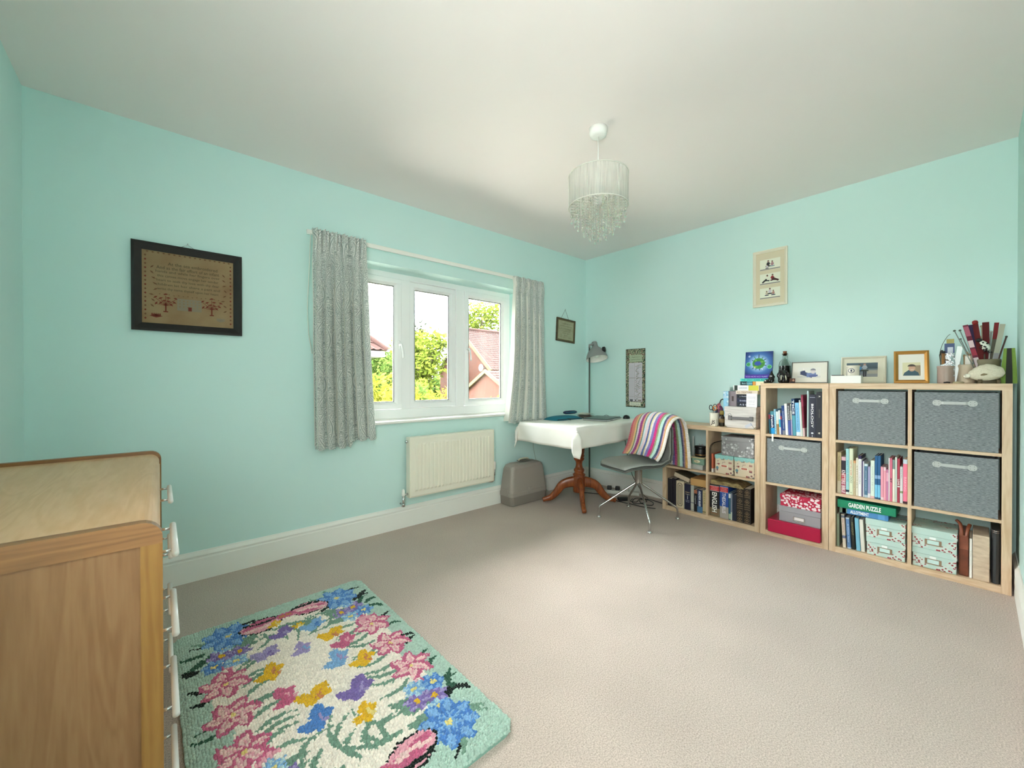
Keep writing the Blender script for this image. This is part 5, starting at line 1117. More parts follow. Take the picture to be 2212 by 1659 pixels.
# ---- large unit, left column middle compartment: knitting and pink books
z = CA[0, 1][2]; G = 'craft books in the middle compartment of the large unit'; y = CA[0, 1][0]-.004
rows = [
 (.022, .270, '#cdb98e', 'tan spined craft book with olive lettering at the left end', dict(title='The Knitted Animal Collection', tc='#7c7437', th=.42, tspan=(.30, .92), bands=((0, .3, '#d6c7ae'),))),
 (.024, .243, '#2b2231', 'black book patterned in pink and red lettering', dict(title='KNITTERS BIBLE', tc='#f3dfe4', tspan=(.02, .64), th=.85, bold=.03, bands=((.0, .33, '#b03c57'), (.33, .55, '#c3303d'), (.90, 1, '#e6b9c6')))),
 (.018, .300, '#9fd4d8', 'tall pale turquoise knitting book', dict(title='KNITTED TOYS', tc='#2f8fb5', tspan=(.28, .74), th=.5, bands=((0, .05, '#e9eee9'), (.05, .10, '#21384a')))),
 (.021, .303, '#dfe6c9', 'tall cream book with red and black knitting title', dict(title='KNITTED NOAH', tc='#c9432f', tspan=(.42, .74), th=.5, extra=lambda t, w_, h: (tx(t, 'ZOO', .33, w_*.5, .045, '#3e4a33', h), tx(t, 'o', .05, .008, .008, '#3d4436', h, True)))),
 (.014, .226, '#cbbd9b', 'beige booklet with a round head motif', dict(bands=((.93, 1, '#d7a06f'),), title='animal knits', tc='#7c6b4f', th=.4, tspan=(.05, .4))),
 (.011, .245, '#e9e2d2', 'cream speckled booklet in the knitting row', dict(title='STITCHES', tc='#8d7f68', th=.4, tspan=(.2, .8))),
 (.018, .262, '#f3f1f1', 'white paperback with dark violet top', dict(title='encyclopedia of embroidery', tc='#5a4f6d', th=.35, tspan=(.3, .88), bands=((.92, 1, '#2b2150'),))),
 (.006, .230, '#5c4c78', 'very thin violet booklet in the knitting row', dict()),
 (.006, .228, '#eceaf2', 'very thin white booklet beside the slate blue book', dict()),
 (.018, .214, '#4f7795', 'slate blue book with white band in the knitting row', dict(title='sewing course', tc='#c7dbe6', th=.45, tspan=(.2, .8), bands=((0, .07, '#b9cfdd'), (.93, 1, '#cfe0e6')))),
 (.013, .198, '#a8a6cc', 'short lilac booklet with white foot', dict(bands=((0, .14, '#eeeaf0'),))),
 (.021, .240, '#e2efe3', 'pale mint book left of the two blue volumes', dict(title='dressmaking for beginners', tc='#9fb0a2', th=.35, tspan=(.2, .85), bands=((0, .06, '#e3b7b7'),))),
 (.014, .272, '#1f5f92', 'left of two matching dark and light blue volumes', dict(bands=((0, .04, '#174b73'), (.04, .33, '#7cc6ea'), (.47, .55, '#8fb6dc')))),
 (.014, .273, '#1f5f92', 'right of two matching dark and light blue volumes', dict(bands=((0, .04, '#174b73'), (.04, .33, '#7cc6ea'), (.47, .55, '#8fb6dc')))),
 (.014, .206, '#eda3b3', 'left of three short pink paperbacks', dict(bands=((0, .08, '#f3dfe2'),))),
 (.012, .206, '#f0a7b9', 'middle of three short pink paperbacks', dict(bands=((.9, 1, '#f6d7dc'),))),
 (.011, .194, '#cf86ab', 'right of three short pink paperbacks, mauve', dict(bands=((.62, .9, '#efb2c9'),))),
 (.006, .267, '#f5eff0', 'slim white booklet beside the deep pink book', dict()),
 (.012, .266, '#dc6f8b', 'deep pink book with black and white mark', dict(title='XY', tc='#23313d', tspan=(.43, .55), th=.8, bold=.02)),
 (.012, .258, '#efe9dc', 'cream book with a black and white portrait at its head', dict(bands=((.78, 1, '#7c8f8a'), (.88, .94, '#dfe9e4')))),
 (.010, .276, '#cfd9d0', 'thin tall pale green book before the crimson one', dict()),
 (.012, .268, '#a8384d', 'crimson book with white blocks in its spine title', dict(title='LOVE', tc='#f6efef', tspan=(.40, .53), th=.75, bold=.03, bands=((.35, .38, '#f0e9e9'),))),
 (.014, .222, '#dcdde0', 'pale grey book with small olive badge', dict(title='baking days', tc='#6c7f8c', th=.4, tspan=(.68, .93), bands=((.27, .33, '#8a9c76'),))),
 (.020, .268, '#ec7f9d', 'bright pink baking book at the right end of the row', dict(title='BAKING', tc='#f6c3d0', tspan=(.28, .60), th=.55, bands=((.90, 1, '#cfe1ef'), (0, .05, '#3a1522')))),
]
sc_w = (CA[0, 1][0]-CA[0, 1][1]-.006)/sum(r_[0]+.0002 for r_ in rows)
for w_, h, c, lb, kw in rows: book(lb, y, y-w_*sc_w, z, h, c, group=G, **kw); y -= w_*sc_w+.0002*sc_w

# ---- large unit, bottom left compartment
def fabric_box(label, y0, y1, z0, h, x0, x1, body, pat, lid=.045, holder=True, group=None, lidcol=None, name='storage_box'):
    """lidded cardboard box with a metal label holder"""
    t = thing(name, label, 'box', (x0, (y0+y1)/2, z0), 0, group); hw = abs(y1-y0)/2; d = x1-x0
    s = MB(); s.box((.003, -hw+.003, 0), (d-.003, hw-.003, h-.004), pat, .002); s.build('body', t)
    s = MB(); s.box((0, -hw, h-lid), (d, hw, h), lidcol or pat, .002); s.build('lid', t)
    if holder:
        yc, zc = 0.004, (h-lid)*.56; BR_ = M('#a08a74', .4, .5, name='label_holder_metal'); s = MB()
        for (a, b_, c, e) in ((-.034, .034, -.017, -.012), (-.034, .034, .012, .015), (-.034, -.024, -.012, .012), (.024, .034, -.012, .012)): s.box((-.0005, yc+a, zc+c), (.003, yc+b_, zc+e), BR_)
        s.build('label_holder', t); s = MB(); s.box((.0012, yc-.024, zc-.012), (.0028, yc+.024, zc+.012), M('#cfeae6', .7)); s.build('label_card', t)
        if holder == 2: s = MB(); s.box((-.001, yc-.012, zc+.016), (.002, yc+.014, zc+.030), M('#f4f8f7', .6)); s.build('sticker', t)
    return t
def blossom_mat(base, dot, dot2, name, scale=18.0, thr=.28, nthr=.50, base2=None):
    m = bpy.data.materials.new(name); m.use_nodes = True; N, L = m.node_tree.nodes, m.node_tree.links; b = N['Principled BSDF']; b.inputs['Roughness'].default_value = .7
    t = N.new('ShaderNodeTexCoord'); v = N.new('ShaderNodeTexVoronoi'); v.inputs['Scale'].default_value = scale*5; n = N.new('ShaderNodeTexNoise'); n.inputs['Scale'].default_value = scale; n.inputs['Detail'].default_value = 2
    c1 = N.new('ShaderNodeMath'); c1.operation = 'LESS_THAN'; c1.inputs[1].default_value = thr*1.4; c2 = N.new('ShaderNodeMath'); c2.operation = 'GREATER_THAN'; c2.inputs[1].default_value = nthr; ml = N.new('ShaderNodeMath'); ml.operation = 'MULTIPLY'
    v.inputs['Randomness'].default_value = .9
    for q in (v, n): L.new(t.outputs['Object'], q.inputs['Vector'])
    L.new(v.outputs['Distance'], c1.inputs[0]); L.new(n.outputs['Fac'], c2.inputs[0]); L.new(c1.outputs[0], ml.inputs[0]); L.new(c2.outputs[0], ml.inputs[1])
    mx = N.new('ShaderNodeMix'); mx.data_type = 'RGBA'; mx2 = N.new('ShaderNodeMix'); mx2.data_type = 'RGBA'; mx2.inputs[6].default_value = (*lin(dot), 1); mx2.inputs[7].default_value = (*lin(dot2), 1); L.new(v.outputs['Color'], mx2.inputs[0])
    mx.inputs[6].default_value = (*lin(base), 1); L.new(ml.outputs[0], mx.inputs[0]); L.new(mx2.outputs[2], mx.inputs[7])
    if base2:
        n3 = N.new('ShaderNodeTexNoise'); n3.inputs['Scale'].default_value = scale*.8; c3 = N.new('ShaderNodeMath'); c3.operation = 'GREATER_THAN'; c3.inputs[1].default_value = nthr-.03; L.new(n.outputs['Fac'], c3.inputs[0]); mx3 = N.new('ShaderNodeMix'); mx3.data_type = 'RGBA'; mx3.inputs[6].default_value = (*lin(base), 1); mx3.inputs[7].default_value = (*lin(base2), 1); L.new(c3.outputs[0], mx3.inputs[0]); L.new(mx3.outputs[2], mx.inputs[6])
    L.new(mx.outputs[2], b.inputs['Base Color']); return m
BLO = blossom_mat('#bfd8d2', '#a83b4c', '#8c4a46', 'blossom_paper', 15, .27, .535, '#cfdcd6')
z = CA[0, 0][2]
Gb = 'pale blue blossom boxes in the large unit'
fabric_box('lower blossom print box under the puzzle boxes', .271, .452, z, .112, XS+.012, XS+.255, BLO, BLO, .034, 2, Gb)
fabric_box('upper blossom print box under the puzzle boxes', .271, .456, z+.1125, .114, XS+.010, XS+.255, BLO, BLO, .040, 2, Gb)
z2 = CA[1, 0][2]
fabric_box('lower blossom print box in the bottom right compartment', .062, .244, z2, .112, XS+.012, XS+.255, BLO, BLO, .034, 2, Gb)
fabric_box('upper blossom print box in the bottom right compartment', .061, .246, z2+.1125, .118, XS+.010, XS+.255, BLO, BLO, .040, 2, Gb)
G = 'slim books below the puzzle boxes'
for (yl, w_, h, c, lb, kw) in (
  (.603, .014, .214, '#8f9a86', 'dull green booklet against the left side of the bottom compartment', dict(depth=.2)),
  (.571, .018, .216, '#d9cbbb', 'cream paperback with pink lettering leaning in the bottom compartment', dict(title='the wedding', tc='#c07a78', th=.5, tspan=(.45, .85), lean=-.05, bands=((.28, .36, '#6b6f92'), (.90, .97, '#6f7686')))),
  (.548, .020, .200, '#b9c9da', 'blue edged paperback with a darker blue panel', dict(title='A Winter Story', tc='#d5e2ef', th=.45, tspan=(.2, .8), lean=-.05, bands=((.04, .96, '#5a7fae'),))),
  (.524, .017, .207, '#20231f', 'black paperback with olive lettering beside the blue book', dict(title='MIDNIGHT', tc='#8f8a62', th=.6, tspan=(.45, .85), lean=-.05, bands=((0, .1, '#1a2420'), (.04, .08, '#dfe6e2')))),
  (.502, .021, .208, '#79b7d2', 'plain light blue book in the bottom compartment', dict(lean=-.05)),
  (.479, .020, .205, '#e3e0d6', 'cream and pale blue book touching the blossom box', dict(lean=-.05, bands=())),
  ): book(lb, yl, yl-w_, z+.0005, h, c, group=G, **kw)
def flatbox(label, yl, yr, z0, h, col, title, tc='#ffffff', xf=None, depth=.23, span=(.2, .8), th=.6, name='puzzle_box', cat='box', bands=(), bold=.02, mid=None, tmat=None):
    xf = XS+.012 if xf is None else xf; t = thing(name, label, cat, (xf, (yl+yr)/2, z0)); hw = abs(yl-yr)/2; c = M(col, .45)
    s = MB(); s.box((0, -hw, 0), (depth, hw, h), c, .0012)
    for (a, b_, cc) in bands: s.box((-.0004, hw-2*hw*a, .0015), (.001, hw-2*hw*b_, h-.0015), M(cc, .5))
    s.build('box', t)
    if title: text(t, title, (-.0009, hw-hw*(span[0]+span[1]), h*.5), (0, -1, 0), (0, 0, 1), 2*hw*(span[1]-span[0]), h*th, tc, bold)
    return t
flatbox('bright green GARDEN PUZZLE box on top of the stack in the bottom compartment', .598, .315, .3005, .052, '#0f8260', 'GARDEN PUZZLE', span=(.20, .76), th=.56, bold=.03)
flatbox('blue ALLOTMENT puzzle box under the green one', .588, .350, .2645, .035, '#4a86bf', 'ALLOTMENT', span=(.23, .62), th=.58, bands=((0, .16, '#66806f'), (.06, .14, '#cf8f98'), (.80, .93, '#5e9bd2')), bold=.03, xf=XS+.020, depth=.2)
s = MB(); s.box((XS+.02, .36, .2615), (XS+.2, .58, .264), M('#dfe4e6', .7)); s = None

# ---- bottom right compartment: leather book, white and marbled albums, dark folder
z = CA[1, 0][2]
LEA = M('#6b3522', .45, noise=((14, 14, 14), .1, '#86472f'), name='brown_leather')
t = thing('leather_folder', 'reddish brown leather folder standing right of the blossom boxes', 'folder', (XS+.03, .0385, z))
s = MB(); s.box((0, -.019, 0), (.22, .019, .235), LEA, .006); s.box((-.012, -.019, .150), (-.0005, .018, .232), LEA, .005); s.build('cover', t)
s = MB(); s.tube(arc_pts([(-.006, .008, .225), (-.002, .009, .255), (.02, .014, .285), (.04, .030, .300)]), [.008]*18+[.004], LEA, 8); s.tube(arc_pts([(-.006, -.010, .225), (.01, -.014, .262), (.04, -.022, .285)]), .008, LEA, 8); s.build('strap', t)
book('thin white book between the leather folder and the marbled album', .0175, .0065, z, .220, '#f1eee8', depth=.2, title='quilts', tc='#b9b4aa', th=.4, tspan=(.55, .7), bands=((0, .02, '#e0dcd2'),))
t = thing('marbled_album', 'cream marbled photo album box standing in the bottom right compartment', 'album', (XS+.018, -.025, z))
s = MB(); s.box((0, -.031, 0), (.23, .030, .247), M('#d8c5ae', .7, noise=((14, 14, 46), .1, '#a98f78', .35, .85), name='marbled_paper'), .002); s.build('slipcase', t)
t = thing('ring_binder', 'dark grey rounded binder at the far right of the bottom compartment', 'binder', (XS+.020, -.0775, z))
s = MB(); s.prism([(.24, -.0155), (.24, .0155), (.018, .0155), (.006, .010), (0, 0), (.006, -.010), (.018, -.0155)], .290, M('#3a3d40', .4), (0, 0, 0), (1, 0, 0), (0, 1, 0)); s.build('cover', t)
s = MB(); s.tube([(.004, -.011, .286), (-.002, 0, .286), (.004, .011, .286)], .0018, CHROME, 6); s.tube([(.004, -.011, .277), (-.002, 0, .277), (.004, .011, .277)], .0018, CHROME, 6); s.build('metal_edge', t)

# ---- grey fabric cube boxes with leather style handles
FAB = bpy.data.materials.new('grey_linen'); FAB.use_nodes = True; N, L = FAB.node_tree.nodes, FAB.node_tree.links; b = N['Principled BSDF']; b.inputs['Roughness'].default_value = .95
t = N.new('ShaderNodeTexCoord'); mp = N.new('ShaderNodeMapping'); mp.inputs['Scale'].default_value = (60, 60, 420); n = N.new('ShaderNodeTexNoise'); n.inputs['Scale'].default_value = 1; n.inputs['Detail'].default_value = 5; n.inputs['Roughness'].default_value = .7
r = N.new('ShaderNodeValToRGB'); r.color_ramp.elements[0].position = .33; r.color_ramp.elements[0].color = (*lin('#565b60'), 1); r.color_ramp.elements[1].position = .67; r.color_ramp.elements[1].color = (*lin('#9da3a6'), 1)
bp = N.new('ShaderNodeBump'); bp.inputs['Strength'].default_value = .35; bp.inputs['Distance'].default_value = .001
L.new(t.outputs['Object'], mp.inputs[0]); L.new(mp.outputs[0], n.inputs['Vector']); L.new(n.outputs['Fac'], r.inputs[0]); L.new(r.outputs[0], b.inputs['Base Color']); L.new(n.outputs['Fac'], bp.inputs['Height']); L.new(bp.outputs[0], b.inputs['Normal'])
STRAP = M('#b9bdbb', .5, name='pale_strap'); FABI = M('#3a3e42', .95)
def cube_proto():
    t = thing('fabric_cube', 'x', 'storage box', (0, 0, 0), 0, 'grey fabric cube boxes with strap handles')
    W_, Hh, Dd = .320, .322, .262; s = MB()
    # open-topped box with thickness, sides very slightly bowed
    def face(u, v): return Vector((-.0025*math.sin(PI*u)*math.sin(PI*v), W_/2-W_*u, Hh*v))
    s.grid(face, 10, 10, FAB); s.box((.0005, -W_/2, 0), (.006, W_/2, Hh-.001), FAB); s.box((Dd-.006, -W_/2, 0), (Dd, W_/2, Hh), FAB); s.box((.006, -W_/2, 0), (Dd-.006, -W_/2+.006, Hh), FAB); s.box((.006, W_/2-.006, 0), (Dd-.006, W_/2, Hh), FAB); s.box((.006, -W_/2+.006, 0), (Dd-.006, W_/2-.006, .006), FABI)
    s.build('body', t)
    s = MB(); s.box((.006, -W_/2+.006, .29), (Dd-.006, W_/2-.006, .2915), FABI); s.build('contents_cover', t)
    o_ = []
    for (sg) in (1, -1):
        seq = [(.048, .0085), (.056, .0155), (.072, .0165), (.080, .012), (.084, 0)]
        o_ += [(sg*y_, z_) for y_, z_ in seq] + [(sg*y_, -z_) for y_, z_ in reversed(seq[:-1])] if sg == 1 else [(sg*y_, -z_) for y_, z_ in seq]+[(sg*y_, z_) for y_, z_ in reversed(seq[:-1])]
    s = MB(); n_ = len(o_); vs = []
    for off in (0, -.003):
        for (y_, z_) in o_: vs.append((-.003+off-(.010 if abs(y_) < .05 else 0), y_, .262+z_))
    s.add(vs, [tuple(range(n_)), tuple(range(2*n_-1, n_-1, -1))]+[(i, (i+1) % n_, n_+(i+1) % n_, n_+i) for i in range(n_)], STRAP)
    # bowed grip
    s = MB(); pts = [(-.0045, .086, 0, .004), (-.0045, .082, 0, .012), (-.0045, .072, 0, .0165), (-.0045, .058, 0, .0158), (-.0055, .051, 0, .0085), (-.011, .042, 0, .0085), (-.013, 0, 0, .0085)]
    pts = pts+[(p[0], -p[1], 0, p[3]) for p in reversed(pts[:-1])]; vs = []
    for (x_, y_, _, w_) in pts: vs += [(x_, y_, .262-w_), (x_, y_, .262+w_), (x_+.0025, y_, .262+w_), (x_+.0025, y_, .262-w_)]
    fs = [(i*4+k, i*4+(k+1) % 4, (i+1)*4+(k+1) % 4, (i+1)*4+k) for i in range(len(pts)-1) for k in range(4)]+[(3, 2, 1, 0), tuple(len(vs)-4+k for k in range(4))]
    s.add(vs, fs, STRAP); hd = fixn(s.build('handle', t))
    for yy in (-.076, -.060, .060, .076):
        for zz in (-.007, .007): s = MB(); s.lathe([(0, 0), (.0016, 0), (.0016, .0012), (0, .0014)], M('#6d706f', .4, .6), 8, (-.0044, yy, .262+zz), Matrix.Rotation(-PI/2, 3, 'Y')); s.build('rivet', hd)
    return t
cp = cube_proto()
for i, (cell, xo, lb, sz) in enumerate(((CA[0, 2], .006, 'grey fabric box in the top left compartment of the large unit', 1), (CA[1, 2], .004, 'grey fabric box in the top right compartment of the large unit', 1), (CA[1, 1], .004, 'grey fabric box below another one at the right of the large unit', 1), (CB[0, 1], .003, 'grey fabric box in the middle unit below the textbooks', 1))):
    o_ = cp if i == 0 else copy_tree(cp); o_['label'] = lb; o_.location = (XS+xo, (cell[0]+cell[1])/2, cell[2]+.0005)

# ---- middle unit, bottom compartment
z = CB[0, 0][2]; c_ = CB[0, 0]
t = thing('red_box_file', 'glossy crimson box file sticking out at the bottom of the middle unit', 'box file', (XS-.022, .840, z))
s = MB(); s.box((0, -.157, 0), (.27, .157, .092), M('#b01540', .3, name='crimson_board'), .004); s.build('body', t)
t_ = fabric_box('plain grey lidded box on the crimson box file', .683, .932, z+.0925, .110, XS-.004, XS+.235, M('#8f8c91', .7), M('#98949a', .7), .038, False)
s = MB(); s.box((-.0035, -.030, .022), (-.0005, .030, .026), CHROME); s.box((-.0035, -.030, .046), (-.0005, .030, .049), CHROME); s.box((-.0035, -.034, .022), (-.0005, -.028, .049), CHROME); s.box((-.0035, .028, .022), (-.0005, .034, .049), CHROME); s.tube([(-.002, -.036, .022), (-.012, 0, .018), (-.002, .036, .022)], .0022, CHROME, 6); s.build('label_holder', t_)
s = MB(); s.box((-.0015, -.028, .026), (-.0003, .028, .046), M('#eadfe0', .6)); s.build('label_card', t_)
RBL = blossom_mat('#b5163f', '#f1e6e8', '#e9cfd6', 'red_blossom_paper', 12, .34, .42)
fabric_box('red box with white blossom on top of the grey box', .684, .924, z+.203, .084, XS-.003, XS+.225, RBL, RBL, .030, False)

# ---- low unit, lower left compartment
z = CC[0, 0][2]; G = 'novels in the lower left of the low unit'; y = CC[0, 0][0]-.001
rows = [
 (.040, .238, '#14151f', 'black ring file at the left end of the lower left compartment', dict(depth=.22)),
 (.038, .246, '#171420', 'second black file beside the first', dict(depth=.22)),
 (.068, .232, '#d9c9ac', 'thick cream book with a dark nested frame design on its spine', dict(depth=.2)),
 (.006, .205, '#9a9893', 'thin grey booklet next to the thick cream book', dict()),
 (.052, .218, '#161a36', 'thick navy novel with gold and white lettering', dict(title='Elizabeth', tc='#d7b98c', tspan=(.66, .71), horiz=.7, extra=lambda t, w_, h: (tx(t, 'THE NOVEL', .60, .008, w_*.75, '#d9c7a2', h, True), tx(t, 'i', .5, .04, .006, '#c7cbd4', h, True), tx(t, 'Complete', .36, .009, w_*.7, '#b9bfd0', h, True), tx(t, 'Works', .31, .009, w_*.6, '#b9bfd0', h, True)))),
 (.027, .214, '#b7b6ac', 'pale grey paperback left of the dark slim novel', dict(bands=((.30, .34, '#77777a'), (.02, .08, '#a3a39a')))),
 (.027, .186, '#14161c', 'slim black paperback with orange head and white title', dict(title='Capital', tc='#b9bcc6', th=.5, tspan=(.35, .72), bands=((.82, .98, '#b06a4d'),))),
 (.044, .190, '#1e2a4c', 'dark blue paperback by ANDREW MARR with steel blue foot', dict(title='ANDREW MARR', tc='#dfe5f2', tspan=(.26, .95), th=.42, bold=.03, bands=((0, .26, '#4a779f'),), extra=lambda t, w_, h: tx(t, 'A History of the World', .62, .008, .11, '#8fa6cc', h, dy=w_*.30))),
 (.032, .190, '#c5b389', 'sand coloured paperback with brown spaced title at the right', dict(title='TESSA', tc='#8a7a52', tspan=(.40, .92), th=.5, bands=((.04, .10, '#8a7a5a'),))),
]
for w_, h, c, lb, kw in rows:
    bk = book(lb, y, y-w_, z, h, c, group=G, **kw)
    if 'nested' in lb:
        DKB = M('#3b2f2a', .6)
        for (hw, hh, tt) in ((.022, .100, .0042), (.0145, .090, .0018), (.0085, .082, .0042), (.003, .0, .0)):
            s = MB()
            if tt:
                O = [(-hw, -hh+hw*.5), (-hw*.5, -hh), (hw*.5, -hh), (hw, -hh+hw*.5), (hw, hh-hw*.5), (hw*.5, hh), (-hw*.5, hh), (-hw, hh-hw*.5)]
                I = [(p*(1-tt/hw), q*(1-tt/hh)) for p, q in O]; n_ = 8
                s.add([(-.0006, p, .116+q) for p, q in O]+[(-.0006, p, .116+q) for p, q in I], [(k, (k+1) % n_, n_+(k+1) % n_, n_+k) for k in range(n_)], DKB); s.build('spine_border', bk)
    y -= w_+.0004
# books lying on that row
t = thing('book', 'cream paged book tilted across the tops of the cream and navy books', 'book', (XS+.020, 1.668, .2945)); t.rotation_euler = (math.radians(16.0), 0, 0)
s = MB(); s.box((0, -.067, -.004), (.16, .067, .030), M('#cdbba3', .9), .0); s.build('pages', t); s = MB(); s.box((.002, -.069, .030), (.162, .069, .033), M('#4c4a38', .6)); s.box((.002, -.069, -.007), (.162, .069, -.004), M('#8b7a62', .6)); s.build('cover', t)
t.location.z = .2935+.0
t = thing('envelope_folder', 'tan card folder lying over the novels at the right', 'folder', (XS+.010, 1.526, z+.2185+.0)); TAN = M('#c79b62', .8, name='tan_card')
s = MB(); s.box((0, -.066, 0), (.2, .066, .060), TAN, .002); s.build('card', t)
t.location = (XS+.030, 1.526, z+.2145)

# ---- low unit, lower right compartment
z = CC[1, 0][2]; G = 'reference books in the lower right of the low unit'; y = CC[1, 0][0]-.004
def dictx(t, w_, h):
    s = MB(); s.box((-.0006, -w_*.46, h*.80), (.002, w_*.46, h*.965), M('#c22a35', .5)); s.box((-.0009, -w_*.46, h*.955), (.002, w_*.46, h*.965), M('#f2e9e9', .5)); s.box((-.0009, -w_*.46, h*.80), (.002, w_*.46, h*.81), M('#f2e9e9', .5)); s.build('red_band', t)
    text(t, 'COLLEGE', (-.0012, 0, h*.915), (0, -1, 0), (0, 0, 1), w_*.62, .011, '#eeb0a8'); text(t, 'DICTIONARY', (-.0012, 0, h*.855), (0, -1, 0), (0, 0, 1), w_*.7, .010, '#eeb0a8')
rows = [
 (.078, .256, '#15161c', 'thick black ENGLISH dictionary with a red band', dict(title='ENGLISH', tc='#f1efe9', tspan=(.13, .76), th=.50, bold=.025, depth=.2, bands=((0, .26, '#7a6a4f'),), extra=lambda t, w_, h: (dictx(t, w_, h), tx(t, 'dictionary', .09, .008, .06, '#b2492f', h, True)))),
 (.066, .260, '#1f4c9c', 'thick blue THESAURUS with a red band and grey foot', dict(title='THESAURUS', tc='#e6e3ea', tspan=(.16, .78), th=.42, bold=.02, depth=.2, bands=((0, .36, '#a79f99'),), extra=lambda t, w_, h: dictx(t, w_, h))),
 (.016, .215, '#2c5f78', 'thin teal book with small white label by the thesaurus', dict(bands=((.80, .96, '#d9dbd9'), (.03, .22, '#a8bba0')))),
 (.010, .212, '#8d8fa0', 'thin grey booklet after the teal one', dict(bands=((0, .3, '#cfd6c9'),))),
 (.008, .210, '#3e4c5e', 'thin slate booklet before the patterned volumes', dict()),
 (.022, .208, '#232838', 'dark navy book before the patterned volumes', dict()),
]
for w_, h, c, lb, kw in rows: book(lb, y, y-w_, z, h, c, group=G, **kw); y -= w_+.0006
def deco(t, w_, h):
    A_, B_ = M('#1a1410', .5), M('#8b7458', .4)
    for k, f in enumerate((.10, .28, .62, .89)):
        s = MB()
        for (sc_, mt, o) in ((1.0, B_, .0006), (.80, A_, .0009), (.38, B_, .0012)): s.add([(-o, -w_*.34*sc_, h*f), (-o, 0, h*f-.020*sc_), (-o, w_*.34*sc_, h*f), (-o, 0, h*f+.020*sc_)], [(0, 1, 2, 3)], mt)
        s.build('diamond', t)
    for f in (.02, .19, .40, .46, .52, .75, .80): s = MB(); s.box((-.0008, -w_*.40, h*f), (.001, w_*.40, h*f+.0035), B_); s.build('gilt_line', t)
for k in range(2): book(('left', 'right')[k]+' of two antique black volumes with gilt diamonds', y, y-.051, z, .270, '#2b231c', group=G, depth=.18, extra=deco); y -= .0515
t = thing('folded_map', 'worn yellowed map laid over the tops of the dictionaries', 'map', (XS+.018, 1.296, z+.2607)); YEL = M('#b8a472', .85, noise=((26, 26, 26), .2, '#7a6744', .3, .62), name='yellowed_paper')
s = MB(); s.grid(lambda u, v: Vector((.17*v, .124-.248*u, .030+.003*math.sin(u*17+v*3)-.022*(u > .86)*(u-.86)/.14+.004*math.sin(v*9))), 34, 6, YEL); s.grid(lambda u, v: Vector((.0, .124-.248*u, (.030+.003*math.sin(u*17)-.022*(u > .86)*(u-.86)/.14)*v+.0008)), 34, 4, YEL); s.build('folds', t)
text(t, 'MAP', (-.0008, .085, .016), (0, -1, 0), (0, 0, 1), .035, .016, '#6f5b34'); text(t, 'of the county', (-.0018, .01, .016), (0, -1, 0), (0, 0, 1), .06, .010, '#6f5b34')

# ---- low unit, upper right compartment
z = CC[1, 1][2]
SCN = blossom_mat('#ddcdb4', '#a4453f', '#5e7b82', 'bunting_paper', 10, .26, .50); AQUA = M('#8cc4c1', .7, noise=((120, 120, 120), .1, '#9fd3cf'), name='aqua_lid')
def scal(label, yl, yr, h):
    t = fabric_box(label, yl, yr, z, h, XS+.012, XS+.22, SCN, SCN, .022, False, 'small square boxes with scalloped aqua lids', AQUA); hw = abs(yl-yr)/2
    n_ = 4
    for k in range(n_):
        s = MB(); yc = hw-(k+.5)*2*hw/n_; s.prism([(yc-hw/n_*.95*math.cos(PI*q/8), -.012*math.sin(PI*q/8)) for q in range(9)], .0012, AQUA, (-.0008, 0, h-.021), (0, 1, 0), (0, 0, 1)); s.build('scallop', t)
    s = MB(); s.box((.0022, -.026, h*.36), (.0032, .026, h*.50), M('#efe2d2', .7)); s.box((.0018, -.020, h*.385), (.003, .020, h*.475), M('#c7705f', .7)); s.build('label', t)
    for k, (yy, zz) in enumerate(((.0, .62), (-.045, .58), (-.045, .30), (.01, .74))):
        s = MB(); wd, mt = (.012, REDS) if k else (.006, REDS)
        for q in range(3 if k else 1): s.box((.0018, yy-wd/2+q*.008-.004, h*zz), (.003, yy-wd/2+q*.008, h*zz+(.014 if k else .006)), mt if k < 3 else M('#3a4148', .6))
        s.build('bunting', t)
    s = MB(); s.lathe([(0, 0), (.010, 0), (.010, .0012), (0, .0012)], M('#6f9aa6', .7), 14, (.0024, hw*.72, h*.30), Matrix.Rotation(-PI/2, 3, 'Y'), 1.2, 1); s.build('balloon', t)
scal('left small box with scalloped aqua lid and bunting print', 1.386, 1.243, .150); scal('right small box with scalloped aqua lid and bunting print', 1.240, 1.094, .150)
WOODG = blossom_mat('#8b898b', '#e4e4e6', '#4d4d52', 'woodland_paper', 11, .36, .46)
fabric_box('grey lidded box printed with white woodland shapes on the scalloped boxes', 1.096, 1.334, z+.1515, .152, XS+.008, XS+.215, WOODG, WOODG, .034, False)
book('slim orange book with white foot left of the scalloped boxes', 1.416, 1.401, z, .150, '#c4674a', depth=.16, bands=((0, .2, '#ece6dd'),))
t = thing('wire_magazine_rack', 'bent dark wire holder at the left of the upper right compartment', 'rack', (XS+.02, 1.4235, z))
for yy, in ((.004,), (-.004,)): s = MB(); s.tube(arc_pts([(0, yy, .004), (0, yy, .06), (0, yy, .19), (.025, yy-.012, .232), (.09, yy-.028, .242), (.17, yy-.028, .242)]), .0022, M('#2b2320', .4, .5), 7); s.build('wire', t)
s = MB(); s.tube([(0, -.004, .004), (0, .004, .004)], .0022, M('#2b2320', .4, .5), 6); s.build('foot', t)

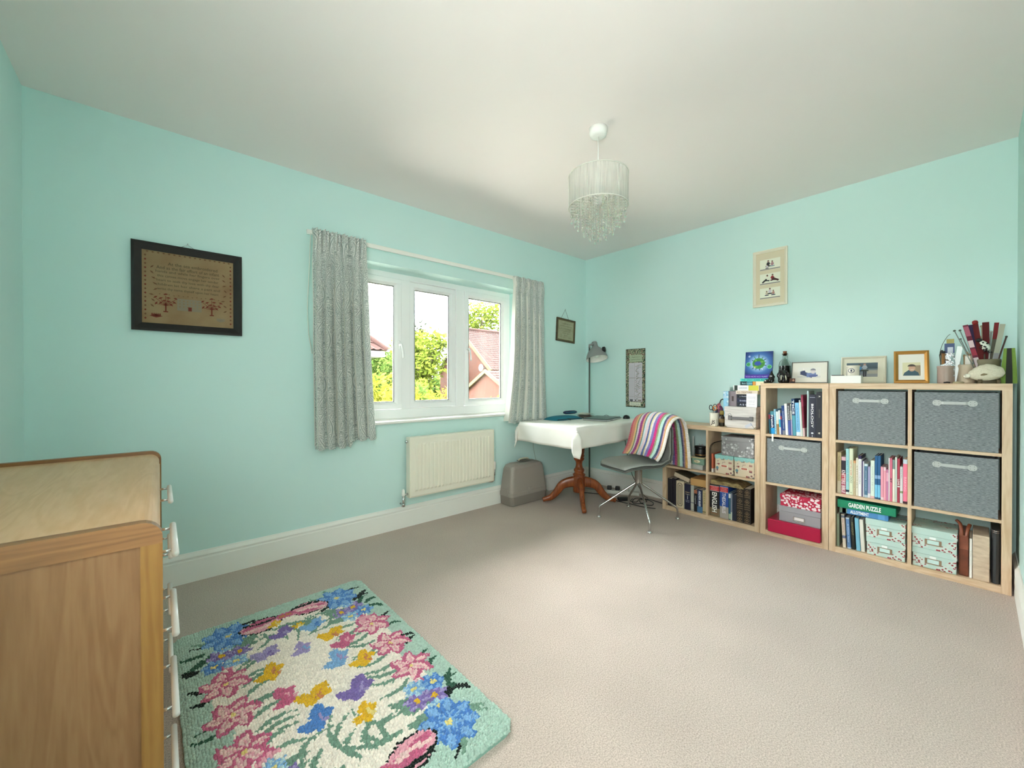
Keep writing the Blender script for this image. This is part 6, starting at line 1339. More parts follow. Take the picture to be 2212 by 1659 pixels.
# ---- low unit, upper left compartment (partly behind the chair)
z = CC[0, 1][2]
t = fabric_box('pale grey lidded box at the bottom of the pile in the upper left compartment', 1.482, 1.594, z, .042, XS+.016, XS+.16, M('#a9aca6', .7), M('#b4b7b1', .7), .012, False)
t = thing('decorative_tin', 'small green and cream tin with a crest on the grey box', 'tin', (XS+.018, 1.532, z+.0425))
s = MB(); s.box((0, -.060, 0), (.14, .060, .050), M('#7f9f8c', .35), .004); s.build('body', t); s = MB(); s.box((-.001, -.061, .050), (.141, .061, .062), M('#c6bd96', .35), .004); s.build('lid', t)
s = MB(); s.lathe([(0, 0), (.017, 0), (.017, .001), (0, .001)], M('#d8cfae', .5), 20, (-.0004, .0, .027), Matrix.Rotation(-PI/2, 3, 'Y'), .75, 1.6); s.build('crest', t); text(t, 'TEA', (-.0019, 0, .027), (0, -1, 0), (0, 0, 1), .026, .012, '#6d6a4b')
s = MB(); s.box((-.0005, .044, .002), (.002, .060, .048), M('#24402c', .5)); s.build('corner_print', t)
t = thing('black_jar', 'black and gold candle jar standing on the green tin', 'jar', (XS+.075, 1.528, z+.105))
s = MB(); s.lathe([(0, 0), (.040, 0), (.043, .006), (.043, .062), (.038, .070), (0, .070)], BLK, 28); s.build('jar', t); s = MB(); s.lathe([(0, .0705), (.045, .0705), (.046, .076), (.045, .088), (.02, .092), (0, .092)], M('#1d1c1e', .25), 28); s.build('lid', t)
s = MB(); s.lathe([(.0436, .014), (.0438, .015), (.0438, .020), (.0436, .021)], M('#b08a58', .35, .7), 28); s.build('gold_band', t)
for yy in (-.015, .012): s = MB(); s.lathe([(0, .092), (.008, .094), (.009, .100), (0, .106)], M('#d9dadd', .2, .6), 12, (0, yy, 0)); s.build('bead', t)
t = thing('glass_tumbler', 'clear glass tumbler beside the grey box in the upper left compartment', 'glass', (XS+.06, 1.622, z))
GLS = bpy.data.materials.new('clear_glass'); GLS.use_nodes = True; b = GLS.node_tree.nodes['Principled BSDF']; b.inputs['Transmission Weight'].default_value = 1; b.inputs['Roughness'].default_value = .02; b.inputs['IOR'].default_value = 1.3; b.inputs['Base Color'].default_value = (.93, .96, .95, 1)
s = MB(); s.lathe([(0, 0), (.026, 0), (.030, .08), (.028, .08), (.0245, .006), (0, .006)], GLS, 24); s.build('tumbler', t)
t = thing('patterned_basket', 'woven orange and brown basket mostly hidden behind the chair blanket', 'basket', (XS+.10, 1.715, z))
s = MB(); s.lathe([(0, 0), (.058, 0), (.068, .04), (.070, .15), (.066, .15), (.063, .04), (0, .008)], M('#a4683f', .9, noise=((60, 60, 60), .3, '#4a3022', .4, .6), name='basket_weave'), 28); s.build('weave', t)
t = thing('photo_holder', 'narrow white framed card standing at the back of the upper left compartment', 'frame', (XS+.15, 1.625, z))
s = MB(); s.box((0, -.004, 0), (.006, .004, .26), M('#dfe3dd', .6)); s.box((0, -.008, 0), (.006, .008, .004), M('#dfe3dd', .6)); s.build('card_edge', t)
# speckle edge of low unit has nothing else
# ------------------------------------------------------------------ things on top of the low unit
zl = .7685
CER = M('#e3ddcf', .3, name='cream_ceramic')
t = thing('pen_pot', 'cream ceramic pot holding scissors and pens on the low shelf', 'pot', (3.465, 1.420, zl))
s = MB(); s.lathe([(0, 0), (.033, 0), (.036, .004), (.036, .106), (.032, .106), (.032, .006), (0, .006)], CER, 32); s.build('pot', t)
def held(name, label, cat, loc, parts):
    t = thing(name, label, cat, loc)
    for nm, s in parts: s.build(nm, t)
    return t
px_, py_, pz_ = 3.465, 1.420, zl+.007
sc = []
s = MB(); s.tube([(0, .0, .0), (0, .002, .115)], .0035, CHROME, 8); sc.append(('blade', s)); s = MB(); s.tube([(.018*math.cos(a)*.4, .022+.016*math.cos(a), .140+.020*math.sin(a)) for a in [2*PI*k/18 for k in range(18)]], .0032, BLK, 8, closed=True); s.tube([(0, .002, .113), (0, .010, .124)], .004, BLK, 8); sc.append(('loop', s))
held('scissors', 'black handled scissors standing in the cream pot', 'scissors', (px_, py_+.006, pz_), sc)
sc = []; s = MB(); s.tube([(0, 0, 0), (0, -.004, .118)], .0035, CHROME, 8); sc.append(('blade', s)); s = MB(); s.tube([(0, -.004+.013*math.cos(a), .138+.017*math.sin(a)) for a in [2*PI*k/18 for k in range(18)]], .0036, M('#d98122', .45), 8, closed=True); sc.append(('loop', s))
held('scissors', 'orange handled scissors standing in the cream pot', 'scissors', (px_-.012, py_-.004, pz_), sc)
rg = random.Random(2)
for k, (c, lb) in enumerate((('#1b1c20', 'black marker pen in the cream pot'), ('#2d3a6b', 'navy pen in the cream pot'), ('#c9ccd0', 'silver pen in the cream pot'), ('#27282c', 'second black pen in the cream pot leaning right'))):
    dx, dy = rg.uniform(-.012, .01), -.018+.012*k; s = MB(); s.tube([(0, 0, 0), (dx*.3, -.004+dy*.2, .128-.004*k)], .0042, M(c, .4), 8); s2 = MB(); s2.tube([(dx*.3, -.004+dy*.2, .128-.004*k), (dx*.32, -.005+dy*.21, .138-.004*k)], .0034, M('#8b8f96', .3), 8)
    held('pen', lb, 'pen', (px_+.008, py_+dy*.6, pz_), [('barrel', s), ('cap', s2)])
s = MB(); s.tube(arc_pts([(px_+.02, py_-.004, pz_), (px_+.02, py_+.01, zl+.13), (px_+.015, py_+.012, zl+.165), (px_+.012, py_-.004, zl+.175), (px_+.01, py_-.022, zl+.15)]), .0028, BLK, 7); tag(s.build('wire_loop'), 'thin black looped wire rising from the cream pot', 'wire')
t = thing('block_ornament', 'small cream block with a cut out letter leaning on the pot', 'ornament', (3.405, 1.405, zl), math.radians(-14)); t.rotation_euler = (0, math.radians(9), math.radians(-14))
s = MB(); s.box((0, -.024, 0), (.010, .024, .055), M('#e8e0cf', .6), .002); s.box((-.012, -.026, 0), (.014, -.019, .055), M('#efe8da', .6), .001); s.build('block', t); text(t, 'JS', (-.0008, .003, .028), (0, -1, 0), (0, 0, 1), .036, .040, '#3f332c', .03)
t = thing('glass_bottle', 'dark bottle with yellow cap between the pot and the blue box', 'bottle', (3.462, 1.360, zl))
s = MB(); s.lathe([(0, 0), (.020, 0), (.0215, .006), (.0215, .072), (.014, .084), (.013, .094), (0, .094)], M('#2a2119', .2), 24); s.build('body', t); s = MB(); s.lathe([(0, .0945), (.016, .0945), (.016, .122), (.013, .126), (0, .126)], M('#8a7634', .4), 20); s.build('cap', t)
s = MB(); s.lathe([(.0219, .030), (.0222, .031), (.0222, .060), (.0219, .061)], M('#7d6640', .6), 24); s.build('label_strip', t)
t = thing('headphones', 'maroon and black headphones hooked behind the bottle', 'headphones', (3.575, 1.405, zl))
s = MB(); s.tube(arc_pts([(0, .010, .10), (0, .018, .16), (0, .010, .200), (0, -.006, .215), (0, -.022, .205)]), .0045, BLK, 8); s.build('headband', t); s = MB(); s.lathe([(0, 0), (.028, .002), (.032, .012), (.026, .024), (0, .028)], M('#5d1f4f', .4), 22, (-.022, -.002, .115), Matrix.Rotation(-PI/2, 3, 'Y'), 1.5, .8); s.build('ear_cup', t); s = MB(); s.lathe([(0, 0), (.030, 0), (.031, .008), (0, .012)], M('#b9636a', .5), 22, (-.034, .012, .150), Matrix.Rotation(-1.0, 3, 'Y'), 1.1, .6); s.build('cushion', t)
s = MB(); s.lathe([(0, 0), (.022, 0), (.022, .092), (0, .092)], BLK, 14, (0, 0, 0), None, .5, 1); s.build('stand', t)
# tall pale blue box
t = thing('blue_photo_box', 'tall pale blue and grey patterned box beside the white trunk box', 'box', (3.495, 1.3225, zl))
SKYB = blossom_mat('#8fc6e2', '#e4f1f6', '#5aa3cf', 'blue_splash_paper', 12, .5, .45)
s = MB(); s.box((0, 0, 0), (.14, .040, .285), SKYB, .002); s.build('blue_side', t); s = MB(); s.box((.012, -.058, .1665), (.14, -.0008, .285), M('#8b8189', .6), .001); s.box((.0105, -.036, .205), (.012, -.022, .245), M('#4a3c3e', .6)); s.build('grey_side', t)
t = thing('clear_wallet', 'clear plastic wallet sticking up behind the blue box', 'wallet', (3.642, 1.33, zl)); s = MB(); s.grid(lambda u, v: Vector((.003*math.sin(u*6), .040-.05*u, .01+.31*v)), 6, 4, GLS); s.build('sheet', t)
# white trunk box
TRK = M('#dfdad6', .7, noise=((6, 6, 60), .1, '#c2bbb8', .35, .7), name='whitewashed_board')
t = thing('trunk_box', 'whitewashed trunk style storage box with grey leather handle on the low shelf', 'box', (XS+.030, 1.201, zl))
s = MB(); s.box((.003, -.108, 0), (.20, .116, .125), TRK, .001); s.build('body', t)
s = MB(); s.box((0, -.111, .1255), (.203, .119, .165), TRK, .001); s.build('lid', t)
LTH = M('#6f6c6f', .5, name='grey_leather'); s = MB(); s.box((-.014, -.075, .066), (-.006, .070, .088), LTH, .003); s.build('handle', t)
for yy in (-.092, .060): s = MB(); s.box((-.016, yy, .060), (.003, yy+.026, .094), LTH, .003); s.build('handle_mount', t)
for yy in (-.1085, .1165): s = MB(); sg = 1 if yy < 0 else -1; s.prism([(0, 0), (sg*.022, 0), (sg*.010, .010), (0, .020)] if sg > 0 else [(0, .020), (-.010, .010), (-.022, 0), (0, 0)], .0012, M('#a39d88', .35, .6), (.0024, yy, .0005), (0, 1, 0), (0, 0, 1)); s.build('corner_plate', t)
s = MB(); s.box((.0015, -.0, 0), (.0028, .055, .022), M('#c5cad6', .7)); so = s.build('luggage_tag', t); so.location = (0, -.088, .030); so.rotation_euler = (math.radians(-30), 0, 0); s = MB(); s.tube([(.0022, -.070, .044), (.0022, -.098, .006)], .0012, M('#4c4f66', .7), 5); s.tube([(.0, .080, .094), (.0, .092, .104), (.0, .078, .112), (.0, .066, .10)], .0015, M('#6f7d86', .7), 5); s.build('string', t)
zt = zl+.1655
G = 'books stacked on the trunk box'
def lying(label, yl, yr, z0, h, col, title=None, tc='#ffffff', xf=3.455, depth=.15, span=(.1, .9), th=.6, bands=(), bold=.01, group=G, pages=True):
    t = thing('book', label, 'book', (xf, (yl+yr)/2, z0), 0, group); hw = abs(yl-yr)/2; c = M(col, .5); ct_ = .0018
    s = MB(); s.box((0, -hw, 0), (depth, hw, ct_), c); s.box((0, -hw, h-ct_), (depth, hw, h), c); s.box((0, -hw, ct_), (ct_, hw, h-ct_), c)
    for (a, b_, cc) in bands: s.box((-.0004, hw-2*hw*a, .0004), (.001, hw-2*hw*b_, h-.0004), M(cc, .5))
    s.build('cover', t); s = MB(); s.box((ct_, -hw+.003, ct_), (depth-.003, hw-.003, h-ct_), M('#e6dfcd', .9)); s.build('pages', t)
    if title: text(t, title, (-.0009, hw-hw*(span[0]+span[1]), h*.5), (0, -1, 0), (0, 0, 1), 2*hw*(span[1]-span[0]), h*th, tc, bold)
    return t
# three dark volumes, then the stack above
for k, (lb, tt, cc) in enumerate((('lowest of three dark navy paperbacks lying on the trunk box', 'A B C', '#161a2b'), ('middle of three dark navy paperbacks lying on the trunk box', 'the notebook', '#1b2140'), ('topmost of three dark navy paperbacks lying on the trunk box', 'J. Austen', '#141a26'))):
    lying(lb, 1.245, 1.165, zt+.0003+k*.0325, .032, cc, tt, '#c6cbe0', span=(.25, .95), th=.42, xf=3.46)
t = thing('greeting_card', 'white printed card propped in front of the stacked books', 'card', (3.440, 1.133, zt+.0003)); t.rotation_euler = (0, .03, 0)
s = MB(); s.box((0, -.038, 0), (.0018, .037, .106), M('#eeedf2', .6)); s.box((.002, -.038, 0), (.0028, .037, .106), M('#e4e3ea', .6)); s.build('card', t)
for k, (tt, zz) in enumerate((('With love and thanks', .078), ('for all your help', .066), ('the garden is full', .048), ('of flowers again', .038), ('from us all', .022))): text(t, tt, (-.0006, 0, zz), (0, -1, 0), (0, 0, 1), .055-.004*k, .006, '#9a9bb0', name='lettering')
zz = zt+.0985
lying('cream book with brown capital letters on the stack', 1.251, 1.095, zz, .029, '#e6d9ca', 'ALL CREATURES', '#a98f7d', span=(.05, .75), th=.55, bold=.02)
lying('white book with black stamp and yellow end lettering', 1.270, 1.085, zz+.0295, .040, '#f3f2f4', 'GARDENER', '#a9aab8', span=(.22, .55), th=.30, bands=((.04, .17, '#20302c'), (.60, .98, '#d3cf4c')))
text(bpy.data.objects[-1] if 0 else None, 'DUFF', (3.4537, 1.132, zz+.0495), (0, -1, 0), (0, 0, 1), .058, .026, '#4f4a20', .03) if 0 else None
lying('dark teal book with orange and cream end under the turquoise one', 1.221, 1.055, zz+.070, .031, '#12333b', 'Martin Chuzzlewit', '#a9d5da', span=(.08, .52), th=.45, bands=((.30, .52, '#3e8ea0'), (.54, .66, '#e59a3f'), (.67, 1, '#efe3c0')), xf=3.46)
lying('turquoise book directly under the propped picture book', 1.218, 1.024, zz+.1015, .022, '#58d8c9', 'THE GREAT SHARK MAZE', '#167d83', span=(.05, .95), th=.5, bold=.02, xf=3.455)
t = thing('picture_book', 'square dark blue picture book with a little green planet, propped against the wall', 'book', (3.50, 1.108, zz+.1240)); t.rotation_euler = (0, math.radians(9), math.radians(4))
BLB = bpy.data.materials.new('night_blue_print'); BLB.use_nodes = True; N, L = BLB.node_tree.nodes, BLB.node_tree.links; b = N['Principled BSDF']; b.inputs['Roughness'].default_value = .35
tc_ = N.new('ShaderNodeTexCoord'); mp = N.new('ShaderNodeMapping'); mp.inputs['Location'].default_value = (0, 0, -.118); ln_ = N.new('ShaderNodeVectorMath'); ln_.operation = 'LENGTH'; r = N.new('ShaderNodeValToRGB')
r.color_ramp.elements[0].position = .045; r.color_ramp.elements[0].color = (*lin('#9fc3e6'), 1); r.color_ramp.elements[1].position = .115; r.color_ramp.elements[1].color = (*lin('#14306f'), 1); e = r.color_ramp.elements.new(.075); e.color = (*lin('#3f6fb5'), 1)
L.new(tc_.outputs['Object'], mp.inputs[0]); L.new(mp.outputs[0], ln_.inputs[0]); L.new(ln_.outputs['Value'], r.inputs[0]); L.new(r.outputs[0], b.inputs['Base Color'])
s = MB(); s.box((0, -.094, 0), (.012, .094, .212), M('#10224f', .4)); s.add([(-.0003, .094, .03), (-.0003, -.094, .03), (-.0003, -.094, .212), (-.0003, .094, .212)], [(0, 1, 2, 3)], BLB); s.box((-.0005, -.094, .001), (.001, .094, .030), M('#4a2f9c', .4)); s.build('cover', t)
def dk(mb, y_, z_, r_, mat, x_=-.0008, sy=1, sz=1, n=18, j=0): mb.add([(x_, y_+r_*sy*math.cos(2*PI*k/n)*(1+j*math.sin(k*2.7)), z_+r_*sz*math.sin(2*PI*k/n)*(1+j*math.sin(k*2.7))) for k in range(n)], [tuple(range(n))], mat)
GR1, GR2, BL1 = M('#3f8a3a', .5), M('#6fae4c', .5), M('#2b4fa6', .5)
s = MB(); dk(s, 0, .118, .044, M('#7fd0a0', .5)); dk(s, 0, .118, .042, GR1, -.001); dk(s, .004, .118, .022, BL1, -.0014, 1.1, .8, 16, .15); dk(s, -.022, .130, .012, GR2, -.0016, 1, .6, 12, .2); dk(s, .016, .092, .010, GR2, -.0016, 1.2, .6, 12, .2); dk(s, .02, .142, .008, GR2, -.0016); dk(s, .026, .088, .006, M('#d6d98c', .5), -.0018)
for (a, l_, c) in ((90, .030, '#12264c'), (60, .016, '#2e6a3f'), (35, .018, '#12264c'), (120, .022, '#3a8a5a'), (150, .010, '#12264c'), (-60, .016, '#e6edf2'), (-80, .014, '#12264c'), (-110, .012, '#12264c'), (-135, .020, '#12264c'), (-20, .014, '#1a3a2a'), (10, .010, '#2e6a3f')):
    ca_, sa_ = -math.cos(math.radians(a)), math.sin(math.radians(a)); px, pz = ca_*.043, .118+sa_*.043; nx, nz = -sa_*.003, ca_*.003
    s.add([(-.0011, px-nx, pz-nz), (-.0011, px+nx, pz+nz), (-.0011, px+nx*.6+ca_*l_, pz+nz*.6+sa_*l_), (-.0011, px-nx*.6+ca_*l_, pz-nz*.6+sa_*l_)], [(0, 1, 2, 3)], M(c, .5))
for (y_, z_) in ((.070, .112), (-.074, .090)): dk(s, y_, z_, .016, M('#7ad39a', .5), -.0011); dk(s, y_, z_, .012, M('#3c9a5c', .5), -.0014)
dk(s, .065, .175, .008, M('#a9b8dc', .5), -.0011); s.build('planet_print', t)
text(t, 'WASH MORE NICE', (-.0012, .034, .014), (0, -1, 0), (0, 0, 1), .105, .012, '#c493e6', .01); text(t, 'PLANET', (-.0012, -.045, .014), (0, -1, 0), (0, 0, 1), .040, .010, '#c9c3f2', .01)

# ------------------------------------------------------------------ things on top of the tall units
zu = 1.1205
t = thing('corked_bottle', 'clear glass bottle with cork stopper behind the black elephant', 'bottle', (3.545, .941, zu))
s = MB(); s.lathe([(0, 0), (.036, 0), (.040, .005), (.040, .13), (.035, .158), (.018, .178), (.0135, .186), (.0135, .214), (.020, .217), (.020, .221), (.011, .222), (.011, .186), (.033, .156), (.037, .13), (.037, .006), (0, .004)], GLS, 32); s.build('glass', t)
s = MB(); s.lathe([(0, .206), (.0105, .206), (.0125, .222), (.0125, .240), (0, .241)], M('#8e5c40', .9, noise=((200, 200, 200), .2, '#6d4430'), name='cork'), 18); s.build('cork', t)
s = MB(); s.lathe([(0, .006), (.0365, .0065), (.0365, .127), (.030, .130), (0, .126)], M('#c9cbc8', .8, noise=((60, 60, 60), .2, '#9c9f9f'), name='pebble_fill'), 28); s.build('filling', t)
# black elephant ornament: one skinned body
def skin(name, parent, nodes, edges, radii, mat, root=0, sub=2):
    me = bpy.data.meshes.new(name); me.from_pydata([Vector(p) for p in nodes], edges, []); o = bpy.data.objects.new(name, me); COL.objects.link(o)
    md = o.modifiers.new('skin', 'SKIN'); md.use_smooth_shade = True
    for i, r_ in enumerate(radii): me.skin_vertices[0].data[i].radius = (r_, r_) if not isinstance(r_, tuple) else r_
    me.skin_vertices[0].data[root].use_root = True
    sb = o.modifiers.new('sub', 'SUBSURF'); sb.levels = sub; sb.render_levels = sub
    bpy.context.view_layer.update(); m2 = bpy.data.meshes.new_from_object(o.evaluated_get(bpy.context.evaluated_depsgraph_get())); bpy.data.objects.remove(o)
    m2.materials.clear(); m2.materials.append(mat)
    for p in m2.polygons: p.use_smooth = True; p.material_index = 0
    oo = bpy.data.objects.new(name, m2); COL.objects.link(oo); oo.parent = parent; return oo
EB = M('#141314', .22, name='polished_ebony')
t = thing('elephant_ornament', 'polished black elephant ornament with pale tusks beside the bottle', 'ornament', (3.452, .930, zu), math.radians(200))
# local +x is the head's direction
nd = [(-.012, 0, .062), (.018, 0, .064), (-.034, 0, .054), (.036, 0, .070), (.050, 0, .060), (.054, 0, .040), (.053, 0, .020), (.057, 0, .008)]
rd_ = [.031, .030, .020, .022, .012, .008, .006, .004]; ed = [(0, 1), (0, 2), (1, 3), (3, 4), (4, 5), (5, 6), (6, 7)]
for (x_, y_, p_) in ((-.030, .016, 2), (-.030, -.016, 2), (.016, .018, 1), (.016, -.018, 1)): k = len(nd); nd += [(x_, y_, .030), (x_, y_, .006)]; rd_ += [.0125, .0115]; ed += [(p_, k), (k, k+1)]
skin('body', t, nd, ed, rd_, EB)
for sg in (-1, 1):
    s = MB(); s.grid(lambda u, v: Vector((.028-.018*u+.004*math.sin(PI*v), sg*(.020+.012*math.sin(PI*v)*u+.006*u), .088-.050*v-.006*u)), 6, 8, EB); so = s.build('ear', t); md = so.modifiers.new('t', 'SOLIDIFY'); md.thickness = .004
    s = MB(); s.tube([(.048, sg*.012, .056), (.060, sg*.014, .042), (.066, sg*.015, .022)], [.004, .0035, .0015], M('#e9e2cf', .4, name='ivory_resin'), 8); s.build('tusk', t)
s = MB(); s.tube([(-.052, 0, .056), (-.060, 0, .04), (-.058, 0, .022)], [.004, .003, .002], EB, 7); s.build('tail', t)
t = thing('figurine', 'small black and silver seated figurine left of the elephant', 'figurine', (3.44, .998, zu))
skin('body', t, [(0, 0, .012), (0, 0, .034), (0, 0, .056), (0, 0, .072), (0, 0, .092), (0, .014, .05), (-.008, .018, .032), (0, -.014, .05), (-.010, -.016, .034), (-.016, .016, .010), (-.016, -.016, .010)], [(0, 1), (1, 2), (2, 3), (3, 4), (2, 5), (5, 6), (2, 7), (7, 8), (0, 9), (0, 10)], [.018, .013, .012, .010, .002, .006, .005, .006, .005, .010, .010], EB, 0, 1)
s = MB(); s.lathe([(0, 0), (.010, .002), (.009, .012), (0, .016)], M('#c9c9cc', .25, .8), 14, (-.012, .012, .012)); s.lathe([(0, 0), (.006, .002), (.005, .010), (0, .013)], M('#c9c9cc', .25, .8), 12, (-.016, -.004, .045)); s.build('silver_inlay', t)
t = thing('figurine', 'tiny black and white animal figure at the left edge of the tall unit', 'figurine', (3.405, 1.022, zu))
skin('body', t, [(0, 0, .016), (0, .012, .016), (0, -.012, .018), (0, -.018, .030), (0, .012, .004), (0, -.010, .004)], [(0, 1), (0, 2), (2, 3), (1, 4), (2, 5)], [.009, .008, .008, .006, .004, .004], EB, 0, 1)
s = MB(); s.lathe([(0, 0), (.006, .002), (.005, .008), (0, .010)], M('#e9e9ec', .3), 12, (-.008, .004, .012)); s.build('white_patch', t)

def stand_frame(label, yl, yr, z0, h, x0, fcol, fw, ft, mat_col, mw, pic, lean=8, name='standing_photograph', slope=.55, rz=0):
    wd = abs(yl-yr); t = thing(name, label, 'photo frame', (x0, (yl+yr)/2, z0)); t.rotation_euler = (math.radians(-lean), 0, -PI/2+rz)
    s = mitred(MB(), wd, h, fw, ft, fcol, .4, slope); s.v = [(p[0], p[1], p[2]+h/2) for p in s.v]; fixn(s.build('frame', t))
    s = MB(); s.box((-wd/2+.002, .0, .002), (wd/2-.002, .003, h-.002), M('#2d2a28', .8)); s.build('backing', t)
    s = MB(); s.box((-wd/2+fw*.8, -ft*.45, fw*.8), (wd/2-fw*.8, -ft*.35, h-fw*.8), mat_col); s.build('mount', t)
    s = MB(); pic(s, wd, h, -ft*.47); s.build('photograph', t)
    s = MB(); s.prism([(0, 0), (.0, h*.7), (h*.28, 0)], .003, M('#2d2a28', .8), (0.0, .004, 0), (0, 1, 0), (0, 0, 1)) if 0 else s.box((-.012, .0, -h*.72), (.012, .002, 0), M('#2d2a28', .8)); so = s.build('strut', t); so.rotation_euler = (math.radians(lean+12), 0, 0); so.location = (0, .0045, h*.74)
    return t
def q2(s, x0, z0, x1, z1, y, mat): s.add([(x0, y, z0), (x1, y, z0), (x1, y, z1), (x0, y, z1)], [(0, 1, 2, 3)], mat)
def pic_child(s, w_, h, y):
    q2(s, -.070, .038, .066, .112, y, M('#dcd9d2', .6)); q2(s, -.070, .038, .066, .052, y-.0002, M('#cdcac6', .6))
    NV = M('#3a4466', .6); quadp(s, -.016, .062, .075, .026, NV, y-.0004, -.35); quadp(s, .012, .058, .055, .030, M('#6a7aa6', .6), y-.0006, .05); quadp(s, -.038, .078, .030, .020, NV, y-.0005, .4); quadp(s, -.034, .098, .008, .018, M('#e6e0da', .6), y-.0006, .2)
    quadp(s, .024, .052, .05, .012, M('#525f90', .6), y-.0008, .1); s.add([(.022+.015*math.cos(k*PI/6), y-.001, .084+.018*math.sin(k*PI/6)) for k in range(12)], [tuple(range(12))], M('#cfc6c8', .6)); s.add([(.022+.016*math.cos(k*PI/8), y-.0012, .090+.014*math.sin(k*PI/8)) for k in range(9)], [tuple(range(9))], M('#7f7d86', .6))
stand_frame('thin silver framed photograph of a child lying down on the tall unit', .882, .668, zu, .152, 3.478, M('#8f8d8a', .3, .7), .006, .012, M('#dcd8ce', .8), 0, pic_child, 7)
t = thing('small_photo', 'tiny dark photograph card leaning at the corner of the silver frame', 'photo', (3.452, .868, zu)); t.rotation_euler = (0, .12, 0)
s = MB(); s.box((0, -.015, 0), (.002, .020, .035), M('#5f3a2c', .6)); s.add([(-.0004, .006*math.cos(k*PI/5)-.004, .020+.008*math.sin(k*PI/5)) for k in range(10)], [tuple(range(10))], M('#c89a80', .6)); s.box((-.0003, -.012, .001), (.0005, .015, .012), M('#17141a', .6)); s.build('print', t)
def pic_walk(s, w_, h, y):
    q2(s, -.085, .042, .072, .135, y, M('#77858c', .6)); q2(s, -.085, .095, .072, .135, y-.0002, M('#41545e', .6)); q2(s, -.085, .042, .072, .062, y-.0002, M('#8a8e92', .6)); q2(s, .02, .062, .072, .085, y-.0003, M('#a9a497', .6))
    figure(s, -.018, .094, .055, M('#4b92c4', .6), M('#27425c', .6), SK, HR, y-.0006); figure(s, .008, .098, .062, M('#a5acb4', .6), M('#3a4234', .6), SK, M('#6d6a66', .6), y-.0016); quadp(s, .004, .062, .008, .04, DK, y-.0030); quadp(s, .014, .062, .007, .036, DK, y-.0030); quadp(s, -.022, .064, .010, .034, M('#24415c', .6), y-.0030)
stand_frame('cream framed photograph of walkers behind the small white box', .600, .372, zu, .176, 3.492, M('#cdc9b6', .5), .014, .016, M('#d5d1bd', .8), 0, pic_walk, 8)
t = thing('white_box', 'small plain white box in front of the cream photo frame', 'box', (3.395, .560, zu)); s = MB(); s.box((0, -.078, 0), (.075, .078, .050), M('#f2f2ee', .5), .001); s.build('box', t)
t = thing('small_mug', 'small cream mug with a blue badge standing on the white box', 'mug', (3.434, .527, zu+.0505))
s = MB(); s.lathe([(0, 0), (.030, 0), (.032, .004), (.0335, .060), (.036, .066), (.033, .066), (.030, .006), (0, .005)], CER, 32); s.build('cup', t)
s = MB(); s.lathe([(0, 0), (.015, 0), (.015, .001), (0, .001)], M('#40486a', .5), 22, (-.0325, .004, .032), Matrix.Rotation(-PI/2, 3, 'Y'), 1, 1.1); s.lathe([(0, .0011), (.012, .0011), (.012, .0018), (0, .0018)], M('#eee9dc', .5), 22, (-.0325, .004, .032), Matrix.Rotation(-PI/2, 3, 'Y'), 1, 1.1); s.build('badge', t); text(t, 'I', (-.0350, .004, .032), (0, -1, 0), (0, 0, 1), .008, .014, '#2b3350', .06)
s = MB(); s.box((-.025, -.03, 0), (.025, .03, .004), BLK, .001); so = s.build('black_card'); so.location = (3.430, .605, zu+.0508); tag(so, 'flat black card lying on the left end of the white box', 'card')
def pic_man(s, w_, h, y):
    q2(s, -.038, .046, .040, .128, y, M('#d9d3ae', .6)); q2(s, .006, .046, .040, .110, y-.0002, M('#9d8a6f', .6))
    s.add([(-.036, y-.0004, .046), (.036, y-.0004, .046), (.030, y-.0004, .066), (.010, y-.0004, .082), (-.010, y-.0004, .082), (-.030, y-.0004, .064)], [(0, 1, 2, 3, 4, 5)], M('#35505e', .6))
    s.add([(.003+.015*math.cos(k*PI/7), y-.0006, .092+.020*math.sin(k*PI/7)) for k in range(14)], [tuple(range(14))], M('#c9a086', .6)); s.add([(.002+.018*math.cos(k*PI/8), y-.0008, .103+.014*math.sin(k*PI/8)) for k in range(9)], [tuple(range(9))], M('#4b4038', .6)); quadp(s, .004, .084, .014, .002, M('#f0e6da', .6), y-.001)
GOLD = M('#b5823f', .35, .6, name='gilt_wood')
stand_frame('gilt framed portrait photograph on the large unit', .331, .178, zu, .200, 3.435, GOLD, .020, .018, M('#e9e6dc', .8), 0, pic_man, 12, rz=.12)

# stoneware pots and their contents
def pot(label, y_, r_, h, col, x_=3.45, glaze=.35, flare=1.0, name='stoneware_pot'):
    t = thing(name, label, 'pot', (x_, y_, zu)); c = M(col, glaze, bump=(80, .1, .001)); s = MB()
    s.lathe([(0, 0), (r_*.93, 0), (r_*.98, .004), (r_, .012), (r_*flare, h*.84), (r_*flare*1.04, h*.88), (r_*flare*1.04, h*.97), (r_*flare*1.01, h), (r_*flare*.92, h), (r_*flare*.90, h*.9), (r_*.88, .008), (0, .006)], c, 36); s.build('pot', t); return t
pot('left stoneware pot holding brushes and packets', .112, .0355, .102, '#a8948a')
pot('middle cream stoneware pot holding wooden tools', .036, .0375, .108, '#c9b9a2', 3.485, flare=1.02)
pot('right wide pot holding the knitting needles', -.0465, .044, .135, '#7a745c', 3.49, .5, 1.07)
def stick(name, label, cat, a, b_, r0, col, tip=None, tipn='tip', r1=None, tipr=None, tipl=.012, rough=.4, metal=0.0):
    t = thing(name, label, cat, a); d = Vector(b_)-Vector(a); s = MB(); s.tube([(0, 0, 0), tuple(d*.5), tuple(d)], [r0, r0, r1 if r1 is not None else r0], M(col, rough, metal), 8); s.build('shaft', t)
    if tip: s = MB(); e = d+d.normalized()*tipl; s.tube([tuple(d), tuple(d.lerp(e, .5)), tuple(e)], [tipr or r0*1.6, tipr or r0*1.6, (tipr or r0*1.6)*.6], M(tip, .5), 8); s.build(tipn, t)
    return t
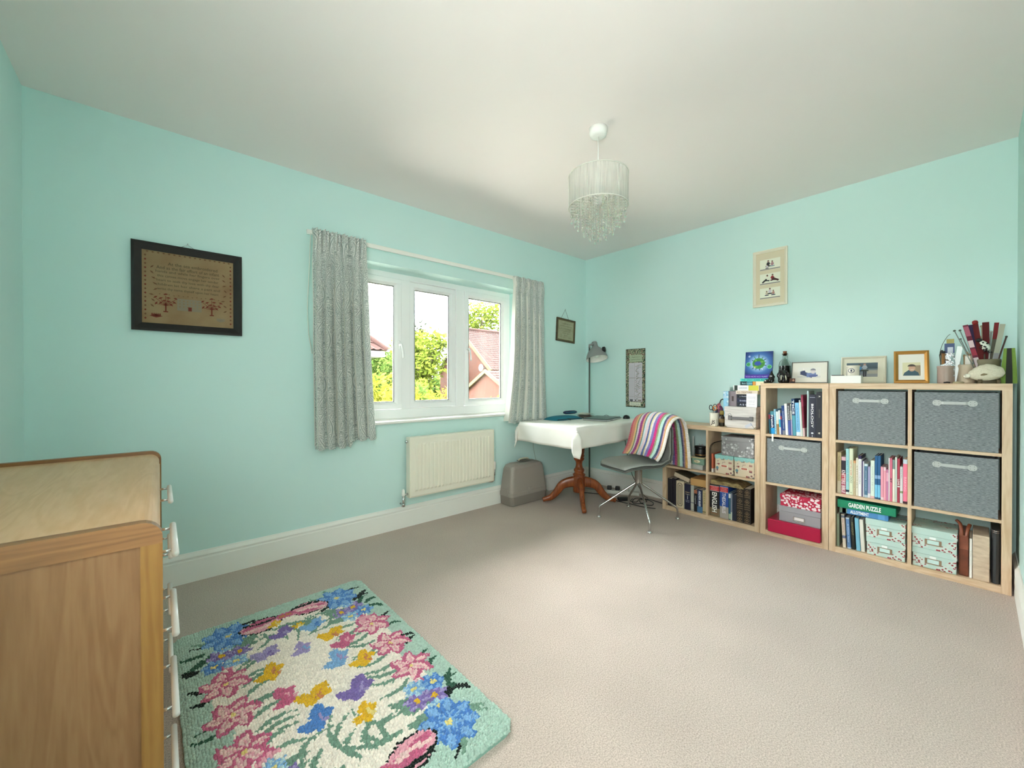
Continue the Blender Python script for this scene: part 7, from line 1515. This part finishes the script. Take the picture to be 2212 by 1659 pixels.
bx = 3.45; zb = zu+.010
stick('long_feather', 'thin curved dark twig rising from the left pot', 'twig', (bx, .125, zb), (bx-.01, .137, zu+.17), .0022, '#3b3a2c')
s = MB(); s.tube(arc_pts([(bx-.01, .137, zu+.165), (bx-.01, .128, zu+.22), (bx, .108, zu+.27), (bx, .095, zu+.285)]), .0012, M('#3d4639', .8), 5); tag(s.build('fishing_line'), 'very thin arching wire above the left pot', 'wire')
stick('paint_brush', 'dark handled brush at the left of the left pot', 'brush', (bx+.01, .118, zb), (bx+.012, .128, zu+.165), .006, '#2d2d2c', '#4a4540', 'bristles', tipr=.009, tipl=.03)
t = thing('needle_packet', 'flat navy packet standing up in the left pot', 'packet', (bx+.005, .100, zb)); s = MB(); s.box((-.003, -.022, .0), (.003, .018, .222), M('#334a78', .5)); s.build('card', t); s = MB(); s.box((-.0034, -.016, .16), (-.003, .006, .20), M('#c9cfdc', .5)); s.box((-.0034, -.02, .222), (.002, .010, .247), M('#a39a58', .6)); s.build('hang_tab', t)
t = thing('copper_tube', 'copper coloured tube standing in the left pot', 'tube', (bx-.012, .122, zb)); s = MB(); s.lathe([(0, 0), (.0075, 0), (.0075, .165), (0, .165)], M('#a9784f', .3, .6), 16); s.build('tube', t); s = MB(); s.lathe([(0, .1655), (.0085, .1655), (.0085, .178), (0, .178)], M('#2e3036', .4), 16); s.build('cap', t)
t = thing('foil_sachet', 'crumpled silver foil sachet in the left pot', 'sachet', (bx-.014, .095, zb)); FOIL = M('#cfd3d8', .25, .85, bump=(60, 1.0, .01), name='silver_foil'); s = MB(); s.grid(lambda u, v: Vector((-.004*math.sin(PI*u)+.003*math.sin(v*21+u*5), .018-.036*u+.002*math.sin(v*9), .03+.135*v)), 10, 16, FOIL); s.build('foil', t)
s = MB(); s.grid(lambda u, v: Vector((-.010+.002*math.sin(v*20), .022-.03*u+.02*v, .075+.015*u+.02*v)), 6, 8, FOIL); s.build('torn_strip', t)
t = thing('plastic_case', 'clear grey plastic needle case in the left pot', 'case', (bx+.01, .083, zb)); s = MB(); s.box((-.002, -.012, 0), (.002, .010, .205), M('#8ba39a', .2)); s.build('sleeve', t); t.rotation_euler = (math.radians(7), 0, 0)
for k, (dy, top, c, lb) in enumerate(((.022, .055, '#d9c9a4', 'pale wooden dowel at the left of the middle pot'), (.004, .046, '#a68a62', 'brown wooden stick in the middle pot'), (-.004, .062, '#c7b48c', 'wooden crochet hook in the middle pot'), (-.012, .050, '#8c7a5f', 'dark wooden bobbin stick in the middle pot'), (-.020, .058, '#d5cbb9', 'bone coloured tool at the right of the middle pot'))):
    stick('craft_tool', lb, 'craft tool', (3.485+.006*(k % 3-1), .036+dy*.7, zb), (3.485+.006*(k % 3-1), .036+dy*1.25, zu+.108+top), .004, c, c, 'head', tipr=.0055)
t = thing('needle_packet', 'small tan card packet in the middle pot', 'packet', (3.468, .028, zb)); s = MB(); s.box((-.002, -.012, 0), (.002, .012, .150), M('#b29a80', .6)); s.box((-.0024, -.010, .09), (-.002, .010, .145), M('#dcd6cc', .4)); s.build('card', t)
# knitting needles fanning out of the right pot
kx = 3.49
def needle(lb, y0, y1, h, r0, col, cap, x1=kx, metal=0.0, capr=.006): return stick('knitting_needle', lb, 'knitting needle', (x1, y0, zb), (x1, y1, zu+h), r0, col, cap, 'knob', tipr=capr, tipl=.008, metal=metal, rough=.35)
needle('leftmost thin grey knitting needle with a dark knob', -.022, .078, .300, .0020, '#8d9691', '#4a5548', kx-.038, metal=.5)
needle('thin grey knitting needle second from the left', -.026, .058, .305, .0022, '#98a19c', '#58695a', kx+.020, metal=.5)
needle('short grey knitting needle between the left ones', -.024, .056, .255, .0020, '#8a938f', '#6f7a74', kx+.032, metal=.5)
def packet(lb, y0, y1, h, wd, col, x0, bands=(), cap=None):
    t = thing('needle_packet', lb, 'packet', (x0, y0, zb)); an = math.atan2(-(y1-y0), h-.01); L_ = math.hypot(y1-y0, h-.01); s = MB(); s.box((-.003, -wd/2, 0), (.003, wd/2, L_), M(col, .75)); s.build('sleeve', t)
    for (a, b_, c) in bands: s = MB(); s.box((-.0036, -wd/2+.001, L_*a), (-.003, wd/2-.001, L_*b_), M(c, .7)); s.build('printed_band', t)
    if cap: s = MB(); s.lathe([(0, L_-.004), (wd*.45, L_), (wd*.58, L_+.010), (wd*.45, L_+.020), (0, L_+.024)], M(cap, .35), 18); s.build('knob', t)
    t.rotation_euler = (an, 0, 0); return t
packet('long needle packet with pink, white and maroon stripes', -.030, .038, .333, .021, '#651c33', kx-.024, ((.80, .97, '#a4566a'), (.60, .72, '#d9c3c6'), (.08, .42, '#c7b9bb'), (.46, .57, '#8f2338')))
packet('dark violet needle packet behind the red needles', -.032, .020, .335, .030, '#31234a', kx+.010)
packet('thick dark red knitting needle with a round knob', -.036, .0, .335, .022, '#64090c', kx-.006, (), '#8e1a1c')
packet('dark red flat needle case right of the round knobbed needle', -.044, -.038, .345, .026, '#5e080c', kx+.018, ())
needle('cream knitting needle in front of the dark red case', -.040, -.024, .322, .0042, '#c9c0a6', '#b9ae94', kx+.027, capr=.007)
needle('cream knitting needle with a broad knob lower down', -.040, -.018, .262, .0046, '#cfc6b2', '#d6cdb9', kx+.0355, capr=.0085)
needle('grey metal knitting needle right of the red case', -.046, -.058, .285, .0036, '#8d8f8c', '#a9aaa5', kx-.004, metal=.4)
packet('red topped needle packet leaning right', -.052, -.078, .338, .018, '#5d5a4c', kx+.012, ((.72, 1.0, '#7a1318'),))
packet('long pale grey needle sleeve leaning far right', -.056, -.098, .325, .020, '#a7aa98', kx-.018, ((0, .5, '#8b8d90'),))
needle('brown knitting needle at the far right of the fan', -.058, -.112, .255, .0035, '#5c3c3c', '#46504a', kx+.026, capr=.005)
t = thing('spotted_ornament', 'black and white spotted animal ornament in front of the needles', 'ornament', (3.462, -.034, zu+.182))
skin('body', t, [(0, 0, 0), (0, -.012, .020), (0, .006, .046), (0, .018, .056)], [(0, 1), (1, 2), (2, 3)], [.022, .018, .014, .009], M('#dfe3d6', .4), 0, 1)
s = MB()
for k in range(14): a, zz = rg.uniform(-.026, .018), rg.uniform(-.012, .045); s.lathe([(0, 0), (.0042, 0), (.0042, .001), (0, .001)], BLK, 10, (-.0225+abs(zz-.01)*.16, a, zz), Matrix.Rotation(-PI/2, 3, 'Y'))
s.build('spots', t, kind='stuff'); s = MB(); s.lathe([(0, -.01), (.012, -.004), (.012, .008), (0, .014)], BLK, 14, (-.004, .020, .058)); s.build('head', t)
s = MB(); s.lathe([(0, 0), (.003, 0), (.003, -.15), (.0, -.15)], M('#4a473a', .8), 10, (.0, -.0, -.018)); s.build('support', t)
t = thing('sheep_shell', 'large cream woolly sheep ornament lying in front of the pots', 'ornament', (3.402, -.038, zu))
WOOL = M('#d8d2bc', .95, bump=(90, 1.0, .006), name='cream_fleece')
s = MB()
def fleece(u, v):
    a, b_ = 2*PI*u, PI*v; ny = math.cos(b_); rr_ = math.sin(b_)**.8
    sq = 1-.42*max(0, ny)**1.6-.12*max(0, -ny)
    p = Vector((math.cos(a)*rr_*.032*sq, ny*.068, .060+math.sin(a)*rr_*.046*sq-.012*max(0, ny))); k = 1+.05*noise.noise(p*55)
    return Vector((p.x*k, p.y*k, max(p.z*k, .004)))
s.grid(fleece, 40, 30, WOOL); s.build('body', t)
s = MB(); s.lathe([(0, -.016), (.010, -.012), (.013, 0), (.009, .012), (0, .015)], M('#e9e4d4', .8), 16, (-.006, .066, .042), Matrix.Rotation(1.2, 3, 'X')); s.build('face', t)
s = MB(); s.tube([(-.024, .018, .046), (-.034, .006, .050), (-.034, -.006, .050)], [.004, .006, .002], M('#8f8162', .9), 8); s.build('ear', t)
for (xx, yy) in ((-.02, .02), (.02, .02), (-.02, -.045), (.02, -.045)): s = MB(); s.tube([(xx, yy, .022), (xx, yy, .0)], .008, M('#5a4f38', .8), 10); s.build('leg', t)
t = thing('striped_gourd', 'tall green and black striped fabric piece standing at the right end', 'ornament', (3.452, -.118, zu))
GS = M('#16190f', .7); GL_ = M('#6f8f35', .7, bump=(90, .5, .003), name='lime_felt')
for k, (y0, y1, yt0, yt1, mt) in enumerate(((.028, .010, .016, .006, GL_), (.010, -.014, .006, -.010, GS), (-.014, -.030, -.010, -.022, GL_))):
    s = MB(); vs = []; 
    for q in range(9):
        v = q/8; e = v*v*(3-2*v)**.5
        a, b_ = y0+(yt0-y0)*e, y1+(yt1-y1)*e
        for (x_, y_) in ((-.014, a), (-.016, b_), (.014, b_), (.014, a)): vs.append((x_, y_, .19*v))
    s.add(vs, [(q*4+k2, q*4+(k2+1) % 4, (q+1)*4+(k2+1) % 4, (q+1)*4+k2) for q in range(8) for k2 in range(4)]+[(3, 2, 1, 0), (32, 33, 34, 35)], mt); fixn(s.build('stripe', t))
s = MB(); s.tube([(3.392, .118, zu+.0045), (3.388, .105, zu+.007), (3.39, .093, zu+.0045)], .004, BLK, 8); tag(s.build('black_clip'), 'small black clip lying in front of the middle pot', 'clip')
s = MB(); s.lathe([(0, 0), (.020, 0), (.024, .006), (.018, .010), (0, .009)], M('#b9ac8c', .6), 22, (3.405, .062, zu+.0004)); tag(s.build('shell_dish'), 'flat pale shell dish in front of the middle pot', 'dish')
